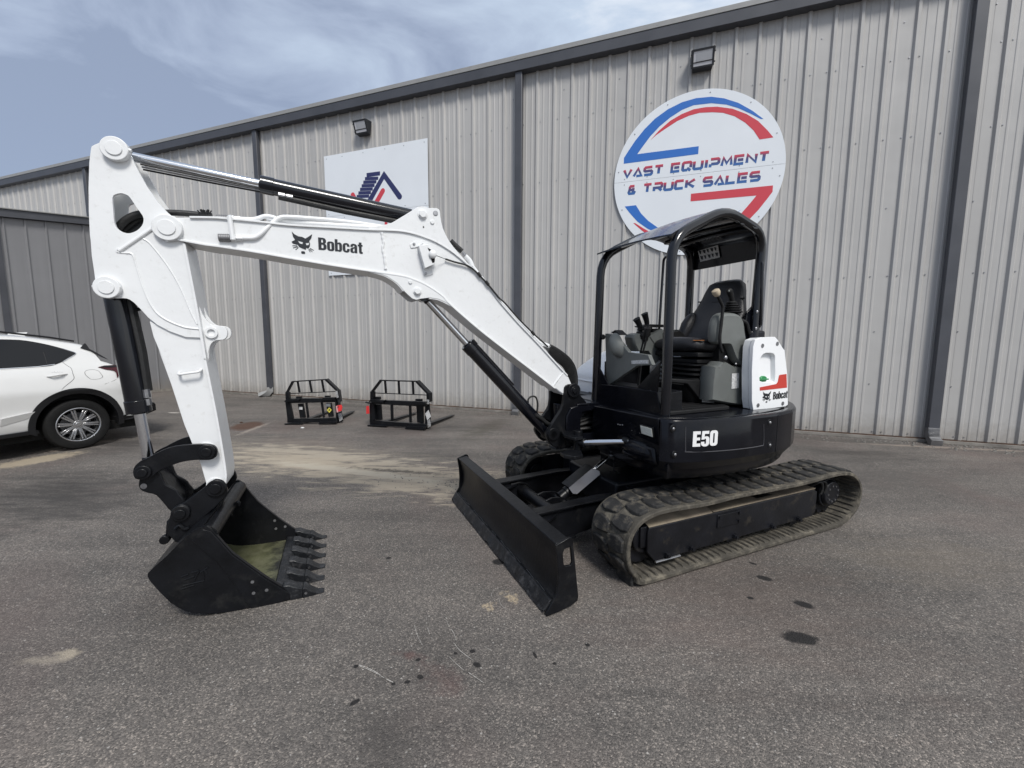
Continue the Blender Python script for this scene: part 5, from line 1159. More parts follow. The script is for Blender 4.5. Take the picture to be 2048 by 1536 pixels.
# wrapped shell from the lip round the belly to the top tube
idx0 = 9; shell = sdp[idx0:]+[sdp[0]]
cx = sum(p[0] for p in sdp)/len(sdp); cz = sum(p[1] for p in sdp)/len(sdp)
shell = smooth(shell, 3, False)
def inset(P, d):
    out = []
    for i, p in enumerate(P):
        a = Vector(P[max(i-1, 0)]); c = Vector(P[min(i+1, len(P)-1)]); t = (c-a).normalized(); n = Vector((-t.y, t.x)); pp = Vector(p)
        if (Vector((cx, cz))-pp).dot(n) < 0: n = -n
        out.append(tuple(pp+n*d))
    return out
b = BB(); b.prism(shell+inset(shell, .016)[::-1], KF+.004, KN-.004); mp(b, 'bucket_shell', 'satin', parent=bk_)
inn = inset(shell, .0175)
k = int(len(inn)*.80)
b = BB(); vs = [(p[0], y, p[1]) for p in inn[2:k] for y in (KF+.023, KN-.023)]; b.add(vs, [(2*i, 2*i+1, 2*i+3, 2*i+2) for i in range(len(vs)//2-1)]); mp(b, 'bucket_lining', 'olive', parent=bk_)
# lip plate
lx, lz = BF.y(*Q8([(1300, 1345)])[0], KN)
b = BB(); b.prism([(lx-.0, lz+.014), (lx+.10, lz+.024), (lx+.11, lz+.004), (lx, lz-.012)], KF, KN); mp(b, 'lip_plate', 'edge', parent=bk_, bevel=.003)
# top tube and its hook
t0 = BF.y(408, 1066, KN); 
b = BB(); b.cyl((t0[0]-.012, KN-.015, t0[1]-.022), (t0[0]-.012, KF+.015, t0[1]-.022), .050, n=28); mp(b, 'top_tube', 'satin', parent=bk_)
b = BB(); pts = Q8([(820, 690), (812, 668), (870, 580), (885, 590), (876, 612)]); yk = -.22
b.tube([(BF.y(*p, yk)[0], yk, BF.y(*p, yk)[1]) for p in pts], .010, 8, fil=.01); mp(b, 'lifting_hook', 'satin', parent=bk_)
# bolts in the cheeks (three each side)
for P_, y_ in ((((990, 1227), (1000, 1317), (1105, 1293)), KN+.003), (((1170, 732), (1180, 797), (1255, 780)), KF+.022)):
    for p in Q8(P_): x, z = BF.y(*p, y_); b = BB(); b.ydisc(x, z, y_, y_+.004, .0095, 14); mp(b, 'cheek_bolt', 'galv', parent=bk_)
# faint cast mark on the cheek
for P_ in ([(415, 1185), (470, 1165)], [(500, 1150), (555, 1135)], [(440, 1210), (520, 1180)], [(570, 1150), (630, 1108)], [(560, 1140), (520, 1215)], [(590, 1140), (600, 1200)], [(430, 1255), (600, 1215)], [(410, 1285), (520, 1250)], [(600, 1125), (620, 1160)]):
    pts = [(BF.y(*p, KN)[0], KN+.002, BF.y(*p, KN)[1]) for p in Q8(P_)]; b = BB(); b.tube(pts, .0045, 6); mp(b, 'maker_mark', 'satin', parent=bk_)
# teeth
toothP = Q8([(1232, 1290), (1290, 1280), (1340, 1290), (1400, 1293), (1420, 1292), (1470, 1312), (1520, 1322), (1560, 1314), (1575, 1320), (1556, 1334), (1480, 1352), (1400, 1378), (1300, 1392), (1290, 1372), (1260, 1310)])
tp = [BF.y(*p, KN) for p in toothP]; tzc = sum(p[1] for p in tp)/len(tp); tp = [(p[0], tzc+.004+(p[1]-tzc)*1.30) for p in tp]
for i in range(6):
    y = KN-.035-(KN-KF-.07)*i/5
    adp = [p for p in tp[:5]]+tp[-4:]
    b = BB(); b.prism(tp[:4]+tp[-4:], y-.038, y+.038); tt = mp(b, 'tooth_adapter', 'edge', parent=bk_, bevel=.006)
    b = BB(); pt = tp[3:12]
    xs_ = [p[0] for p in pt]; xm = max(xs_); xn = min(xs_)
    b.prism(pt, y-.043, y+.043)
    b.v = [(v[0], y+(v[1]-y)*(.62+.38*((v[0]-xn)/(xm-xn))), v[2]) for v in b.v]
    mp(b, 'tooth', 'edge', parent=bk_, bevel=.005)
    b = BB(); x, z = tp[3]; b.ydisc(x-.015, z-.032, y+.038, y+.046, .008, 10); mp(b, 'tooth_pin', 'steel', parent=bk_)

# ---- CANOPY
PR = .034
def P3(x, y, z): return Vector((x, y, z))
zpk = MF.y(1450, 408, .80)
FN = P3(.765, .815, 1.09); FF_ = P3(.765, -.005, 1.06); RN = P3(-.20, .72, 1.35); RF = P3(-.27, -.0, 1.35)
pk = P3(zpk[0]+.0, .80, zpk[1]-.035)
zr = MF.y(1522, 462, .72)
rail_n = [FN, P3(.775, .815, 2.30), pk, P3(zr[0]-.0, .735, zr[1]-.02), P3(-.225, .72, 2.15), RN]
b = MB(); b.tube(rail_n, PR, 18, fil=.16); cn = mp(b, 'canopy_frame', 'tube')
zf_ = MF.x(1207, 505, .775)
rail_f = [FF_, P3(.775, .035, zf_[1]-.03), P3(pk.x, .04, pk.z), P3(-.23, .03, zr[1]-.02), P3(-.27, .0, 2.15), RF]
b = MB(); b.tube(rail_f, PR, 18, fil=.16); cf = mp(b, 'canopy_frame', 'tube')
# roof skin: follows the rails, ribs pressed into it
def rail_pts(r): return fillet([Vector(p) for p in r], .10)
rn = [P3(.80, .835, 2.315), P3(.70, .81, 2.365), P3(pk.x+.12, .80, pk.z-.035), P3(pk.x, .795, pk.z-.004), P3(pk.x-.13, .78, pk.z-.045), P3(-.14, .74, zr[1]+.005), P3(-.235, .725, zr[1]-.05)]
rf = [P3(.80, .010, zf_[1]+.0), P3(.70, .03, zf_[1]+.035), P3(pk.x+.12, .03, pk.z-.035), P3(pk.x, .03, pk.z-.004), P3(pk.x-.13, .03, pk.z-.045), P3(-.16, .02, zr[1]+.005), P3(-.27, .01, zr[1]-.05)]
def skin(rn, rf, off, n, crown=.0, bump=0):
    rows = []
    A_ = smooth([tuple(p) for p in rn], 4, False); B_ = smooth([tuple(p) for p in rf], 4, False)
    for a, c in zip(A_, B_):
        a, c = Vector(a), Vector(c)
        rows.append([a.lerp(c, j/n)+Vector((0, 0, off+crown*math.sin(math.pi*j/n))) for j in range(n+1)])
    return rows
up_ = skin(rn, rf, 0, 10, .015); dn = skin(rn, rf, -.012, 10, .015)
b = MB(); R_ = [r+list(reversed(s)) for r, s in zip(up_, dn)]; b.loft(R_); rf_o = mp(b, 'canopy_roof', 'tube', ang=25)
# pressed ribs seen from below
for xk in (.62, .45, .22, .08, -.06):
    def zat(P, x):
        for a, c in zip(P, P[1:]):
            if min(a.x, c.x) <= x <= max(a.x, c.x): t = (x-a.x)/(c.x-a.x); return a.z+(c.z-a.z)*t
        return P[-1].z
    zn = zat(rn, xk)-.016; zf2 = zat(rf, xk)-.016
    b = MB(); b.sweep([(xk, .79, zn), (xk, .42, (zn+zf2)/2+.014), (xk, .03, zf2)], [(-.030, 0), (-.018, -.014), (.018, -.014), (.030, 0)], up=Vector((1, 0, 0))); mp(b, 'roof_rib', 'tube', parent=rf_o, bevel=.003)
# rear valance with safety decal
vq = [MF.y(1523, 500, .70), MF.y(1382, 530, .0)]
b = MB(); xv = -.245; b.hexa([(xv, .70, zr[1]-.20), (xv-.03, .03, zr[1]-.20), (xv-.045, .03, zr[1]-.20), (xv-.015, .70, zr[1]-.20)], [(xv+.02, .72, zr[1]-.01), (xv-.01, .03, zr[1]-.01), (xv-.025, .03, zr[1]-.01), (xv+.005, .72, zr[1]-.01)]); va = mp(b, 'rear_valance', 'tube', bevel=.004)
def vz(px, py):    # point on the valance plane
    y, z = MF.x(px, py, xv-.01); return y, z
DP = [(1395, 496.5), (1437.5, 487.5), (1440.5, 514.5), (1400, 523.5)]
def von(pts, o): 
    r = []
    for p in pts: y, z = MF.x(*p, xv+.0); r.append(Vector((xv+.012+(z-(zr[1]-.2))*.10-(.7-y)*.045+o, y, z)))
    return r
b = MB(); a = von(DP, 0); b.hexa(a, [v+Vector((.002, 0, 0)) for v in a]); dc = mp(b, 'safety_decal', 'label', parent=va)
def lerp2(P, u, v): 
    a = Vector((*P[0], 0)).lerp(Vector((*P[1], 0)), u); c = Vector((*P[3], 0)).lerp(Vector((*P[2], 0)), u); q = a.lerp(c, v); return (q.x, q.y)
b = MB(); a = von([lerp2(DP, 0, 0), lerp2(DP, 1, 0), lerp2(DP, 1, .10), lerp2(DP, 0, .10)], .0022); b.hexa(a, [v+Vector((.001, 0, 0)) for v in a]); mp(b, 'decal_header', 'orange', parent=va)
for i in range(5):
    for j in range(2):
        u0 = .04+i*.19; v0 = .2+j*.4; b = MB(); w0 = .12+.03*((i+j) % 2)
        a = von([lerp2(DP, u0, v0), lerp2(DP, u0+w0, v0+.04), lerp2(DP, u0+w0-.04, v0+.3), lerp2(DP, u0+.03, v0+.24)], .0022); b.hexa(a, [v+Vector((.0008, 0, 0)) for v in a]); mp(b, 'decal_pictogram', 'decal', parent=va)
# slim grab bar at the far front, rod on the near rear post
g0 = MF.y(1318.5, 655, -.02); g1 = MF.y(1327.5, 515, -.02)
b = MB(); b.tube([(g0[0], -.02, g0[1]-.12), (g0[0], -.02, g0[1]), (g1[0], -.02, g1[1]), (g1[0]-.12, -.01, g1[1]+.045)], .012, 10, fil=.04); mp(b, 'grab_bar', 'tube')
g0 = MF.y(1514, 655, .70); g1 = MF.y(1517, 525, .70)
b = MB(); b.tube([(g0[0]+.03, .715, g0[1]), (g0[0]+.035, .755, g0[1]+.01), (g1[0]+.03, .755, g1[1]-.01), (g1[0]+.02, .715, g1[1])], .012, 10, fil=.02); mp(b, 'grab_bar', 'tube')
for z in (g0[1]-.01, g0[1]+.12): b = MB(); b.ell((-.19, .752, z), (.013, .01, .013), 10, 6); mp(b, 'bolt', 'steel')
# triangular plate at the foot of the rear post
b = MB(); b.prism([MF.y(*p, .70) for p in ((1493, 625), (1517, 598), (1519, 672), (1490, 690), (1489, 645))], .69, .705); mp(b, 'post_gusset', 'black', bevel=.003)
b = MB(); b.box(-.33, -.16, .02, .74, 1.09, 1.70); mp(b, 'rear_bulkhead', 'black', bevel=.02)
b = MB(); b.tube([MF.y(1482, 640, .70)[:1]+(.70,)+MF.y(1482, 640, .70)[1:], MF.y(1493, 645, .72)[:1]+(.72,)+MF.y(1493, 645, .72)[1:], MF.y(1499, 668, .72)[:1]+(.72,)+MF.y(1499, 668, .72)[1:]], .014, 8, fil=.02); mp(b, 'grab_handle', 'rubber')
b = MB(); q = MF.x(1203, 674, .74); b.cyl((.75, q[0]-.05, q[1]), (.74, q[0]+.03, q[1]), .022, n=16); mp(b, 'post_clamp', 'rubber', bevel=.003)

# ---- SEAT
def S3(x, y, z): return (x, y, z)
def superring(c, ux, uy, a, bb, n=28, e=3.2):
    out = []
    for i in range(n):
        t = 2*math.pi*i/n; ct, st = math.cos(t), math.sin(t)
        out.append(tuple(Vector(c)+Vector(ux)*a*math.copysign(abs(ct)**(2/e), ct)+Vector(uy)*bb*math.copysign(abs(st)**(2/e), st)))
    return out
seat = thing('operator_seat', None, None) if False else None
YS_ = .40
bk0 = Vector((-.04, YS_, 1.56)); bk1 = Vector((-.31, YS_, 2.10)); up_b = (bk1-bk0).normalized(); nb = Vector((up_b.z, 0, -up_b.x))
rings = []
for t, hw, th_, of in ((0, .235, .05, .01), (.10, .262, .06, .01), (.30, .272, .062, .0), (.50, .262, .058, -.005), (.62, .235, .052, 0), (.74, .210, .052, .01), (.86, .190, .052, .022), (.95, .170, .047, .03), (1.0, .13, .030, .03)):
    c = bk0.lerp(bk1, t)+nb*of; rings.append(superring(c, (0, 1, 0), nb, hw, th_))
b = MB(); b.loft(rings); seat = mp(b, 'seat_backrest', 'vinyl', ang=60)
for s in (-1, 1):   # side bolsters
    rings = []
    for t, w, th_ in ((.06, .03, .03), (.15, .05, .058), (.3, .056, .066), (.42, .045, .05), (.5, .02, .02)):
        c = bk0.lerp(bk1, t)+nb*.05+Vector((0, s*.215, 0)); rings.append(superring(c, (0, 1, 0), nb, w, th_, 16, 2.4))
    b = MB(); b.loft(rings); mp(b, 'side_bolster', 'vinyl', parent=seat, ang=60)
b = MB(); P = [bk0.lerp(bk1, .66+.05*abs(t)**1.5)+nb*(.055-.02*abs(t))+Vector((0, t*.23, 0)) for t in (-1, -.6, -.2, .2, .6, 1)]; b.tube(P, .006, 8); mp(b, 'seat_piping', 'rubber', parent=seat)
rings = []
for x, hw, th_, z in ((.31, .18, .02, 1.580), (.29, .225, .05, 1.582), (.23, .245, .060, 1.585), (.10, .255, .060, 1.578), (-.02, .25, .06, 1.575), (-.10, .22, .05, 1.58)):
    rings.append(superring((x, YS_, z), (0, 1, 0), (0, 0, 1), hw, th_, 28, 3))
b = MB(); b.loft(rings); mp(b, 'seat_cushion', 'vinyl', ang=60)
tx = MF.y(1400, 681, .64); b = MB(); 
b.prism([(tx[0]+.03, .60), (tx[0]-.015, .655), (tx[0]-.035, .65), (tx[0]-.01, .61), (tx[0]-.025, .60)], tx[1]-.0, tx[1]+.003, 'z'); mp(b, 'torn_foam', 'foam')
b = MB(); b.box(-.12, .28, .17, .63, 1.49, 1.525); b.box(-.10, .26, .19, .61, 1.44, 1.47); mp(b, 'seat_rail', 'rubber', bevel=.006)
for k in range(5):   # suspension bellows
    z = 1.425-k*.038; b = MB(); m_ = .012*k*.3
    b.loft([superring((.08, YS_, z+dz), (1, 0, 0), (0, 1, 0), .205-ins+m_*.2, .215-ins, 32, 6) for dz, ins in ((.017, .03), (.006, .002), (-.004, .002), (-.019, .03))]); mp(b, 'bellows_fold', 'rubber', ang=50)
b = MB(); b.loft([superring((.08, YS_, z), (1, 0, 0), (0, 1, 0), a, c, 28, 6) for z, a, c in ((1.10, .17, .17), (1.13, .19, .18), (1.22, .25, .20), (1.27, .27, .21))]); mp(b, 'seat_pedestal', 'rubber')
b = MB(); P = [MF.y(*p, .62) for p in ((1340, 765), (1375, 768), (1400, 800), (1425, 803), (1424, 762), (1340, 757))]; b.prism(P, .57, .62); mp(b, 'pedestal_cover', 'rubber', bevel=.008)
b = MB(); P = [MF.y(*p, .25) for p in ((1334, 780), (1352, 785), (1358, 794), (1334, 792))]; b.prism(P, .62, .622); mp(b, 'floor_label', 'label')

# ---- left console (near side)
YC = .735
C4 = lambda pts: crop(1120, 390, 3.135, pts)
pod = C4([(968, 850), (978, 790), (1000, 748), (1035, 737), (1085, 738), (1125, 748), (1152, 790), (1160, 850), (1173, 940), (1172, 1020), (1160, 1065), (1145, 1074), (1105, 1040), (1075, 960), (1055, 936), (1000, 936), (970, 920)])
pp = smooth([MF.y(*p, YC) for p in pod], 2)
cxp = sum(p[0] for p in pp)/len(pp); czp = sum(p[1] for p in pp)/len(pp)
def shrink(P, k, cx, cz): return [(cx+(x-cx)*k, cz+(z-cz)*k) for x, z in P]
def softprism(b, P, y0, y1, k=.86, e=.035):
    cx = sum(p[0] for p in P)/len(P); cz = sum(p[1] for p in P)/len(P)
    return b.loft([[(x, y, z) for x, z in shrink(P, kk, cx, cz)] for y, kk in ((y0, k), (y0+e*.3, .94), (y0+e, 1), (y1-e, 1), (y1-e*.3, .95), (y1, k))])
b = MB(); softprism(b, pp, .655, YC+.01); mp(b, 'control_pod', 'grey', ang=28)
box_ = C4([(968, 1075), (1000, 1070), (1020, 1045), (1055, 1048), (1095, 1072), (1165, 1078), (1165, 1200), (1148, 1325), (1060, 1312), (948, 1292), (955, 1180)])
b = MB(); softprism(b, [MF.y(*p, YC) for p in box_], .60, YC, .92, .03); mp(b, 'lower_console', 'grey', ang=28)
b = MB(); b.prism([MF.y(*p, YC+.002) for p in C4([(1078, 1120), (1122, 1116), (1120, 1210), (1075, 1216)])], YC+.001, YC+.003); mp(b, 'console_label', 'label')
b = MB(); b.prism([MF.y(*p, .66) for p in C4([(1000, 930), (1060, 940), (1110, 1040), (1090, 1065), (1020, 1048), (985, 1070), (985, 960)])], .56, .68); mp(b, 'console_linkage', 'rubber', bevel=.004)
b = MB(); x, z = MF.y(*C4([(1035, 1020)])[0], .73); b.ell((x, .735, z), (.018, .014, .018), 12, 6); x, z = MF.y(*C4([(1103, 1060)])[0], .745); b.ell((x, .745, z), (.010, .008, .010), 10, 6); mp(b, 'console_bolt', 'steel')
def stick(base, tip, y, r0, r1, nm, m):
    a = MF.y(*base, y); c = MF.y(*tip, y); b = MB(); b.cyl((a[0], y, a[1]), (c[0], y, c[1]), r0, r1, 20); return mp(b, nm, m)
# boot of the left joystick: stacked rubber rings
a = MF.y(*C4([(1082, 738)])[0], .65); c = MF.y(*C4([(1075, 665)])[0], .65)
for k in range(5):
    t = k/5; p = Vector((a[0]+(c[0]-a[0])*t, .65, a[1]+(c[1]-a[1])*t)); r_ = .072-.040*t
    b = MB(); b.loft([superring(p+Vector((0, 0, dz)), (1, 0, 0), (0, 1, 0), r_*kk, r_*kk*.9, 20, 2.6) for dz, kk in ((-.004, .75), (.003, 1), (.007, 1), (.016, .7))]); mp(b, 'joystick_boot', 'rubber')
jp = [MF.y(*p, .65) for p in C4([(1080, 668), (1072, 630), (1062, 605), (1065, 588)])]
b = MB(); b.tube([(x, .65, z) for x, z in smooth(jp, 4, False)], [.017, .018, .020, .021, .022, .022, .023, .024, .025, .025, .023, .019, .009], 18); mp(b, 'joystick_grip', 'rubber')
b = MB(); x, z = MF.y(*C4([(1055, 602)])[0], .67); b.ell((x, .675, z), (.008, .008, .010), 8, 5); mp(b, 'joystick_button', 'grey')
lv = [MF.y(*p, .77) for p in C4([(985, 625), (1005, 665), (1022, 700), (1012, 800), (1000, 900), (1008, 960), (1018, 985)])]
b = MB(); b.tube([(x, .77, z) for x, z in lv], .0115, 12, fil=.05); mp(b, 'lock_lever', 'rubber')
kn = [MF.y(*p, .77) for p in C4([(988, 632), (972, 592)])]
b = MB(); d_ = Vector((kn[1][0]-kn[0][0], 0, kn[1][1]-kn[0][1])); o_ = Vector((kn[0][0], .77, kn[0][1])); b.tube([o_, o_+d_*.1, o_+d_*.5, o_+d_*.85, o_+d_], [.017, .022, .029, .027, .012], 14); mp(b, 'lever_knob', 'knob', ang=40)
# ---- right console (far side)
C3 = lambda pts: crop(1160, 540, 6.145, pts)
rc = C3([(620, 830), (632, 795), (690, 775), (830, 800), (870, 790), (960, 735), (1000, 720), (1060, 760), (1060, 1060), (985, 1100), (900, 1170), (850, 1060), (812, 1000), (680, 1000), (640, 920)])
b = MB(); softprism(b, [MF.y(*p, .13) for p in rc], .03, .16, .90, .03); mp(b, 'right_console', 'grey', ang=28)
b = MB(); P = [MF.y(*p, .165) for p in C3([(860, 820), (930, 920), (985, 1000)])]; b.tube([(x, .165, z) for x, z in P], .002, 6); mp(b, 'console_seam', 'rubber')
b = MB(); P = [MF.y(*p, .16) for p in C3([(1055, 865), (1330, 850), (1330, 1000), (1060, 1000)])]
for base, pts, rr_ in ((.12, [(745, 790), (735, 690), (705, 625), (690, 595)], .027), (.06, [(830, 770), (820, 640), (800, 560), (790, 530)], .027)):
    P = [MF.y(*p, base) for p in C3(pts)]; b = MB(); n_ = smooth(P, 4, False); b.tube([(x, base, z) for x, z in n_], [rr_*.62+rr_*.6*i/(len(n_)-1) if i < len(n_)-1 else rr_*.5 for i in range(len(n_))], 14); mp(b, 'lever_grip', 'rubber')
for k in range(4):
    x, z = MF.y(*C3([(745+k*2, 850-k*36)])[0], .12); b = MB(); b.loft([superring((x, .12, z+dz), (1, 0, 0), (0, 1, 0), (.052-.007*k)*kk, (.05-.007*k)*kk, 18, 2.5) for dz, kk in ((-.004, .75), (.003, 1), (.008, 1), (.018, .7))]); mp(b, 'lever_boot', 'rubber')
for k, (px_, py_) in enumerate(((800, 720), (850, 710), (780, 800), (830, 790), (800, 850))):
    x, z = MF.y(*C3([(px_, py_)])[0], .17); b = MB(); b.ell((x, .17, z), (.030, .022, .024), 12, 7); mp(b, 'lever_boot', 'rubber')
b = MB(); b.prism([MF.y(*p, .10) for p in C3([(740, 690), (830, 668), (1000, 672), (1005, 705), (900, 700), (760, 705)])], .02, .14); mp(b, 'throttle_bracket', 'rubber', bevel=.005)
b = MB(); b.prism([MF.y(*p, .10) for p in C3([(870, 720), (965, 720), (960, 755), (880, 758)])], .04, .12); mp(b, 'switch_box', 'rubber', bevel=.004)
b = MB(); b.prism([MF.y(*p, .20) for p in crop(1320, 540, 4.954, [(60, 620), (140, 605), (200, 610), (245, 650), (240, 680), (100, 690), (60, 670)])], .10, .22); mp(b, 'arm_rest', 'rubber', bevel=.01)
b = MB(); b.prism([MF.y(*p, .05) for p in crop(1320, 540, 4.954, [(60, 592), (240, 590), (250, 640), (60, 650)])], -.04, .06); mp(b, 'rear_console', 'grey', bevel=.01)
# travel levers: two rods with rubber grips
for k, (b0, m0, t0) in enumerate((((712, 1440), (735, 1050), (815, 715)), ((722, 1440), (765, 1050), (850, 715)))):
    yb = .30+.03*k; P = [MF.y(*p, yb) for p in C3([b0, m0, t0])]
    P = [MF.x(*p, .60) for p in C3([b0, m0, t0])]
    b = MB(); b.tube([(.60, y, z) for y, z in P], .0075, 10); tl = mp(b, 'travel_lever', 'rubber')
    b = MB(); A_ = Vector((.60, *P[2])); B_ = Vector((.60, *P[1])); b.tube([A_, A_.lerp(B_, .18), A_.lerp(B_, .36)], [.015, .017, .010], 12); mp(b, 'lever_boot', 'rubber', parent=tl)
b = MB(); b.box(.16, .66, -.035, -.015, 1.10, 1.43); mp(b, 'side_bulkhead', 'satin', bevel=.004)
# grey side shield in front right
sh = [MF.x(*p, .70) for p in C3([(308, 782), (345, 780), (400, 800), (470, 860), (590, 1000), (590, 1010), (835, 1042), (888, 1168), (700, 1178), (560, 1270), (350, 1415), (322, 1300)])]
b = MB(); b.prism(sh, .665, .70, 'x'); shd = mp(b, 'front_shield', 'grey', bevel=.006)
bc_ = MF.x(*C3([(455, 930)])[0], .70); b = MB(); b.loft([[(.695+dx, bc_[0]+math.cos(t)*.105*k+.01*(1-k), bc_[1]+math.sin(t)*.115*k-.05*math.cos(t)*k) for t in [2*math.pi*i/24 for i in range(24)]] for dx, k in ((0, .84), (.03, .72), (.06, .48), (.07, .2))]); mp(b, 'shield_bulge', 'grey', parent=shd, ang=50)
b = MB(); b.prism([MF.x(*p, .70) for p in C3([(330, 775), (380, 735), (445, 800), (400, 795), (350, 778)])], .58, .66, 'x'); mp(b, 'shield_cap', 'rubber', parent=shd, bevel=.003)
b = MB(); b.prism([MF.x(*p, .703) for p in C3([(630, 1115), (712, 1108), (838, 1104), (838, 1150), (715, 1152), (632, 1155)])], .7005, .7025, 'x'); mp(b, 'shield_label', 'label', parent=shd)

# ---- white tail cover (left rear) with recess, cap, stripe and lettering
YK = .868
R4 = lambda pts: crop(1320, 540, 4.954, pts)
cv = R4([(945, 690), (1000, 668), (1140, 662), (1165, 690), (1215, 770), (1235, 795), (1262, 1030), (1268, 1200), (1268, 1335), (1245, 1352), (1100, 1372), (925, 1388), (912, 1300), (912, 1000), (925, 760)])
rc_ = R4([(988, 1100), (988, 930), (998, 870), (1030, 830), (1070, 820), (1115, 825), (1138, 850), (1140, 900), (1138, 1110), (1080, 1108)])
cvp = [MF.y(*p, YK) for p in cv]; rcp = [MF.y(*p, YK) for p in rc_]
b = MB(); b.prism([cvp, smooth(rcp, 2)], YK-.03, YK); tc_ = mp(b, 'tank_cover', 'whitecover', bevel=.012, seg=3)
b = MB(); b.prism(shrink(cvp, .985, sum(p[0] for p in cvp)/len(cvp), sum(p[1] for p in cvp)/len(cvp)), YK-.09, YK-.034); mp(b, 'cover_step', 'whitecover', parent=tc_, bevel=.01)
b = MB(); P = smooth(rcp, 2); cx_ = sum(p[0] for p in P)/len(P); cz_ = sum(p[1] for p in P)/len(P)
b.loft([[(x, y, z) for x, z in shrink(P, k, cx_, cz_)] for y, k in ((YK-.006, 1.0), (YK-.025, .97), (YK-.060, .9), (YK-.062, .3))], cap=False); b.f.append(tuple(range(len(b.v)-len(P), len(b.v)))); mp(b, 'recess', 'whitecover', parent=tc_, ang=50)
cg = MF.y(*R4([(1028, 1082)])[0], YK-.02)
b = MB(); b.ydisc(cg[0], cg[1], YK-.055, YK-.018, .038, 24); b.box(cg[0]-.042, cg[0]+.042, YK-.02, YK-.004, cg[1]-.009, cg[1]+.009); b.v = [(v[0], v[1], cg[1]+(v[2]-cg[1])*.66) for v in b.v]; mp(b, 'filler_cap', 'green', parent=tc_, bevel=.005)
b = MB(); b.prism([MF.y(*p, YK) for p in R4([(988, 1162), (1150, 1130), (1165, 1110), (1178, 1045), (1190, 1038), (1252, 1030), (1256, 1165), (988, 1195)])], YK+.0005, YK+.002); mp(b, 'red_stripe', 'red', parent=tc_)
b = MB(); b.prism([MF.y(*p, YK) for p in R4([(988, 978), (1010, 975), (1010, 979), (988, 982)])], YK-.05, YK-.048); mp(b, 'small_print', 'decal', parent=tc_)
o0 = MF.y(*R4([(1117, 1284)])[0], YK); o1 = MF.y(*R4([(1262, 1264)])[0], YK); top = MF.y(*R4([(1117, 1210)])[0], YK)
u = Vector((o1[0]-o0[0], o1[1]-o0[1])); polys, wid = text_polys('Bobcat', top[1]-o0[1]); kx = u.length/wid; u.normalize()
for cs in polys:
    b = MB(); b.prism([[(o0[0]+u[0]*p[0]*kx, o0[1]+u[1]*p[0]*kx+p[1]) for p in c] for c in cs], YK+.0005, YK+.002); mp(b, 'brand_letter', 'decal', parent=tc_)
o1 = MF.y(*R4([(1010, 1320)])[0], YK); e1 = MF.y(*R4([(1092, 1308)])[0], YK); tp_ = MF.y(*R4([(1010, 1205)])[0], YK)
emblem(o1, u, (Vector(e1)-Vector(o1)).length, tp_[1]-o1[1], None, YK+.0005, YK+.002, tc_, None, 'brand_emblem')
for p in ((1015, 750), (1162, 730), (970, 1340), (1215, 1322)): x, z = MF.y(*R4([p])[0], YK); b = MB(); b.cyl((x, YK-.002, z), (x, YK+.003, z), .016, n=16); mp(b, 'bolt', 'steel', parent=tc_); 
# rear engine hood: rounded shell over the tail, white
hp = [(.02, .70), (-.30, .80), (-.52, .74), (-.72, .60), (-.86, .40), (-.93, .15), (-.93, -.15), (-.86, -.42), (-.70, -.64), (-.45, -.80), (-.1, -.88), (.25, -.88), (.40, -.84), (.46, -.70), (.46, -.32), (.40, -.24), (-.1, -.20), (-.16, .0), (-.16, .60)]
# tail hood (behind the seat)
tail = [(-.33, .68), (-.52, .72), (-.70, .60), (-.84, .40), (-.91, .15), (-.91, -.15), (-.84, -.42), (-.68, -.64), (-.42, -.80), (-.33, -.80)]
tl_ = smooth(tail, 3, False)
b = MB(); b.loft([[(x*k, y*k, z) for x, y in tl_] for z, k in ((1.09, 1.0), (1.45, .985), (1.52, .95), (1.56, .88), (1.57, .75))]); mp(b, 'engine_hood', 'whitecover', ang=50)
# right hand cover, front part slopes down like a snout
rings = []
for x, zt_, ya, yb in ((.47, 1.24, -.82, -.30), (.455, 1.28, -.85, -.27), (.40, 1.34, -.87, -.25), (.30, 1.40, -.88, -.24), (.16, 1.465, -.89, -.23), (0, 1.52, -.89, -.22), (-.15, 1.555, -.88, -.22), (-.36, 1.57, -.84, -.22)):
    pr = [(ya, 1.085), (ya, zt_-.09), (ya+.02, zt_-.035), (ya+.07, zt_-.006), (ya+.14, zt_), (yb-.12, zt_), (yb-.05, zt_-.008), (yb-.015, zt_-.035), (yb, zt_-.09), (yb, 1.085)]
    rings.append([(x, y, z) for y, z in pr])
b = MB(); b.loft(rings); rh = mp(b, 'right_cover', 'whitecover', ang=50)
b = MB(); b.tube([(.468, -.84, 1.20), (.478, -.56, 1.20), (.468, -.29, 1.20)], .006, 8); mp(b, 'cover_crease', 'whitecover', parent=rh)
b = MB(); b.hexa([(.62, -.92, 1.0), (.62, -.30, 1.0), (.3, -.30, 1.0), (.3, -.92, 1.0)], [(.60, -.90, 1.085), (.60, -.30, 1.085), (.3, -.30, 1.085), (.3, -.90, 1.085)]); mp(b, 'deck_ledge', 'satin', bevel=.005)
b = MB(); b.box(.50, .80, -.28, .00, 1.02, 1.10); mp(b, 'valve_cover', 'galv', bevel=.006)

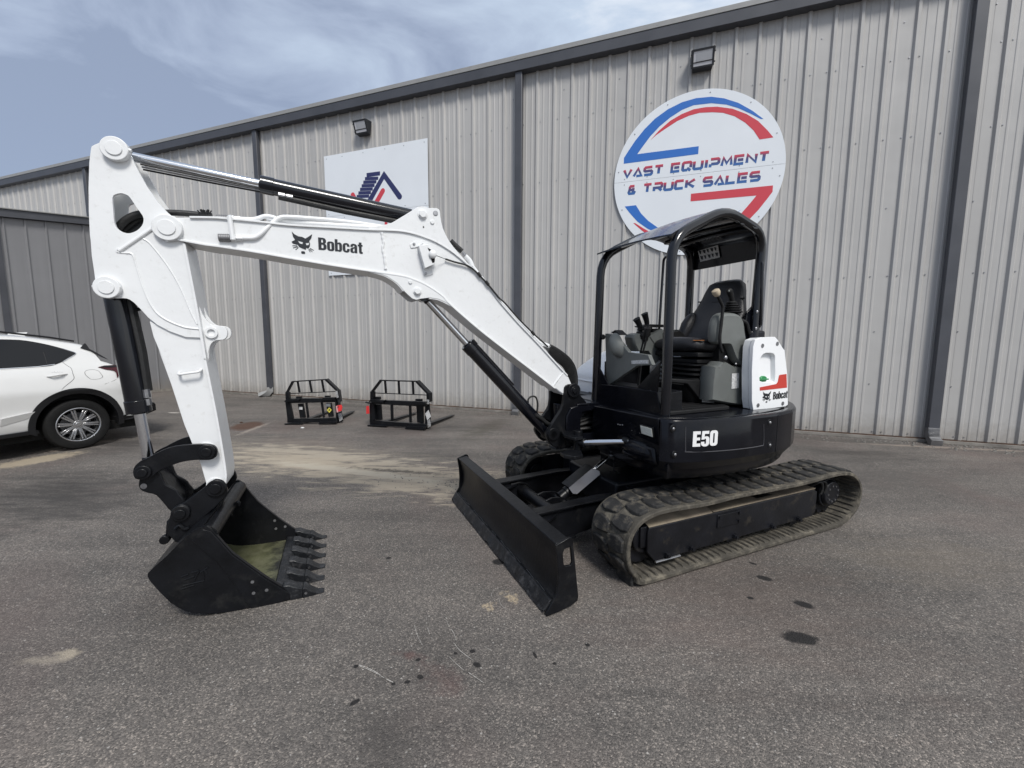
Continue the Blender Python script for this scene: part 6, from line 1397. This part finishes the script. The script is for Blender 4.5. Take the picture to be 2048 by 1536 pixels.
# ================================================================== CAR
cg = ground(163, 897.5); CF = Frame((cg.x, cg.y), R(63.4))
car = thing('parked_suv', 'white SUV with dark tinted windows parked at the left beside the annex', 'car', CF.mw())
W7 = lambda pts: crop(0, 640, 7.877, pts)
def interp(T, x):
    if x <= T[0][0]: return T[0][1]
    for (a, ya), (c, yc) in zip(T, T[1:]):
        if x <= c: return ya+(yc-ya)*(x-a)/(c-a)
    return T[-1][1]
def taper(x): return (.50*max(0, -x-.40)**2)+(.30*max(0, x-3.0)**2)
def ys(x, z):
    y = .035
    if z < .5: y -= (.5-z)*.16
    y += .018*math.exp(-((z-.86)/.06)**2)
    if z > .85: y -= (z-.85)*.19
    if z > 1.06: y -= (z-1.06)*.40
    return y-taper(x)
def ctr(P, dy=0):
    out = []
    for p in W7(P):
        y = 0
        for _ in range(8): x, z = CF.y(*p, y); y = ys(x, z)+dy
        out.append((x, y, z))
    return out
ZR = [(-.98, .90), (-.93, .96), (-.75, 1.06), (-.5, 1.19), (-.36, 1.27), (-.30, 1.44), (-.22, 1.505), (0, 1.56), (.4, 1.635), (1.0, 1.67), (1.6, 1.64), (2.1, 1.50), (2.7, 1.16), (2.9, 1.08), (3.4, .99), (3.7, .84), (3.8, .62)]
ZB = [(-.98, .86), (-.93, .92), (-.75, 1.01), (-.5, 1.14), (-.36, 1.21), (-.30, 1.25), (0, 1.25), (.4, 1.22), (1, 1.16), (2, 1.08), (2.7, 1.04), (3.4, .93), (3.7, .78), (3.8, .58)]
ZS = [(-.98, .50), (-.93, .44), (-.7, .36), (-.4, .31), (3.0, .28), (3.6, .30), (3.8, .42)]
YC_ = -.905
rings = []
for x in (-.985, -.96, -.92, -.85, -.75, -.62, -.5, -.42, -.36, -.32, -.28, -.22, -.1, .1, .4, .8, 1.2, 1.6, 1.9, 2.1, 2.4, 2.7, 2.9, 3.2, 3.45, 3.6, 3.72, 3.8):
    zr_, zb_, zs_ = interp(ZR, x), interp(ZB, x), interp(ZS, x); k = 1 if x > -.9 else (1-.10*((-.9-x)/.085)**2)
    half = [(YC_, zs_)]
    for f_ in (0, .08, .25, .42, .56, .66, .74, .84, .93, 1): z = zs_+(zb_-zs_)*f_; half.append((ys(x, z)-(.03 if f_ == 0 else 0), z))
    ze = max(zb_+.012, zr_-.05)
    for f_ in (.5, 1): z = zb_+(ze-zb_)*f_; half.append((ys(x, z), z))
    half += [(ys(x, ze)-.04, min(zr_-.012, ze+.03)), (ys(x, ze)-.16, zr_-.002), (YC_, zr_+.012)]
    half = [(YC_+(y-YC_)*k, z) for y, z in half]
    ring = half+[(2*YC_-y, z) for y, z in half[-2:0:-1]]
    rings.append([(x, y, z) for y, z in ring])
b = MB(); b.loft(rings); body = b.build('body', 'carw', car, ang=38)
cuts = []
for x in (0, 2.66):
    for y0, y1 in ((.3, -.32), (YC_*2-.3, YC_*2+.32)):
        b = MB(); b.ydisc(x, .37, y0, y1, .445, 40); c = b.build('cut', 'darkin', car); cuts.append(c)
        bo = body.modifiers.new('cut', 'BOOLEAN'); bo.object = c; bo.operation = 'DIFFERENCE'; bo.solver = 'EXACT'
dg = bpy.context.evaluated_depsgraph_get(); me = bpy.data.meshes.new_from_object(body.evaluated_get(dg)); body.modifiers.clear(); body.data = me
me.polygons.foreach_set('use_smooth', [True]*len(me.polygons)); me.set_sharp_from_angle(angle=R(38))
for c in cuts: bpy.data.objects.remove(c)
# cut faces take the dark wheel-well colour
me.materials.clear(); me.materials.append(M['carw']); me.materials.append(M['cblack'])
for p in me.polygons:
    c = p.center
    for x in (0, 2.66):
        if abs(math.hypot(c.x-x, c.z-.37)-.445) < .015 and abs(p.normal.y) < .3 or (math.hypot(c.x-x, c.z-.37) < .44 and (abs(c.y+.32) < .02 or abs(c.y-(YC_*2+.32)) < .02)): p.material_index = 1
    if c.z < .33 and p.normal.z < -.5: p.material_index = 1
def patch(P, off, th, nm, m, par=car, bev=.0):
    b = MB(); b.prism([(x, z) for x, y, z in P], 0, 1); b.v = [(v[0], ys(v[0], v[2])+(off+th if v[1] > .5 else off-.02), v[2]) for v in b.v]
    return b.build(nm, m, par, bev)
wout = ctr([(1190, 525), (1100, 592), (980, 655), (860, 703), (740, 726), (400, 752), (0, 775)])
wtop = ctr([(0, 303), (300, 312), (520, 342), (760, 390), (980, 448), (1160, 500)])
fwd = [(1.0, 0, wout[-1][2]-.03), (2.2, 0, 1.10), (1.95, 0, 1.42), (1.3, 0, wtop[0][2]+.03)]
patch(smooth(wout, 2, False)+fwd+smooth(wtop, 2, False), .004, .003, 'window_frame', 'cblack')
win = ctr([(1098, 545), (1000, 618), (860, 688), (740, 712), (400, 738), (0, 760)]); wt2 = ctr([(0, 318), (300, 326), (520, 356), (760, 404), (960, 462), (1085, 505)])
fwd2 = [(1.0, 0, win[-1][2]-.03), (2.12, 0, 1.12), (1.9, 0, 1.39), (1.3, 0, wt2[0][2]+.02)]
gl = patch(smooth(win, 2, False)+fwd2+smooth(wt2, 2, False), .008, .003, 'side_window', 'cglass')
P = ctr([(985, 655), (1070, 605), (1150, 560), (1188, 525), (1150, 505), (980, 450)]); b = MB(); b.tube([(x, y+.008, z) for x, y, z in smooth(P, 3, False)], .005, 6); b.build('chrome_strip', 'chrome', car)
P = ctr([(860, 698), (600, 733), (300, 752), (0, 770)]); b = MB(); b.tube([(x, y+.006, z) for x, y, z in P]+[(1.4, ys(1.4, 1.16)+.006, 1.155)], .006, 6); b.build('chrome_strip', 'chrome', car)
P = ctr([(680, 510), (705, 580), (735, 690)]); b = MB(); b.tube([(x, y+.008, z) for x, y, z in P], .005, 6); b.build('window_divider', 'cblack', car)
patch(ctr([(1335, 368), (1358, 388), (1400, 452), (1500, 505), (1640, 585), (1700, 622), (1600, 585), (1420, 490), (1262, 440)]), .004, .01, 'spoiler_fin', 'cblack')
patch(ctr([(1540, 742), (1640, 716), (1800, 708), (1872, 708), (1898, 800), (1892, 850), (1842, 912), (1832, 835), (1790, 797), (1640, 775)]), .004, .008, 'tail_lamp', 'tail', bev=.004)
patch(ctr([(1560, 742), (1640, 720), (1860, 712), (1862, 735), (1700, 745)]), .013, .001, 'tail_lamp_trim', 'cblack')
def line(P, r, nm, m='crease', dy=.0005): Q = ctr(P); b = MB(); b.tube([(x, y+dy, z) for x, y, z in smooth(Q, 4, False)], r, 6); return b.build(nm, m, car)
line([(1340, 850), (1338, 815), (1380, 790), (1450, 782), (1510, 788), (1560, 810), (1600, 860), (1615, 895), (1570, 925), (1480, 935), (1420, 925), (1365, 880), (1340, 850)], .0022, 'fuel_door')
line([(985, 665), (1060, 720), (1120, 760), (1150, 850), (1160, 930), (1020, 1050), (900, 1180)], .0025, 'door_gap')
line([(1650, 1010), (1760, 970), (1840, 930)], .002, 'bumper_gap')
h = ctr([(725, 888), (800, 862), (940, 850), (1000, 842), (1060, 845), (1000, 868), (940, 888), (820, 912)])
b = MB(); P = [Vector(p) for p in ctr([(735, 890), (800, 882), (930, 862), (1055, 850)])]; b.tube([P[0]+Vector((0, .002, 0)), P[1]+Vector((0, .035, 0)), P[2]+Vector((0, .035, 0)), P[3]+Vector((0, .002, 0))], [.008, .014, .014, .008], 12); b.build('door_handle', 'carw', car)
patch(ctr([(800, 830), (860, 808), (950, 806), (1000, 820), (940, 835)]), .001, .0012, 'handle_cup', 'label')
# sculpted sill blade
Q = ctr([(0, 1560), (300, 1490), (640, 1425), (560, 1500), (430, 1560), (0, 1680)])
b = MB(); P0 = [(x, y+.001, z) for x, y, z in Q]; P1 = [(x, y+(.035 if i in (0, 1) else .004), z) for i, (x, y, z) in enumerate(Q)]; b.hexa(P0, P1); b.build('sill_blade', 'carw', car, .004)
# black sill and cladding
b = MB(); b.prism([(.40, .31), (2.25, .28), (2.25, .34), (.42, .36)], 0, 1); b.v = [(v[0], .035 if v[1] > .5 else -.06, v[2]) for v in b.v]; b.build('sill_trim', 'cblack', car, .005)
for x0 in (0, 2.66):
    o_, i_ = circ(x0, .37, .505, 36, R(-6), R(194)), circ(x0, .37, .438, 36, R(-12), R(198))
    if x0 == 0: o_ = [(x, z+(.012 if z > .6 else 0)) for x, z in o_]
    P = o_+i_[::-1]; b = MB(); b.prism(P, 0, 1); b.v = [(v[0], ys(v[0], max(v[2], .5))+(.012 if v[1] > .5 else -.05), v[2]) for v in b.v]; b.build('arch_cladding', 'cblack', car, .006)
rb = ctr([(1790, 1500), (1830, 1470), (1960, 1405), (2010, 1372), (2030, 1470), (1960, 1500), (1780, 1570)]); 
b = MB(); b.prism([(-.44, .33), (-.44, .40), (-.60, .43), (-.80, .46), (-.97, .54), (-1.0, .50), (-1.0, .40), (-.7, .34)], 0, 1); b.v = [(v[0], ys(v[0], .45)+.012 if v[1] > .5 else 2*YC_-ys(v[0], .45)-.012, v[2]) for v in b.v]; b.build('rear_bumper_trim', 'cblack', car, .01)
b = MB(); b.hexa([(.44, -.60, 1.628), (.28, -.60, 1.610), (.28, -.56, 1.610), (.44, -.56, 1.628)], [(.42, -.585, 1.66), (.24, -.585, 1.672), (.24, -.575, 1.672), (.42, -.575, 1.66)]); b.build('roof_antenna', 'carw', car, .005)
for y in (-.34, -1.47): b = MB(); b.tube([(-.15, y, 1.545), (.1, y, 1.60), (.6, y, 1.68), (1.3, y, 1.685), (1.9, y, 1.60)], .013, 10); b.build('roof_rail', 'cblack', car)
# rear glass and front parts (for other viewpoints)
b = MB(); b.hexa([(-.82, -.35, 1.045), (-.40, -.40, 1.26), (-.40, -1.41, 1.26), (-.82, -1.46, 1.045)], [(-.825, -.35, 1.052), (-.405, -.40, 1.268), (-.405, -1.41, 1.268), (-.825, -1.46, 1.052)]); b.build('rear_window', 'cglass', car)
b = MB(); b.hexa([(2.14, -.36, 1.50), (2.66, -.30, 1.205), (2.66, -1.51, 1.205), (2.14, -1.45, 1.50)], [(2.15, -.36, 1.512), (2.67, -.30, 1.217), (2.67, -1.51, 1.217), (2.15, -1.45, 1.512)]); b.build('windscreen', 'cglass', car)
def wheel(x, y, s, first=[None]):
    t = MB(); R0 = .358; n = 48
    prof = [(.215, .0), (.248, .018), (.30, .028), (.335, .020), (.352, .0), (R0, -.03), (R0, -.19), (.352, -.22), (.335, -.24), (.22, -.235)]
    t.loft([[(x+r*math.cos(a), y+s*o, .358+r*math.sin(a)) for r, o in prof] for a in [2*math.pi*i/n for i in range(n)]], closed=True)
    tyre = t.build('wheel', 'tyre', car, ang=30)
    b = MB(); rimp = [(.246, .010), (.230, .004), (.215, -.03), (.205, -.10), (.205, -.2), (.222, -.22), (.236, -.22), (.246, .004)]
    b.loft([[(x+r*math.cos(a), y+s*o, .358+r*math.sin(a)) for r, o in rimp] for a in [2*math.pi*i/n for i in range(n)]], closed=True); b.build('rim', 'alloy', tyre, ang=30)
    for k in range(10):
        a0 = 2*math.pi*k/10+.1
        for da in (-.075, .075):
            b = MB(); A0 = a0+da*2.2; A1 = a0+da
            def pt(r, a, w, o): return (x+r*math.cos(a)-w*math.sin(a), y+s*o, .358+r*math.sin(a)+w*math.cos(a))
            b.hexa([pt(.04, A0, -.013, -.04), pt(.04, A0, .013, -.04), pt(.222, A1, .012, -.05), pt(.222, A1, -.012, -.05)], [pt(.04, A0, -.010, -.018), pt(.04, A0, .010, -.018), pt(.228, A1, .0095, .002), pt(.228, A1, -.0095, .002)])
            b.build('spoke', 'alloy', tyre, .002, seg=1)
    b = MB(); b.ydisc(x, .358, y-s*.05, y-s*.012, .055, 24); b.ydisc(x, .358, y-s*.012, y-s*.006, .034, 24, .028); b.build('hub_cap', 'alloy', tyre, .003)
    b = MB(); b.tube([(x+.236*math.cos(a), y+s*.008, .358+.236*math.sin(a)) for a in [2*math.pi*i/48 for i in range(48)]], .010, 10, closed=True); b.build('rim_lip', 'alloy', tyre)
    b = MB(); b.ydisc(x, .358, y-s*.16, y-s*.10, .165, 32); b.build('brake_disc', 'galv', tyre)
    b = MB(); b.ydisc(x, .358, y-s*.22, y-s*.17, .22, 32); b.build('wheel_well', 'darkin', tyre)
for x in (0, 2.66): wheel(x, .0, 1); wheel(x, 2*YC_, -1)
b = MB(); b.box(-.7, 3.5, 2*YC_+.1, -.12, .20, .33); b.build('underbody', 'darkin', car)

# ================================================================== PALLET FORK FRAMES
def fork(pl, pr, cr, T, label):
    A, B = ground(*pl), ground(*pr); F = (A-B).normalized(); fr = Frame((A.x, A.y), math.atan2(-F.y, -F.x))
    t = thing('pallet_fork_frame', label, 'pallet forks', fr.mw(), 'pallet fork attachments by the wall')
    def q(p, y=0): return fr.y(*cr([p])[0], y)
    def bar(a, c, w, y0, y1, nm, m='satin', par=None, y=0):
        P = [q(a, y), q(c, y)]; b = MB(); b.prism(stroke2(P, w), y0, y1); return b.build(nm, m, par or t, .004)
    def plate(pts, y0, y1, nm, m='satin', par=None, bev=.003):
        b = MB(); b.prism([q(p, (y0+y1)/2 if abs(y1) > .02 else 0) for p in pts], y0, y1); return b.build(nm, m, par or t, bev)
    T(q, bar, plate, t, fr)
    return t, fr
def fork1(q, bar, plate, t, fr):
    bar((340, 185), (1280, 128), .02, -.05, .0, 'top_rail'); bar((345, 185), (180, 500), .035, -.05, .0, 'guard_side'); bar((1265, 125), (1590, 440), .035, -.12, .0, 'guard_side')
    for a, c in (((478, 180), (535, 490)), ((818, 165), (875, 480)), ((1160, 145), (1218, 468))): bar(a, c, .036, -.03, -.01, 'guard_bar')
    bar((210, 522), (1560, 462), .014, -.03, .0, 'lower_rail')
    bar((190, 480), (205, 720), .062, -.08, .0, 'post'); bar((1590, 430), (1640, 760), .055, -.12, .0, 'post')
    plate([(210, 660), (1560, 650), (1560, 760), (210, 790)], -.07, .0, 'upper_beam')
    for a in ((145, 720, 560), (1160, 680, 1560)): plate([(a[0], a[1]), (a[0]+60, a[1]-55), (a[2], a[1]-60), (a[2]-20, a[1]), (a[0], a[1]+25)], .0, .07, 'attach_lip')
    plate([(455, 600), (600, 600), (610, 660), (470, 660)], -.11, -.05, 'fork_hook'); plate([(1260, 575), (1405, 575), (1410, 640), (1265, 640)], -.11, -.05, 'fork_hook')
    plate([(145, 740), (270, 760), (360, 1220), (205, 1250)], -.06, .0, 'side_post'); 
    plate([(510, 800), (650, 790), (720, 1190), (575, 1190)], -.12, -.07, 'fork_shank'); plate([(1290, 780), (1440, 775), (1500, 1160), (1370, 1170)], -.12, -.07, 'fork_shank')
    plate([(690, 790), (740, 785), (800, 1200), (740, 1210)], -.05, -.02, 'brace'); plate([(1120, 775), (1175, 775), (1235, 1190), (1185, 1200)], -.05, -.02, 'brace')
    plate([(200, 1230), (1560, 1200), (1580, 1330), (200, 1330)], -.06, .0, 'lower_beam'); plate([(130, 1350), (600, 1330), (640, 1365), (150, 1378)], .0, .06, 'lower_lip'); plate([(1090, 1345), (1130, 1300), (1590, 1290), (1580, 1345), (1100, 1365)], .0, .06, 'lower_lip')
    plate([(1540, 640), (1660, 640), (1760, 1290), (1640, 1340), (1580, 1340)], -.14, -.10, 'side_plate')
    plate([(1550, 450), (1605, 440), (1640, 620), (1590, 645)], .001, .004, 'label_sticker', 'blab', bev=0); plate([(1285, 800), (1410, 800), (1412, 880), (1286, 880)], -.0695, -.067, 'label_sticker', 'label', bev=0)
    plate([(528, 890), (625, 890), (630, 965), (532, 965)], -.0695, -.067, 'label_sticker', 'label', bev=0); plate([(1375, 900), (1445, 975), (1380, 1055), (1308, 980)], -.0665, -.064, 'warning_sticker', 'yellow', bev=0); plate([(1378, 945), (1408, 985), (1350, 1000)], -.0635, -.062, 'warning_print', 'decal', bev=0)
    plate([(1620, 1080), (1715, 1055), (1755, 1240), (1665, 1300)], -.099, -.096, 'label_sticker', 'blab', bev=0)
    b = MB(); x0 = q((640, 1200))[0]; 
    for px in (640, 1440):
        x0 = q((px, 1200))[0]; b = MB(); b.hexa([(x0-.05, -.10, .035), (x0+.05, -.10, .035), (x0+.05, -.10, .075), (x0-.05, -.10, .075)], [(x0-.045, -1.22, .030), (x0+.045, -1.22, .030), (x0+.045, -1.22, .042), (x0-.045, -1.22, .042)]); b.build('fork_tine', 'satin', t, .003)
    xm = q((1650, 940)); b = MB(); b.tube([(q((1650, 700))[0], .0, q((1650, 700))[1]), (xm[0]-.01, .02, xm[1]+.1), (xm[0]+.01, .03, xm[1]+.02)], .012, 8); b.build('hose_end', 'hose', t)
f1, fr1 = fork((571.5, 849), (675, 848.5), lambda p: crop(560, 750, 13.964, p), fork1, 'black pallet fork frame by the wall with yellow diamond sticker, nearer the left downspout')
def fork2(q, bar, plate, t, fr):
    bar((350, 112), (1110, 132), .02, -.05, .0, 'top_rail'); bar((365, 108), (185, 345), .035, -.05, .0, 'guard_side'); bar((1090, 130), (1335, 385), .035, -.12, .0, 'guard_side')
    for a, c in (((448, 118), (468, 370)), ((728, 128), (742, 385)), ((1018, 135), (1032, 398))): bar(a, c, .038, -.03, -.01, 'guard_bar')
    bar((200, 368), (1310, 412), .014, -.03, .0, 'lower_rail')
    bar((185, 340), (185, 510), .062, -.08, .0, 'post'); bar((1335, 370), (1340, 560), .055, -.12, .0, 'post')
    plate([(180, 510), (1290, 550), (1290, 650), (180, 590)], -.07, .0, 'upper_beam')
    plate([(155, 530), (180, 500), (470, 515), (440, 560), (155, 545)], .0, .07, 'attach_lip'); plate([(985, 590), (1040, 530), (1310, 550), (1290, 600), (1000, 605)], .0, .07, 'attach_lip')
    plate([(245, 442), (360, 442), (368, 500), (250, 500)], -.11, -.05, 'fork_hook'); plate([(1095, 488), (1215, 488), (1220, 545), (1100, 545)], -.11, -.05, 'fork_hook')
    plate([(145, 560), (225, 570), (260, 920), (145, 960)], -.06, .0, 'side_post')
    plate([(245, 595), (378, 600), (400, 920), (265, 915)], -.12, -.07, 'fork_shank'); plate([(1115, 630), (1240, 640), (1250, 990), (1130, 965)], -.12, -.07, 'fork_shank')
    plate([(555, 610), (600, 612), (610, 945), (565, 940)], -.05, -.02, 'brace'); plate([(935, 630), (975, 632), (985, 980), (945, 975)], -.05, -.02, 'brace')
    plate([(150, 930), (1300, 1010), (1290, 1090), (150, 1020)], -.06, .0, 'lower_beam'); plate([(115, 1035), (120, 1015), (510, 1035), (500, 1055), (130, 1050)], .0, .06, 'lower_lip'); plate([(880, 1085), (920, 1040), (1300, 1060), (1280, 1120), (900, 1100)], .0, .06, 'lower_lip')
    plate([(1290, 580), (1370, 580), (1400, 1060), (1330, 1110), (1290, 1110)], -.14, -.10, 'side_plate')
    plate([(1315, 505), (1365, 505), (1368, 595), (1322, 595)], .001, .004, 'label_sticker', 'blab', bev=0); plate([(1285, 790), (1350, 715), (1400, 850), (1330, 930)], -.099, -.093, 'paper_tag', 'label', bev=0)
    plate([(1330, 930), (1385, 900), (1402, 1050), (1338, 1088)], -.099, -.096, 'label_sticker', 'blab', bev=0)
    for px in (330, 1190):
        x0 = q((px, 960))[0]; b = MB(); b.hexa([(x0-.05, -.10, .035), (x0+.05, -.10, .035), (x0+.05, -.10, .075), (x0-.05, -.10, .075)], [(x0-.045, -1.32, .030), (x0+.045, -1.32, .030), (x0+.045, -1.32, .042), (x0-.045, -1.32, .042)]); b.build('fork_tine', 'satin', t, .003)
    a = q((105, 600)); b = MB(); b.cyl((a[0]-.05, -.03, a[1]+.02), (a[0]+.06, -.03, a[1]+.03), .018, n=10); b.build('hose_end', 'hose', t)
f2, fr2 = fork((736.7, 851.6), (850, 860.5), lambda p: crop(725, 750, 10.24, p), fork2, 'black pallet fork frame by the wall with loose paper tag, nearer the boom')
# hanging tags
def tagthing(fr, cr, pts, label, m, extra=None):
    P = [fr.y(*p, .03) for p in cr(pts)]; cx_ = sum(p[0] for p in P)/len(P); cz_ = min(p[1] for p in P)
    t = thing('hanging_tag', label, 'tag', fr.mw() @ Matrix.Translation((cx_, .03, cz_)), 'red tags on the fork frames')
    b = MB(); b.prism([(x-cx_, z-cz_) for x, z in P], -.006, .006); b.build('tag_sheet', m, t, .002)
    if extra: P2 = [fr.y(*p, .03) for p in cr(extra)]; b = MB(); b.prism([(x-cx_, z-cz_) for x, z in P2], -.010, -.0065); b.build('tag_back', 'pink', t, .002)
    tz = max(p[1] for p in P)-cz_; b = MB(); b.tube([(0, -.03, tz+.05), (0, 0, tz-.01)], .003, 6); b.build('tag_string', 'hose', t)
tagthing(fr1, lambda p: crop(560, 750, 13.964, p), [(1600, 850), (1720, 830), (1745, 900), (1720, 1000), (1630, 1020)], 'bright red tag hanging beside the yellow diamond sticker of the left fork frame', 'redcloth', [(1555, 870), (1680, 835), (1690, 1030), (1580, 1050)])
tagthing(fr2, lambda p: crop(725, 750, 10.24, p), [(80, 640), (130, 630), (140, 790), (80, 795)], 'faded red tag hanging at the left edge of the right fork frame', 'redcloth')
# bits of litter
for p, s_, lab in (((605, 857), .035, 'small pale stone on the asphalt in front of the left fork frame'), ((483, 846), .03, 'brown clod lying on the rusty patch left of the fork frames')):
    G_ = ground(*p); b = MB(); r3 = random.Random(int(p[0])); b.ell((0, 0, s_*.35), (s_, s_*.7, s_*.4), 9, 6); b.v = [(v[0]*r3.uniform(.8, 1.2), v[1]*r3.uniform(.8, 1.2), v[2]*r3.uniform(.85, 1.15)) for v in b.v]
    o = b.build('stone', 'label' if p[0] == 605 else 'rust', None, ang=20); o.location = (G_.x, G_.y, 0); tag(o, lab, 'stone')
